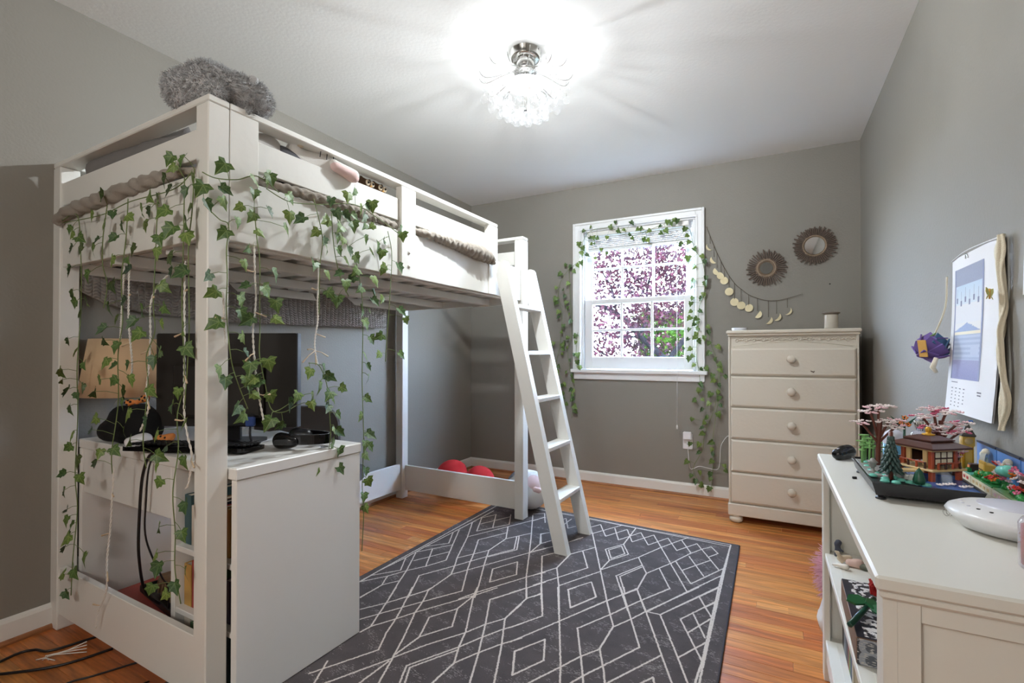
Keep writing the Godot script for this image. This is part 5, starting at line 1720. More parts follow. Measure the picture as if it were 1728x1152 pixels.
	blossom_tree(g, Vector3(2.840 - ox, base - 0.7225 + 0.003, 2.225 - oz), 0.135, [[Vector3(-0.012, 0.156, 0), 11], [Vector3(0.016, 0.148, 0.0), 11], [Vector3(0.036, 0.122, 0.004), 9], [Vector3(-0.034, 0.136, 0.006), 9], [Vector3(-0.014, 0.112, 0.016), 12], [Vector3(0.010, 0.100, 0.018), 9], [Vector3(0.044, 0.104, 0.0), 7]], pinks)
	blossom_tree(g, Vector3(2.862 - ox, base - 0.7225 + 0.003, 2.26 - oz), 0.05, [[Vector3(0.006, 0.062, 0.0), 7], [Vector3(-0.006, 0.05, 0.006), 6]], pinks)


func toy_street() -> void:
	var ox := 2.950
	var oz := 2.21
	var g := thing("toy_street", "row of toy brick street scenes with clock tower and flowers by the wall", "toy set", Transform3D(Basis(), Vector3(ox, 0.7225, oz)))
	var P := func(x: float, y: float, z: float, ry := 0.0, rx := 0.0, rz := 0.0) -> Transform3D: return T(x - ox, y, z - oz, ry, rx, rz)
	mat("toy_yellow", rgb(218, 178, 84), 0.35)
	mat("toy_sky", rgb(92, 140, 208), 0.3)
	mat("toy_navy", rgb(30, 40, 66), 0.3)
	mat("toy_slate", rgb(88, 84, 80), 0.4)
	mat("toy_leaf", rgb(44, 138, 64), 0.35)
	# three base boxes with a printed white edge
	for k in 3:
		var z := 2.075 + k * 0.135
		part(g, "base_box", cbox(0.055, 0.018, 0.130, 0.001), M.toy_cream, P.call(2.951, 0.009, z))
		part(g, "ground_plate", cbox(0.053, 0.004, 0.128, 0.0006), [M.toy_teal, M.toy_leaf, M.toy_green][k], P.call(2.951, 0.020, z))
		for j in 5: part(g, "edge_lettering_brick", cbox(0.001, 0.007, 0.012, 0), [M.toy_red, M.toy_tan, M.toy_pink][k], P.call(2.923, 0.009, z - 0.046 + j * 0.023))
		part(g, "backdrop", cbox(0.004, 0.072, 0.130, 0.0005), M.toy_sky, P.call(2.976, 0.054, z))
		part(g, "backdrop_edge", cbox(0.007, 0.006, 0.130, 0.001), M.toy_navy, P.call(2.9755, 0.0925, z))
	# clock tower
	part(g, "tower_shaft", cbox(0.022, 0.062, 0.022, 0.001), M.toy_yellow, P.call(2.942, 0.053, 2.052))
	for s in [-1, 1]:
		part(g, "tower_pier", cbox(0.0035, 0.062, 0.003, 0.0005), M.toy_gold, P.call(2.9305, 0.053, 2.052 + s * 0.009))
		part(g, "tower_pier", cbox(0.003, 0.062, 0.0035, 0.0005), M.toy_gold, P.call(2.942 + s * 0.009, 0.053, 2.0635))
	part(g, "clock_stage", cbox(0.026, 0.026, 0.026, 0.001), M.toy_yellow, P.call(2.942, 0.096, 2.052))
	for q in [[2.9288, 2.052, 90.0], [2.942, 2.0652, 0.0]]:
		part(g, "clock_face", lathe([Vector2(0, 0.0016), Vector2(0.008, 0.0014), Vector2(0.0088, 0)], 18), M.toy_tan, P.call(q[0], 0.097, q[1], -q[2], 90))
	part(g, "tower_cornice", cbox(0.030, 0.006, 0.030, 0.001), M.toy_slate, P.call(2.942, 0.112, 2.052))
	var sp := tool()
	sp.set_smooth_group(-1)
	for k in 4:
		var a := Basis(Vector3.UP, PI / 2 * k)
		tri(sp, a * Vector3(0, 0.034, 0), a * Vector3(0.0135, 0, 0.0135), a * Vector3(-0.0135, 0, 0.0135))
	part(g, "spire", done(sp), M.toy_slate, P.call(2.942, 0.115, 2.052))
	part(g, "blue_stud", cbox(0.008, 0.007, 0.008, 0.001), M.toy_blue, P.call(2.948, 0.150, 2.058))
	part(g, "market_stall", cbox(0.020, 0.020, 0.020, 0.001), M.toy_brown, P.call(2.945, 0.032, 2.092))
	part(g, "stall_sign", cbox(0.002, 0.008, 0.016, 0.0005), M.toy_orange, P.call(2.934, 0.034, 2.092))
	# white arch
	var arch := tool()
	var o := PackedVector2Array()
	for i in 13: o.append(Vector2(0.018 * cos(PI * i / 12), 0.028 + 0.026 * sin(PI * i / 12)))
	o.append(Vector2(-0.018, 0))
	o.append(Vector2(-0.012, 0))
	for i in 13: o.append(Vector2(-0.012 * cos(PI * i / 12), 0.028 + 0.018 * sin(PI * i / 12)))
	o.append(Vector2(0.012, 0))
	o.append(Vector2(0.018, 0))
	add_slab(arch, o, 0.010)
	part(g, "white_arch", done(arch), M.toy_light_grey, P.call(2.955, 0.022, 2.125, 60))
	for q in [[2.962, 0.070, 2.100], [2.963, 0.078, 2.110], [2.966, 0.062, 2.215], [2.968, 0.072, 2.225], [2.966, 0.075, 2.235]]:
		part(g, "cloud_brick", ball(0.009, 10), M.toy_cream, P.call(q[0], q[1], q[2]))
	# yellow hut
	part(g, "yellow_hut", cbox(0.024, 0.034, 0.034, 0.002), M.toy_yellow, P.call(2.948, 0.040, 2.170))
	for k in 4: part(g, "hut_merlon", cbox(0.006, 0.008, 0.006, 0.001), M.toy_yellow, P.call(2.939, 0.060, 2.157 + k * 0.009))
	for k in 3: part(g, "hut_window", cbox(0.001, 0.004, 0.004, 0), M.toy_black, P.call(2.9355, 0.042, 2.160 + k * 0.010))
	# bushes and flowers
	for q in [[2.932, 0.029, 2.165, 0.009], [2.936, 0.032, 2.185, 0.010], [2.930, 0.027, 2.105, 0.007], [2.942, 0.034, 2.20, 0.010], [2.931, 0.026, 2.215, 0.008]]:
		part(g, "round_bush", ball(q[3], 10), M.toy_leaf, P.call(q[0], q[1], q[2]))
	var fc := [M.toy_orange, M.toy_red, M.toy_pink, M.toy_hot_pink, M.toy_white_pink]
	for k in 44:
		var z := 2.175 + 0.0054 * k
		var x := 2.931 + 0.030 * rng.randf()
		var y := 0.028 + (0.05 * rng.randf() if k > 12 else 0.012 * rng.randf())
		part(g, "flower", blossom_mesh(), fc[(k * 3) % 5] if k > 12 else fc[k % 2], P.call(x, y, z, k * 30.0, 20, 20 + k % 30))
		if k % 3 == 0: part(g, "leaf_clump", lathe([Vector2(0, 0), Vector2(0.010, 0.002), Vector2(0.006, 0.010), Vector2(0, 0.012)], 7), M.toy_leaf, P.call(x + 0.004, 0.022, z))
	part(g, "brown_trunk", tube([Vector3(0, 0, 0), Vector3(0.002, 0.03, 0.004), Vector3(0, 0.052, 0)], 0.013, 8), M.toy_brown, P.call(2.955, 0.022, 2.355))
	part(g, "teal_canopy", blob([[Vector3(-0.004, 0.0, -0.012), Vector3(0, 0.004, 0.012), 0.012, 0.014]], 0.004, 0.004), M.toy_teal, P.call(2.945, 0.062, 2.29))


# ---------------------------------------------------------------- soft toys

func plush_toys() -> void:
	var fluff := relief(mat("grey_fur", rgb(208, 208, 209), 1.0), noise_tex(0.35, 256, 3, 88), 0.7, 6.0)
	fluff.rim_enabled = true
	fluff.rim = 0.6
	var b := thing("grey_teddy", "fluffy grey teddy bear flopped face down over the bed's corner post", "soft toy", B(-0.06, 1.801, -0.05))
	var bear := part(b, "body", blob([[Vector3(-0.105, 0.055, 0.030), Vector3(-0.02, 0.066, 0.005), 0.056, 0.058], [Vector3(-0.02, 0.066, 0.005), Vector3(0.025, 0.062, -0.045), 0.058, 0.046],
		[Vector3(0.03, 0.058, -0.060), Vector3(0.038, 0.056, -0.100), 0.046, 0.046], [Vector3(0.038, 0.056, -0.100), Vector3(0.046, 0.046, -0.118), 0.044, 0.034],
		[Vector3(-0.10, 0.040, 0.035), Vector3(0.035, 0.026, 0.012), 0.036, 0.028], [Vector3(0.03, 0.02, -0.055), Vector3(0.045, 0.0, -0.07), 0.022, 0.018]], 0.0075, 0.014, 0.010), fluff)
	var hair := part(b, "fur", fur(bear.mesh, 9000, 0.011, 0.0013, 3), fluff)
	hair.set_meta("kind", "stuff")
	for q in [Vector3(0.0, 0.092, -0.085), Vector3(0.072, 0.088, -0.075)]:
		part(b, "ear", blob([[q, q + Vector3(0.004, 0.004, 0.0), 0.013, 0.013]], 0.004, 0.004, 0.003), fluff)
	# red heart cushion lying behind the floor rail
	var red := relief(mat("red_plush", rgb(206, 44, 46), 0.95), M.fine, 0.2, 8.0)
	single("heart_cushion", "red heart-shaped cushion on the floor behind the far bed rail", "cushion", blob([[Vector3(-0.115, 0.122, 0), Vector3(-0.05, 0.09, 0.02), 0.128, 0.09], [Vector3(0.118, 0.112, 0), Vector3(0.05, 0.085, 0.02), 0.118, 0.09], [Vector3(-0.08, 0.06, 0.02), Vector3(0.0, 0.058, 0.055), 0.055, 0.05], [Vector3(0.08, 0.06, 0.02), Vector3(0.0, 0.058, 0.055), 0.055, 0.05]], 0.016, 0.03), red, Transform3D(Basis(), Vector3(0.468, 0.008, 0.80)))
	# round white plush with a grey and a pink patch
	var wp := relief(mat("white_plush", rgb(232, 228, 222), 1.0), M.fine, 0.3, 7.0)
	mat("patch_pink", rgb(232, 202, 198), 1.0)
	mat("patch_grey", rgb(120, 118, 124), 1.0)
	var c := thing("round_plush", "round white plush ball with pink and grey patches beside the bed post", "soft toy", Transform3D(Basis(), Vector3(1.012, 0.013, 0.865)))
	part(c, "body", blob([[Vector3(-0.02, 0.13, 0), Vector3(0.02, 0.128, 0), 0.128, 0.128]], 0.014, 0.02), wp)
	part(c, "patch", cap_patch(0.1305, 0.40), M.patch_pink, Transform3D(Basis.looking_at(-Vector3(0.55, 0.62, 0.6).normalized(), Vector3.UP), Vector3(0.02, 0.128, 0)))
	part(c, "patch", cap_patch(0.1305, 0.36), M.patch_grey, Transform3D(Basis.looking_at(-Vector3(-0.55, 0.75, 0.3).normalized(), Vector3.UP), Vector3(-0.02, 0.13, 0)))
	part(c, "nose", blob([[Vector3(0.095, 0.16, 0.085), Vector3(0.115, 0.152, 0.07), 0.02, 0.02]], 0.006, 0.006), M.patch_pink)
	# white plush and its pink ear, two spotted owl toys on the bed
	var w := thing("white_bed_plush", "white plush toy lying along the guard rail with a big pink ear", "soft toy", B(-0.06, 1.660, -0.45))
	part(w, "body", blob([[Vector3(-0.02, 0.075, 0.11), Vector3(-0.02, 0.08, 0.0), 0.05, 0.066], [Vector3(-0.02, 0.08, 0.0), Vector3(-0.02, 0.07, -0.10), 0.066, 0.055], [Vector3(-0.01, 0.05, 0.12), Vector3(0.0, 0.12, 0.13), 0.022, 0.02]], 0.011, 0.02), wp)
	part(w, "ear", blob([[Vector3(0.056, 0.082, 0.0), Vector3(0.064, 0.068, -0.075), 0.017, 0.021], [Vector3(0.064, 0.068, -0.075), Vector3(0.064, 0.064, -0.09), 0.019, 0.014]], 0.006, 0.01), M.patch_pink)
	part(w, "ear_back", blob([[Vector3(0.048, 0.092, 0.0), Vector3(0.054, 0.080, -0.09), 0.018, 0.021]], 0.006, 0.01), wp)
	for k in 3: part(w, "stitch", tube([Vector3(0.044 + 0.001 * k, 0.10, 0.055 - k * 0.028), Vector3(0.046, 0.125, 0.053 - k * 0.028)], 0.0016, 5), M.black_matte)
	part(w, "eye", blob([[Vector3(0.040, 0.134, 0.035), Vector3(0.038, 0.135, 0.012), 0.004, 0.004]], 0.002, 0.002), M.black_matte)
	part(w, "bow", blob([[Vector3(0.02, 0.125, 0.12), Vector3(0.02, 0.14, 0.10), 0.012, 0.014]], 0.005, 0.006), M.figure_cream)
	mat("owl_brown", rgb(92, 66, 46), 0.95)
	mat("owl_cream", rgb(222, 206, 180), 0.95)
	for q in [[-0.655, "spotted brown owl toy peeping over the guard rail, nearer the white plush"], [-0.725, "spotted brown owl toy peeping over the guard rail, nearer the ladder"]]:
		var o := thing("owl_toy", q[1], "soft toy", B(-0.062, 1.620, q[0]), "owl toys on the bed")
		part(o, "body", blob([[Vector3(0, 0.035, 0), Vector3(0, 0.122, 0), 0.032, 0.029], [Vector3(0, 0.13, 0.018), Vector3(0, 0.158, 0.024), 0.012, 0.005], [Vector3(0, 0.13, -0.018), Vector3(0, 0.158, -0.024), 0.012, 0.005]], 0.008, 0.012), M.owl_brown)
		for s in [-1, 1]:
			part(o, "eye_ring", lathe([Vector2(0, 0.004), Vector2(0.009, 0.003), Vector2(0.0115, 0)], 14), M.owl_cream, T(0.027, 0.128, s * 0.013, 0, 0, -90))
			part(o, "pupil", ball(0.005, 8), M.black_gloss, T(0.0305, 0.128, s * 0.013))
		part(o, "beak", ball(0.004, 8), M.tan_tag, T(0.031, 0.116, 0))
		for k in 5: part(o, "spot", ball(0.005, 8), M.owl_cream, T(0.028, 0.098 - 0.012 * (k / 2), -0.014 + 0.014 * (k % 3)))
	# fluffy pink and white plush by the bookcase
	var pk := mat("pink_fur", rgb(236, 186, 202), 1.0)
	var pl := thing("fluffy_plush", "fluffy pink and white plush on the floor behind the bookcase", "soft toy", Transform3D(Basis(), Vector3(2.722, 0, 1.735)))
	part(pl, "body", blob([[Vector3(0, 0.115, 0), Vector3(0, 0.13, 0), 0.112, 0.10], [Vector3(0, 0.25, 0), Vector3(0, 0.30, 0), 0.10, 0.085]], 0.016, 0.03), wp)
	var tf := tool()
	for k in 1900:
		var u := rng.randf() * TAU
		var y := rng.randf_range(-0.7, 1.0)
		var dir := Vector3(sqrt(1 - y * y) * cos(u), y, sqrt(1 - y * y) * sin(u))
		var r0 := Vector3(0, 0.275, 0) + dir * Vector3(0.092, 0.105, 0.092)
		var e := r0 + (dir + Vector3(rng.randfn(0, 0.3), -0.25 + rng.randfn(0, 0.3), rng.randfn(0, 0.3))) * 0.028
		add_tube(tf, PackedVector3Array([r0, e]), [0.0032, 0.0008], 3, false)
	var tuft := part(pl, "fur_tufts", done(tf), pk)
	tuft.set_meta("kind", "stuff")


# a shallow cap of a sphere facing +z
func cap_patch(r: float, half: float) -> ArrayMesh:
	var prof := []
	for i in 7:
		var a := half * (1.0 - i / 6.0)
		prof.append(Vector2(r * sin(a), r * cos(a)))
	var st := tool()
	add_lathe(st, prof, 20, Transform3D(Basis(Vector3(1, 0, 0), Vector3(0, 0, 1), Vector3(0, -1, 0)), Vector3.ZERO))
	return done(st)


# ---------------------------------------------------------------- the rug

func rug() -> void:
	var wmm := 1550
	var lmm := 2430
	var sc := 1.5
	var iw := int(wmm / sc)
	var il := int(lmm / sc)
	var im := Image.create(iw, il, false, Image.FORMAT_RGB8)
	var nz := FastNoiseLite.new()
	nz.seed = 4
	nz.frequency = 0.012
	nz.fractal_octaves = 4
	var fn := FastNoiseLite.new()
	fn.seed = 8
	fn.frequency = 0.5
	# charcoal pile, faintly mottled, worn through to pale backing in streaks along the weave
	for y in il:
		for x in iw:
			var v := 0.5 + 0.5 * nz.get_noise_2d(x, y)
			var g := fn.get_noise_2d(x, y)
			var c := Color8(64, 57, 56).lerp(Color8(82, 73, 71), v)
			var worn := nz.get_noise_2d(x * 0.9 + 700.0, y * 1.6 - 300.0)
			if worn > 0.10 and fn.get_noise_2d(x * 0.12, y * 1.4 + 50.0) > 0.46 - worn * 0.5:
				c = c.lerp(Color8(186, 178, 168), 0.6)
			c = c.lightened(maxf(g, 0.0) * 0.10).darkened(maxf(-g, 0.0) * 0.16)
			im.set_pixel(x, y, c)
	var lines := []
	for l in RUG_LINES:
		lines.append(l)
		# the far half's drawing comes again, turned round, on the half nearest the camera
		var turned := []
		var ok := true
		for i in range(0, l.size(), 2):
			turned.append(wmm - l[i])
			turned.append(lmm - l[i + 1])
			if l[i + 1] > 440: ok = false
		if ok: lines.append(turned)
	lines.append([40, 60, 34, 1200, 42, 2380, 1508, 2384])
	lines.append([1508, 46, 1500, 1200, 1506, 2384])
	lines.append([40, 52, 800, 46, 1508, 48])
	for l in lines:
		for i in range(0, l.size() - 2, 2):
			var a := Vector2(l[i], l[i + 1]) / sc
			var b := Vector2(l[i + 2], l[i + 3]) / sc
			var n := int(a.distance_to(b)) + 1
			for k in n + 1:
				var p := a.lerp(b, float(k) / n) + Vector2(nz.get_noise_1d(k * 9.0 + a.x), nz.get_noise_1d(k * 9.0 + a.y + 99)) * 1.2
				for dy in range(-2, 3):
					for dx in range(-2, 3):
						if dx * dx + dy * dy > 4: continue
						var q := Vector2i(p) + Vector2i(dx, dy)
						if q.x < 0 or q.y < 0 or q.x >= iw or q.y >= il: continue
						var s := 0.5 + 0.5 * fn.get_noise_2d(q.x * 1.3, q.y * 1.3)
						im.set_pixel(q.x, q.y, Color8(180, 168, 156).lerp(Color8(212, 200, 188), s))
	var m := mat("rug_pile", Color.WHITE, 1.0)
	m.albedo_texture = ImageTexture.create_from_image(im)
	var edge := relief(mat("rug_binding", rgb(60, 55, 60), 1.0), M.fine, 0.1, 8.0)
	# the rug lies a little out of square; thickness 11 mm with a rounded binding
	var r := thing("area_rug", "charcoal area rug with thin cream lines in a lattice of diamonds", "rug", Transform3D(Basis(), Vector3(0.762, 0, 0.775)))
	var f := func(u: float, v: float, y: float) -> Vector3: return Vector3(u * 1.55, y, v * 2.43 + 0.071 * u * 1.55)
	var st := tool()
	st.set_smooth_group(0)
	var nu := 24
	var nv := 36
	for i in nu:
		for j in nv:
			for t in [[0, 0], [1, 0], [1, 1], [0, 0], [1, 1], [0, 1]]:
				var u: float = (i + t[0]) / float(nu)
				var v: float = (j + t[1]) / float(nv)
				st.set_uv(Vector2(u, v))
				st.add_vertex(f.call(u, v, 0.011))
	part(r, "pile", done(st), m)
	var bs := tool()
	var rim := PackedVector3Array()
	var cr := 0.012
	for c in [[0, 0, 180], [1, 0, 270], [1, 1, 0], [0, 1, 90]]:
		var cc: Vector3 = f.call(float(c[0]), float(c[1]), 0.0058)
		rim.append(cc)
		rim.append(f.call(float([[1, 0], [1, 1], [0, 1], [0, 0]][[180, 270, 0, 90].find(c[2])][0]), float([[1, 0], [1, 1], [0, 1], [0, 0]][[180, 270, 0, 90].find(c[2])][1]), 0.0058))
	for k in 4:
		add_tube(bs, PackedVector3Array([rim[k * 2], rim[k * 2 + 1]]), 0.0056, 8)
	part(r, "binding", done(bs), edge)


# ---------------------------------------------------------------- the crystal ceiling light

func chandelier() -> void:
	var cx := 1.482
	var cz := 1.838
	var c := thing("chandelier", "small chrome ceiling light hung with clear crystal balls, lit", "ceiling light", Transform3D(Basis(), Vector3(cx, 2.12, cz)))
	var Y := func(y: float) -> float: return y - 2.12
	var cry := mat("crystal", Color(0.9, 0.9, 0.92, 0.004), 0.02)
	cry.transparency = BaseMaterial3D.TRANSPARENCY_ALPHA
	part(c, "canopy", lathe([Vector2(0, 0.275), Vector2(0.045, 0.275), Vector2(0.062, 0.279), Vector2(0.068, 0.288), Vector2(0.068, 0.312), Vector2(0.072, 0.316), Vector2(0.072, 0.3195)], 36), M.chrome)
	part(c, "collar", lathe([Vector2(0.036, 0.245), Vector2(0.040, 0.250), Vector2(0.040, 0.276)], 28), M.chrome)
	part(c, "hub_plate", lathe([Vector2(0, 0.225), Vector2(0.05, 0.226), Vector2(0.052, 0.230), Vector2(0.03, 0.246), Vector2(0, 0.246)], 28), M.chrome)
	part(c, "stem", lathe([Vector2(0.008, 0.05), Vector2(0.008, 0.24)], 10), M.chrome)
	var bulb_mat := mat("bulb_glow", Color(1, 1, 1), 0.4)
	bulb_mat.emission_enabled = true
	bulb_mat.emission = Color(1.0, 0.96, 0.90)
	bulb_mat.emission_energy_multiplier = 4.0
	for k in 3:
		var a := TAU * k / 3 + 0.5
		var p := Vector3(0.026 * cos(a), 0.150, 0.026 * sin(a))
		part(c, "bulb", lathe([Vector2(0, -0.024), Vector2(0.009, -0.02), Vector2(0.0125, -0.008), Vector2(0.011, 0.008), Vector2(0.007, 0.022), Vector2(0, 0.022)], 14), bulb_mat, Transform3D(Basis(), p))
		part(c, "socket", lathe([Vector2(0.008, 0.02), Vector2(0.009, 0.05), Vector2(0, 0.07)], 12), M.chrome, Transform3D(Basis(), p))
		var l := OmniLight3D.new()
		l.name = "bulb_light"
		c.add_child(l, true)
		l.position = p
		l.light_color = Color(0.95, 0.98, 1.0)
		l.light_energy = 0.54
		l.light_size = 0.012
		l.omni_range = 8.0
		l.omni_attenuation = 2.0
		l.shadow_enabled = true
	# a dished pan of frosted glass in two rings above the bulbs
	for q in [[0.0, 0.046, 0.93], [0.046, 0.088, 0.80]]:
		var fp := mat("frosted_pan_%d" % int(q[1] * 1000), Color(0.97, 0.97, 0.97, q[2]), 0.6)
		fp.transparency = BaseMaterial3D.TRANSPARENCY_ALPHA
		part(c, "frosted_pan", lathe([Vector2(q[0], 0.1655 + q[0] * 0.02), Vector2(q[1], 0.1655 + q[1] * 0.02)], 40), fp)
	# wire arms that curl up at their tips, each with a ball hung from it
	var bl := ball(0.0195, 14)
	var tiers := [[0.078, 2.352, 8, 0.0], [0.188, 2.285, 12, 0.1], [0.150, 2.252, 11, 0.3], [0.192, 2.232, 13, 0.35], [0.128, 2.212, 11, 0.0], [0.158, 2.198, 12, 0.2], [0.112, 2.178, 11, 0.15], [0.088, 2.153, 10, 0.0], [0.045, 2.142, 5, 0.2]]
	for t in tiers:
		for k in t[2]:
			var a: float = TAU * k / t[2] + t[3]
			var p := Vector3(t[0] * cos(a), Y.call(t[1]), t[0] * sin(a))
			var o := part(c, "crystal_ball", bl, cry, Transform3D(Basis(), p))
			part(o, "pin", tube([Vector3(0, 0.018, 0), Vector3(0, 0.032, 0)], 0.0012, 4), M.chrome)
	for k in 14:
		var a := TAU * k / 14 + 0.12
		var d := Vector3(cos(a), 0, sin(a))
		var lift := 0.02 * (k % 2)
		part(c, "arm", tube([d * 0.03 + Vector3(0, 0.235, 0), d * 0.10 + Vector3(0, 0.222 - lift, 0), d * 0.17 + Vector3(0, 0.195 - lift, 0), d * 0.200 + Vector3(0, 0.196 - lift, 0), d * 0.216 + Vector3(0, 0.216 - lift, 0)], 0.0018, 5, 14), M.chrome)
	# bead curtains: two close rings round the bulbs above their glow, and a wide skirt below
	var bead := mat("bead_crystal", Color(0.5, 0.5, 0.52, 0.03), 0.04)
	bead.transparency = BaseMaterial3D.TRANSPARENCY_ALPHA
	for q in [[0.050, 22, 0.172, 0.223], [0.10, 20, 0.03, 0.10]]:
		part(c, "ring", ring_tube(q[0], 0.0022, q[3]), M.chrome)
		for k in q[1]:
			var a: float = TAU * k / q[1]
			var st := tool()
			var n := int((q[3] - q[2]) / 0.0110)
			for j in n:
				add_lathe(st, [Vector2(0, -0.0055), Vector2(0.0046, -0.003), Vector2(0.0055, 0), Vector2(0.0046, 0.003), Vector2(0, 0.0055)], 7, Transform3D(Basis(), Vector3(0, q[2] + 0.0055 + j * 0.0110, 0)))
			part(c, "bead_string", done(st), bead, Transform3D(Basis(), Vector3(q[0] * cos(a), 0, q[0] * sin(a))))


func ring_tube(r: float, t: float, y: float) -> ArrayMesh:
	var p := PackedVector3Array()
	for k in 41: p.append(Vector3(r * cos(TAU * k / 40), y, r * sin(TAU * k / 40)))
	var st := tool()
	add_tube(st, p, t, 5, false)
	return done(st)


# ---------------------------------------------------------------- ivy

var leaf_meshes := []


func make_leaves() -> void:
	# an ivy leaf of five lobes, folded along its midrib; the stalk end is at the origin and the tip points down (-y)
	for v in 4:
		var half := [Vector2(0, 0.10), Vector2(0.20, 0.24), Vector2(0.50, 0.06), Vector2(0.36, -0.12), Vector2(0.42, -0.34), Vector2(0.22, -0.46), Vector2(0.0, -0.86)]
		var fold: float = [0.30, -0.18, 0.42, 0.12][v]
		var bend: float = [0.25, 0.15, -0.15, 0.4][v]
		var st := tool()
		st.set_smooth_group(-1)
		var w: float = [1.0, 0.92, 0.82, 1.08][v]
		for s in [1.0, -1.0]:
			var pts := []
			for q in half:
				var wob := 1.0 + 0.10 * sin(q.y * 7.0 + v * 2.0 + s)
				pts.append(Vector3(s * q.x * w * wob, q.y, fold * absf(q.x) - bend * q.y * q.y))
			var mid := [Vector3(0, 0.02, 0.02), Vector3(0, -0.40, 0.02 - bend * 0.16)]
			var fan := [[mid[0], pts[0], pts[1]], [mid[0], pts[1], pts[2]], [mid[0], pts[2], pts[3]], [mid[0], pts[3], mid[1]], [mid[1], pts[3], pts[4]], [mid[1], pts[4], pts[5]], [mid[1], pts[5], pts[6]]]
			for t in fan:
				if s < 0: t.reverse()
				for q in t:
					st.set_uv(Vector2(0.5 + q.x, 0.5 - q.y * 0.9 - 0.25))
					st.add_vertex(q)
		leaf_meshes.append(done(st))


func leaf_texture(base: Color, vein: Color) -> ImageTexture:
	var im := Image.create(64, 64, false, Image.FORMAT_RGB8)
	var nz := FastNoiseLite.new()
	nz.frequency = 0.12
	var root := Vector2(32, 15)
	for y in 64:
		for x in 64:
			var p := Vector2(x, y)
			var c := base.lightened(0.12 * nz.get_noise_2d(x, y)).darkened(0.10 * maxf(0.0, nz.get_noise_2d(x + 90.0, y)))
			var dmin := absf(p.x - 32.0) if p.y > 14 else 9.0
			for d in [Vector2(0.9, -0.1), Vector2(-0.9, -0.1), Vector2(0.75, 0.66), Vector2(-0.75, 0.66)]:
				var r: Vector2 = p - root
				if r.dot(d) > 0: dmin = minf(dmin, absf(r.cross(d.normalized())))
			if dmin < 1.3: c = c.lerp(vein, 0.55)
			im.set_pixel(x, y, c)
	return ImageTexture.create_from_image(im)


func ivy_strand(label: String, group: String, stem: Array, leaves: Array, size: float, to3: Callable, out: Vector3, mats: Array, stem_mat: Material) -> void:
	var pts := []
	for i in range(0, stem.size(), 2):
		pts.append((to3.call(stem[i] / 1000.0, stem[i + 1] / 1000.0) as Vector3) + out * 0.004 * sin(i * 1.7))
	var org: Vector3 = pts[0]
	var t := thing("ivy_garland", label, "ivy", Transform3D(Basis(), org), group)
	var loc := []
	for p in pts: loc.append(p - org)
	var path := smooth_path(PackedVector3Array(loc), 10 * pts.size())
	var st := tool()
	add_tube(st, path, 0.0016, 5)
	var side := out.cross(Vector3.UP).normalized()
	var n := 0
	for i in range(0, leaves.size(), 2):
		var at: Vector3 = (to3.call(leaves[i] / 1000.0, leaves[i + 1] / 1000.0) as Vector3) - org + out * rng.randf_range(0.002, 0.020)
		# the leaf hangs from its stalk, so its base sits above the point where it shows
		var s := size * rng.randf_range(0.8, 1.2)
		var basep := at + Vector3(0, s * 0.25, 0)
		var near := path[0]
		for q in path:
			if q.distance_squared_to(basep + Vector3(0, 0.01, 0)) < near.distance_squared_to(basep + Vector3(0, 0.01, 0)): near = q
		if near.distance_to(basep) < 0.16:
			add_tube(st, PackedVector3Array([near, near.lerp(basep, 0.5) + Vector3(0, 0.004, 0), basep]), 0.0009, 4, false)
		var toward := side if (basep - near).dot(side) > 0 else -side
		var yaw := rng.randf_range(-0.75, 0.75)
		var face := (out * cos(yaw) + side * sin(yaw)).normalized()
		var zz := (face + Vector3(0, rng.randf_range(-0.1, 0.5), 0)).normalized()
		var xx := Vector3.UP.cross(zz).normalized()
		var roll := rng.randf_range(-0.5, 0.5) + 0.55 * (1.0 if xx.dot(toward) > 0 else -1.0)
		var bs := Basis(xx, zz.cross(xx), zz).rotated(zz, roll)
		part(t, "leaf", leaf_meshes[n % 4], mats[(n * 5 + i) % mats.size()], Transform3D(bs.scaled_local(Vector3.ONE * s), basep))
		n += 1
	part(t, "vine_stem", done(st), stem_mat)


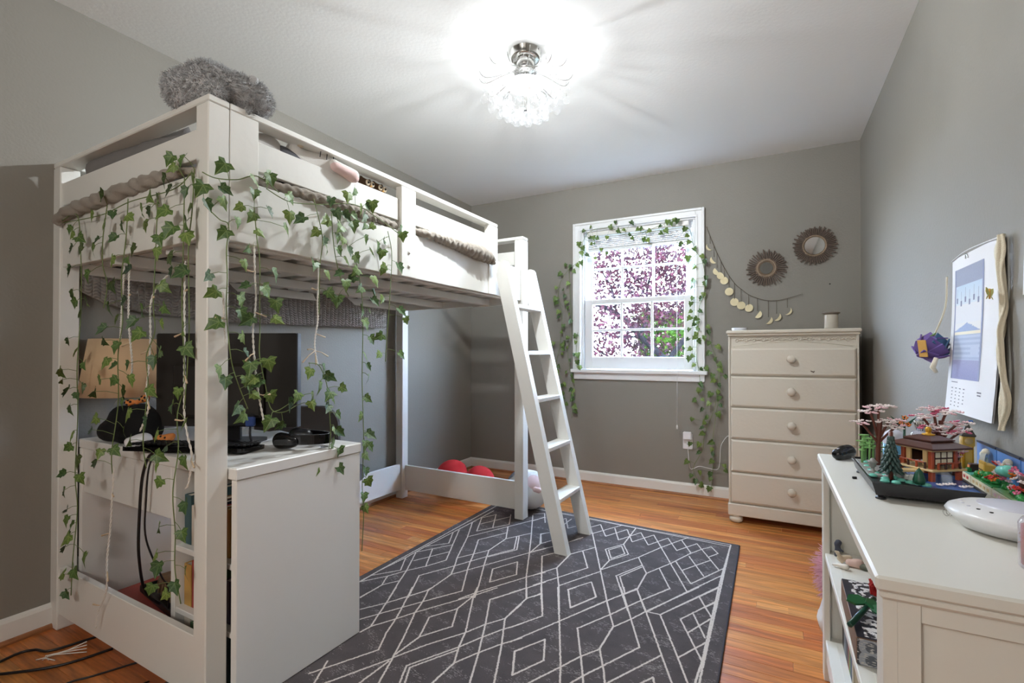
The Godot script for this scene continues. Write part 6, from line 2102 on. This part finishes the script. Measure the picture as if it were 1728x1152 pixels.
func bed_ivy() -> void:
	make_leaves()
	mat("vine_green", rgb(112, 128, 74), 0.7)
	var greens := []
	for q in [[rgb(76, 104, 48), rgb(146, 162, 98)], [rgb(92, 118, 54), rgb(162, 176, 104)], [rgb(60, 88, 46), rgb(124, 144, 90)], [rgb(106, 130, 60), rgb(178, 186, 114)]]:
		var m := mat("ivy_%d" % greens.size(), Color.WHITE, 0.5)
		m.albedo_texture = leaf_texture(q[0], q[1])
		m.backlight_enabled = true
		m.backlight = Color(0.25, 0.3, 0.12)
		greens.append(m)
	M.green_ivy_set = greens
	var what := {
		"E1": "long ivy strand hanging down the bed's post next to the wall", "E2": "short ivy strand over the near end rail, second from the wall", "E3": "ivy strand hanging before the lampshade from the near end rail",
		"E4": "ivy strand hanging between the lampshade and the monitor", "E5": "longest ivy strand on the near end, down to the storage box", "E6": "leafy ivy strand pressed along the wall side of the corner post",
		"E7": "ivy trailing sideways over the bedding on the near end rail", "S1": "thin ivy vine crossing the upper corner post sideways", "S2": "ivy strand winding down the room side of the corner post",
		"S3": "ivy strand hanging before the monitor just right of the corner post", "S4": "short bright ivy strand above the bare string light", "S5": "ivy strand with an arched top hanging above the headset",
		"S6": "long ivy strand hanging past the desk's far edge to the floor", "S7": "ivy strand by the bed's middle stile, nearest the ladder", "S8": "ivy trailing sideways along the side rail's upper edge",
		"S9": "dense bright ivy tangle on the side rail left of the middle stile", "S10": "tiny ivy sprig reaching sideways above the keyboard"}
	for k in BED_IVY:
		var e: bool = k[0] == "E"
		var to3 := func(a: float, b: float) -> Vector3: return BX * (Vector3(a, b, 0.016) if e else Vector3(0.020, b, a))
		ivy_strand(what[k], "ivy on the loft bed", BED_IVY[k][0], BED_IVY[k][1], 0.045 if e else 0.044, to3, BX.basis * (Vector3(0, 0, 1) if e else Vector3(1, 0, 0)), greens, M.vine_green)


func window_ivy() -> void:
	var what := {"A": "ivy draped along the top of the window casing", "B": "ivy strand hanging on the wall left of the window, outer one", "C": "ivy strand hanging close along the window's left casing",
		"D": "ivy strand hanging down the window's right casing", "E": "ivy strand winding from the window down past the wall outlet", "F": "ivy strand hanging beside the dresser's left edge", "G": "short ivy sprig at the window sill's left end"}
	for k in WINDOW_IVY:
		var to3 := func(a: float, b: float) -> Vector3: return Vector3(a, b, 0.034)
		ivy_strand(what[k], "ivy round the window", WINDOW_IVY[k][0], WINDOW_IVY[k][1], 0.043, to3, Vector3(0, 0, 1), M.green_ivy_set, M.vine_green)


# ---------------------------------------------------------------- string lights and cables

func string_lights() -> void:
	mat("light_wire", rgb(238, 234, 226), 0.6)
	mat("twig_led", rgb(222, 198, 164), 0.6)
	var what := {"E1": "white twisted light wire on the near end, nearest the wall", "E2": "white twisted light wire hanging just right of the wall-side one", "E3": "white twisted light wire kinked before the lampshade's edge", "E4": "long white twisted light wire beside the corner post",
		"S1": "white twisted light wire hanging before the monitor", "S2": "bare white light wire ending in open twigs above the headset", "S3": "short white light wire on the room side of the corner post", "E5": "thin white light wire dangling below the desk back to the floor"}
	for k in LIGHT_WIRES:
		var e: bool = k[0] == "E"
		var l: Array = LIGHT_WIRES[k]
		var pts := []
		for i in range(0, l.size(), 2):
			pts.append(BX * (Vector3(l[i] / 1000.0, l[i + 1] / 1000.0, 0.012) if e else Vector3(0.014, l[i + 1] / 1000.0, l[i] / 1000.0)))
		var org: Vector3 = pts[0]
		var loc := []
		for p in pts: loc.append(p - org)
		var t := thing("string_light", what[k], "string light", Transform3D(Basis(), org), "string lights on the loft bed")
		var path := smooth_path(PackedVector3Array(loc), 120)
		var a := PackedVector3Array()
		var b := PackedVector3Array()
		for i in path.size():
			var ph := i * 0.9
			var o := Vector3(cos(ph), 0, sin(ph)) * 0.0017
			a.append(path[i] + o)
			b.append(path[i] - o)
		var st := tool()
		add_tube(st, a, 0.0017, 5)
		add_tube(st, b, 0.0017, 5)
		part(t, "twisted_wire", done(st), M.light_wire)
		var n := int(path[0].distance_to(path[path.size() - 1]) / 0.13)
		for i in n:
			var p := path[int((i + 0.7) * (path.size() - 1) / (n + 0.4))]
			var s := 1.0 if i % 2 == 0 else -1.0
			var dir: Vector3 = (BX.basis * (Vector3(s, 0, 0.3) if e else Vector3(0.3, 0, s))).normalized()
			part(t, "lamp_twig", tube([p, p + dir * 0.012 + Vector3(0, -0.004, 0), p + dir * 0.034 + Vector3(0, -0.002 - 0.010 * (i % 3), 0)], [0.0016, 0.0018, 0.0028], 6), M.twig_led)
		if k == "S2":
			var q := path[int(path.size() * 0.86)]
			for d in [Vector3(0, -0.04, 0.05), Vector3(0, -0.02, -0.055), Vector3(0, 0.004, 0.03), Vector3(0, -0.05, -0.004)]:
				part(t, "lamp_twig", tube([q, q + BX.basis * d * 0.5 + Vector3(0, 0.004, 0), q + BX.basis * d], [0.0014, 0.0016, 0.0028], 6), M.twig_led)


func floor_cables() -> void:
	var c := thing("floor_cables", "black power cord looping over the floor at the foot of the bed", "cable", Transform3D(Basis(), Vector3(0.15, 0, 3.0)))
	part(c, "lead", tube([Vector3(0.10, 0.005, -0.06), Vector3(0.06, 0.005, 0.06), Vector3(0.005, 0.006, 0.085), Vector3(-0.02, 0.005, 0.13), Vector3(0.02, 0.005, 0.22), Vector3(0.12, 0.006, 0.16), Vector3(0.20, 0.005, 0.07), Vector3(0.24, 0.005, -0.05)], 0.0045, 7, 50), M.black_plastic)
	part(c, "lead", tube([Vector3(0.42, 0.005, -0.08), Vector3(0.36, 0.005, 0.05), Vector3(0.33, 0.005, 0.12), Vector3(0.40, 0.005, 0.22), Vector3(0.5, 0.005, 0.15), Vector3(0.55, 0.005, -0.02)], 0.003, 6, 40), M.black_plastic)
	var w := thing("bundled_wire", "white string light wire bunched on the floor under the end rail", "wire", Transform3D(Basis(), Vector3(0.29, 0, 3.03)))
	for k in 4:
		part(w, "strand", tube([Vector3(0.06, 0.05 - 0.012 * k, -0.02), Vector3(0.0 - 0.01 * k, 0.02, 0.03 + 0.012 * k), Vector3(-0.06 + 0.02 * k, 0.003, 0.075 - 0.01 * k)], 0.0017, 5, 10), M.light_wire)


# the rug's drawn lines, in millimetres from its far left corner
const RUG_LINES := [
	[39, 1393, 34, 1268, 49, 1088, 49, 1001, 49, 927, 59, 683, 68, 488, 75, 234],
	[77, 392, 172, 595, 288, 399, 211, 239],
	[77, 392, 126, 291, 228, 500],
	[129, 485, 228, 277],
	[68, 488, 175, 699, 284, 954, 322, 1025, 364, 1115],
	[176, 689, 300, 435, 431, 166],
	[252, 699, 342, 522],
	[300, 435, 381, 603, 378, 787, 284, 954],
	[252, 699, 333, 870, 368, 954, 404, 1031, 500, 1214, 424, 1340],
	[381, 603, 470, 454],
	[420, 542, 490, 703, 410, 855, 332, 1020, 238, 1204, 328, 1383],
	[428, 528, 506, 701, 418, 857],
	[378, 787, 452, 954, 525, 1106, 580, 1231],
	[584, 695, 454, 946, 364, 1115, 365, 1284, 300, 1415],
	[584, 695, 635, 607],
	[584, 695, 583, 553, 601, 533],
	[583, 553, 528, 439, 543, 410],
	[342, 173, 496, 506, 581, 696, 689, 944, 781, 1124],
	[509, 961, 578, 828, 638, 950, 565, 1081, 509, 961],
	[70, 636, 165, 831, 250, 1004],
	[59, 683, 133, 825, 49, 927],
	[165, 831, 54, 1007],
	[109, 1096, 202, 917],
	[104, 936, 203, 1112],
	[53, 1015, 151, 1197, 193, 1293, 263, 1437],
	[250, 1004, 203, 1112, 151, 1197, 110, 1288, 41, 1391],
	[51, 1094, 122, 1209, 37, 1325],
	[110, 1288, 148, 1363, 147, 1492],
	[148, 1363, 192, 1288],
	[749, 856, 691, 949, 565, 1186, 527, 1277],
	[790, 945, 655, 1200],
	[657, 697, 837, 1090],
	[820, 1054, 780, 1115],
	[342, 49, 579, 32, 987, 39, 1510, 21, 1500, 371, 1496, 583, 1497, 800],
	[391, 264, 424, 166],
	[336, 152, 395, 102, 470, 254],
	[534, 165, 555, 114, 630, 266, 658, 214],
	[584, 246, 590, 105],
	[560, 388, 523, 432, 581, 563, 618, 491],
	[592, 670, 664, 552],
	[707, 467, 758, 354],
	[737, 189, 783, 102, 867, 267, 949, 97, 1022, 267, 1107, 101, 1180, 259, 1261, 437, 1377, 693],
	[709, 110, 789, 271, 968, 677, 1088, 952, 1122, 1026],
	[783, 275, 903, 42],
	[878, 116, 948, 281, 1032, 103, 1111, 263, 1188, 105, 1261, 257, 1344, 102, 1479, 384],
	[989, 49, 989, 326, 1047, 440, 981, 565, 975, 680],
	[989, 326, 922, 443, 981, 565],
	[939, 442, 987, 357, 1028, 443, 983, 539, 939, 442],
	[977, 687, 1102, 450, 1180, 259, 1286, 36],
	[1261, 437, 1330, 260, 1377, 168, 1418, 106, 1459, 182, 1418, 259],
	[1260, 92, 1332, 250],
	[1329, 296, 1424, 498],
	[1324, 485, 1431, 294],
	[1281, 400, 1381, 607, 1499, 356],
	[1179, 610, 1261, 437],
	[1102, 450, 1179, 610, 1178, 789, 1250, 948],
	[1059, 711, 1140, 534],
	[1076, 708, 1143, 556],
	[1059, 711, 1188, 986],
	[1076, 708, 1137, 845],
	[1088, 952, 1137, 864, 1178, 789],
	[1223, 523, 1305, 705, 1219, 868, 1151, 1009],
	[1500, 438, 1377, 693, 1262, 942],
	[1495, 571, 1428, 706, 1332, 899],
	[1428, 706, 1474, 813],
	[1497, 723, 1458, 797],
	[754, 999, 822, 876, 912, 703, 823, 530],
	[858, 943, 978, 709],
	[865, 449, 779, 601, 779, 783, 712, 914],
	[779, 783, 858, 943, 942, 1135],
	[907, 952, 976, 831, 1039, 947, 974, 1089, 907, 952],
	[699, 632, 658, 701, 779, 964, 882, 1171],
	[1088, 952, 1026, 1084],
	[800, 1091, 815, 1046],
	[707, 467, 779, 601],
	[143, 1489, 150, 1386],
	[223, 1349, 276, 1465, 312, 1546, 346, 1621],
	[218, 1558, 276, 1465, 322, 1375, 359, 1294, 364, 1257],
	[273, 1608, 309, 1543, 359, 1456, 405, 1375, 500, 1215],
	[284, 1305, 353, 1442, 394, 1529, 429, 1620, 477, 1708, 388, 1879, 367, 1917],
	[339, 1669, 346, 1621, 389, 1543, 434, 1451, 567, 1220, 622, 1108],
	[363, 1285, 405, 1375, 432, 1457, 501, 1596, 552, 1713, 602, 1831],
	[542, 1150, 567, 1220, 687, 1454, 719, 1545, 755, 1623, 751, 1740],
	[568, 1226, 566, 1342, 504, 1452, 555, 1572, 547, 1704],
	[566, 1342, 622, 1454, 555, 1572],
	[552, 1713, 609, 1594, 688, 1464, 727, 1375, 774, 1300, 782, 1171],
	[368, 1844, 421, 1940],
	[450, 1922, 553, 1717],
	[553, 1733, 547, 1864],
	[622, 1719, 717, 1547, 759, 1454, 802, 1370, 849, 1297],
	[622, 1719, 660, 1795],
	[675, 1787, 638, 1720, 725, 1559],
	[755, 1623, 798, 1532, 845, 1447, 892, 1378],
	[727, 1065, 646, 1210, 722, 1363, 798, 1532, 857, 1676],
	[774, 1300, 845, 1447, 884, 1537, 925, 1635],
	[922, 1436, 906, 1458, 958, 1568, 975, 1536],
	[694, 1118, 739, 1037],
	[736, 1032, 780, 1117, 775, 1262],
	[780, 1117, 817, 1050],
	[793, 998, 897, 1204, 821, 1344],
	[860, 958, 971, 1202, 1081, 1449, 1110, 1524],
	[865, 1422, 971, 1202, 1089, 955, 1175, 781],
	[932, 914, 910, 954, 972, 1086, 1037, 949, 999, 873],
	[1043, 847, 1099, 979, 1168, 1124, 1165, 1285, 1214, 1391, 1236, 1448],
	[1107, 808, 1146, 884, 1215, 1039, 1288, 1202, 1159, 1457, 1139, 1506],
	[1120, 800, 1141, 855],
	[1175, 781, 1254, 950, 1366, 1205, 1424, 1334],
	[1303, 704, 1217, 872, 1136, 1044, 1051, 1210, 1121, 1361, 1176, 1484],
	[1172, 1122, 1215, 1039, 1254, 950, 1417, 621],
	[1020, 1578, 1081, 1449, 1121, 1361, 1166, 1288],
	[1254, 950, 1310, 944, 1419, 1190, 1468, 1307],
	[1310, 944, 1495, 581],
	[1241, 1444, 1366, 1205],
	[1492, 724, 1387, 935, 1426, 1018, 1495, 1168],
	[1426, 1018, 1493, 866],
	[1419, 1190, 1492, 1048],
	[1427, 868, 1488, 1018],
	[1431, 712, 1495, 859],
	[1497, 573, 1495, 859, 1495, 1168, 1488, 1295],
	[906, 1458, 971, 1340, 1017, 1449, 958, 1571, 906, 1458],
	[1335, 1388, 1365, 1337, 1375, 1364],
]


# ivy on the bed: each strand's stem and its leaves, in millimetres across the near end (E: x, y) or along the side (S: z, y)
const BED_IVY := {
	"E1": [[-929, 1555, -807, 1560, -766, 1431, -772, 1220, -782, 1008, -794, 837, -789, 626, -792, 498, -803, 327, -835, 181], [-820, 1504, -794, 1482, -819, 1433, -735, 1420, -752, 1459, -937, 1576, -792, 1351, -790, 1269, -781, 1231, -772, 1194, -856, 1103, -898, 986, -871, 954, -803, 1058, -818, 917, -817, 857, -727, 1015, -702, 939, -734, 909, -691, 1234, -797, 718, -746, 679, -846, 616, -736, 619, -828, 559, -781, 764, -829, 487, -821, 458, -804, 433, -812, 391, -827, 354, -695, 346, -762, 282, -865, 245, -824, 193]],
	"E2": [[-569, 1561, -601, 1455, -595, 1363, -573, 1291, -580, 1211], [-566, 1577, -557, 1485, -601, 1435, -639, 1414, -645, 1322]],
	"E3": [[-425, 1559, -439, 1436, -461, 1302, -462, 1167, -477, 1051, -491, 895, -513, 737, -528, 657], [-442, 1467, -382, 1482, -463, 1429, -354, 1381, -373, 1350, -511, 1366, -386, 1315, -488, 1278, -509, 1205, -480, 1169, -544, 1134, -573, 1093, -471, 1078, -557, 1027, -484, 1011, -608, 960, -490, 963, -394, 973, -384, 1215, -400, 927, -623, 917, -629, 826, -620, 791, -425, 806, -480, 738, -589, 721, -611, 683]],
	"E4": [[-239, 1548, -251, 1377, -256, 1214, -258, 1124, -293, 1051, -299, 959, -308, 794, -306, 702], [-224, 1518, -291, 1451, -260, 1492, -317, 1500, -205, 1397, -222, 1361, -368, 1019, -203, 1253, -185, 1187, -190, 1144, -350, 1152, -331, 1113, -287, 1182, -212, 1055, -224, 1033, -253, 942, -393, 901, -392, 865, -270, 847, -398, 769, -220, 742, -226, 717]],
	"E5": [[-90, 1567, -95, 1395, -95, 1189, -90, 983, -114, 879, -122, 775, -134, 653, -136, 532, -121, 431, -101, 334], [-147, 1628, -132, 1598, -126, 1530, -148, 1466, -119, 1411, -135, 1331, -123, 1294, -97, 945, -141, 898, -197, 815, -151, 776, -172, 677, -62, 750, -63, 858, -65, 619, -184, 538, -69, 542, -215, 450, -193, 423, -58, 436, -214, 359, -139, 354, -88, 394]],
	"E6": [[-38, 1583, -52, 1458, -63, 1357, -66, 1120, -76, 899], [-50, 1603, -23, 1551, -65, 1520, -48, 1461, -48, 1420, -58, 1386, -68, 1283, -55, 1120, -65, 1064]],
	"E7": [[-924, 1546, -611, 1533, -405, 1546, -155, 1546, -44, 1576], [-160, 1563, -681, 1541, -499, 1512, -279, 1536]],
	"S1": [[26, 1561, -11, 1556, -71, 1570, -137, 1602, -206, 1571], [-33, 1590, -111, 1578, -20, 1520, -164, 1601, -164, 1598]],
	"S2": [[21, 1472, -23, 1441, -47, 1430, -44, 1360, -43, 1274, -45, 1189, -51, 1069, -65, 1017, -78, 964, -111, 891], [25, 1512, -28, 1490, 20, 1471, -62, 1441, -36, 1399, -90, 1322, 10, 1269, -4, 1223, -16, 1134, -20, 1008, -40, 975, -72, 1212, -81, 1174, -88, 1102, -91, 1053, -95, 978, -108, 947, -121, 927, -71, 892, -96, 865]],
	"S3": [[-126, 1502, -135, 1414, -143, 1342, -147, 1197, -144, 1124, -148, 1051, -162, 959, -188, 883, -226, 870, -274, 885], [-114, 1538, -83, 1486, -165, 1498, -121, 1471, -103, 1365, -132, 1423, -97, 1252, -153, 1249, -191, 1211, -191, 1159, -113, 1151, -160, 1026, -114, 1015, -124, 974, -144, 963, -178, 920, -187, 1304, -319, 884, -219, 824, -229, 1454]],
	"S4": [[-340, 1589, -377, 1465, -365, 1359, -366, 1194], [-389, 1264, -345, 1469, -370, 1447, -378, 1422, -338, 1360, -387, 1334, -291, 1497]],
	"S5": [[-323, 1026, -367, 1015, -397, 946, -411, 861, -411, 756, -394, 655], [-368, 1004, -322, 992, -395, 971, -352, 945, -399, 909, -417, 901, -399, 862, -449, 928, -436, 833, -418, 783, -431, 774, -413, 729, -436, 703, -370, 651, -441, 644]],
	"S6": [[-428, 1582, -469, 1484, -526, 1407, -562, 1276, -562, 1140, -566, 959, -567, 732, -568, 551, -568, 438, -566, 304], [-551, 1219, -593, 1222, -609, 1259, -567, 1172, -588, 1110, -562, 1046, -573, 1007, -578, 963, -573, 880, -558, 815, -579, 741, -563, 712, -590, 696, -569, 664, -564, 610, -579, 564, -564, 512, -575, 462, -459, 1558, -446, 1505, -501, 1532, -460, 1466, -478, 1433, -520, 1412, -558, 1493, -599, 1452, -520, 1331, -520, 1360, -540, 1296, -620, 1344, -610, 1289]],
	"S7": [[-698, 1557, -723, 1464, -709, 1292, -700, 1146, -683, 1025], [-654, 1120, -643, 1050, -761, 1230, -792, 1198, -749, 1049, -665, 1273, -668, 1504, -662, 1459, -620, 1479, -679, 1399, -753, 1415, -662, 1389]],
	"S8": [[-165, 1572, -248, 1554, -364, 1576, -525, 1619, -648, 1593, -787, 1556], [-519, 1664, -482, 1635, -407, 1594, -232, 1559, -505, 1566, -548, 1603, -563, 1618, -603, 1636, -573, 1545, -609, 1550, -568, 1578, -782, 1556, -752, 1574, -239, 1501]],
	"S9": [[-415, 1558, -429, 1433, -456, 1330, -498, 1270], [-434, 1247, -394, 1515, -420, 1552, -433, 1474, -429, 1424, -469, 1396, -442, 1338, -465, 1309]],
	"S10": [[-189, 874, -219, 880, -274, 910], [-175, 840, -327, 915, -241, 895, -271, 916, -173, 837]],
}


# ivy round the window: stems and leaves, in millimetres along and up the wall
const WINDOW_IVY := {
	"A": [[1887, 2052, 1758, 2041, 1624, 2003, 1486, 1982, 1344, 2060, 1196, 2064, 1119, 1990, 1083, 1847], [1129, 2058, 1183, 2086, 1388, 2099, 1344, 2065, 1406, 2025, 1453, 2027, 1511, 2072, 1570, 2020, 1598, 2017, 1657, 1996, 1495, 1984, 1516, 1956, 1604, 1939, 1632, 1929, 1740, 2020, 1787, 2053, 1817, 2038, 1839, 2058, 1859, 2046, 1771, 1982, 1733, 1966, 1321, 1985, 1175, 1994, 1206, 1995, 1236, 1984, 1183, 1946, 1218, 1942, 1082, 1957, 1109, 1920, 1098, 1884, 1141, 1857, 1273, 1893, 1318, 1859, 1216, 1828]],
	"B": [[1083, 1822, 963, 1734, 893, 1589, 925, 1388, 909, 1140, 871, 940, 935, 817, 962, 595], [1102, 1801, 1063, 1783, 1011, 1775, 1031, 1737, 925, 1719, 884, 1608, 946, 1586, 881, 1516, 889, 1478, 902, 1405, 905, 1359, 922, 1237, 943, 1287, 859, 1144, 856, 1125, 930, 1128, 930, 1091, 925, 1050, 848, 1042, 851, 987, 897, 947, 885, 901, 933, 789, 945, 722, 932, 676, 941, 796, 941, 672, 967, 635, 954, 560]],
	"C": [[989, 1757, 1000, 1534, 1015, 1237, 978, 1090, 999, 917, 1030, 746, 1014, 524], [967, 1794, 990, 1638, 954, 1535, 970, 1482, 986, 1436, 997, 1383, 1010, 1322, 986, 1188, 954, 1151, 978, 1106, 1007, 1001, 966, 895, 1018, 874, 1025, 829, 1022, 755, 1025, 710, 1025, 673, 1026, 749, 1033, 688, 1033, 614, 1041, 578]],
	"D": [[1950, 1973, 1978, 1829, 2031, 1737, 2051, 1562, 2009, 1390, 2001, 1216, 1988, 1042, 2008, 912, 2016, 782], [1916, 1978, 1935, 1925, 1893, 1867, 1944, 1879, 1976, 1824, 2028, 1766, 2053, 1724, 1935, 1762, 1947, 1734, 1981, 1691, 2056, 1606, 1972, 1588, 1965, 1536, 2040, 1488, 2027, 1460, 1965, 1463, 1952, 1424, 1955, 1366, 2012, 1364, 1950, 1316, 1996, 1305, 2002, 1285, 1975, 1266, 2002, 1236, 1943, 1233, 1989, 1199, 1933, 1158, 1987, 1173, 2002, 1143, 1951, 1087, 1907, 1091, 1964, 1036, 1942, 1020, 1974, 971, 2017, 941, 2054, 946, 2013, 829, 2009, 790, 2018, 822, 2009, 784, 1982, 707, 2026, 719]],
	"E": [[2051, 1570, 2058, 1302, 2089, 1128, 2129, 1000, 2136, 829, 2108, 657, 2047, 481, 2026, 350, 1964, 213, 2005, 110], [2052, 1566, 2064, 1250, 2070, 1211, 2045, 1172, 2075, 1132, 2133, 1103, 2075, 1054, 2141, 976, 2099, 897, 2111, 858, 2138, 827, 2086, 760, 2080, 1057, 2078, 693, 2026, 649, 1960, 574, 2066, 586, 2043, 551, 2034, 513, 2034, 470, 1945, 393, 2007, 389, 2011, 332, 1926, 258, 1953, 157, 2007, 186, 1980, 122, 2015, 93, 2087, 759]],
	"F": [[2109, 1042, 2148, 872, 2127, 658, 2099, 442, 2098, 228, 2086, 55], [2117, 1015, 2147, 937, 2183, 892, 2137, 775, 2140, 736, 2182, 891, 2152, 684, 2133, 618, 2095, 409, 2095, 365, 2103, 332, 2094, 276, 2180, 220, 2175, 256, 2085, 187, 2085, 154, 2076, 78, 2139, 779]],
	"G": [[1067, 1236, 1051, 1040, 1072, 918], [1053, 1202, 1053, 1150, 1042, 1046, 1070, 1046, 1068, 986, 1085, 939]],
}


# string lights: wires hanging from the bed, in the same millimetres
const LIGHT_WIRES := {
	"E1": [-454, 1360, -473, 1193, -479, 1105],
	"E2": [-423, 1357, -425, 1257, -424, 1158, -402, 1038, -404, 986],
	"E3": [-186, 1292, -251, 1259, -287, 1207, -286, 1102, -297, 1001, -309, 937, -296, 886, -346, 813],
	"E4": [-90, 1326, -94, 1207, -93, 1076, -91, 945, -90, 880, -73, 822, -51, 765, -66, 688, -81, 669],
	"S1": [-130, 1399, -133, 1304, -137, 1226, -128, 1130, -133, 1039, -144, 951, -165, 841],
	"S2": [-362, 1391, -366, 1324, -362, 1235, -363, 1202, -363, 1169, -351, 1090, -364, 1019],
	"S3": [-37, 1236, -44, 1088],
	"E5": [-517, 685, -529, 576, -541, 466, -560, 374, -565, 264, -626, 172, -640, 116],
}
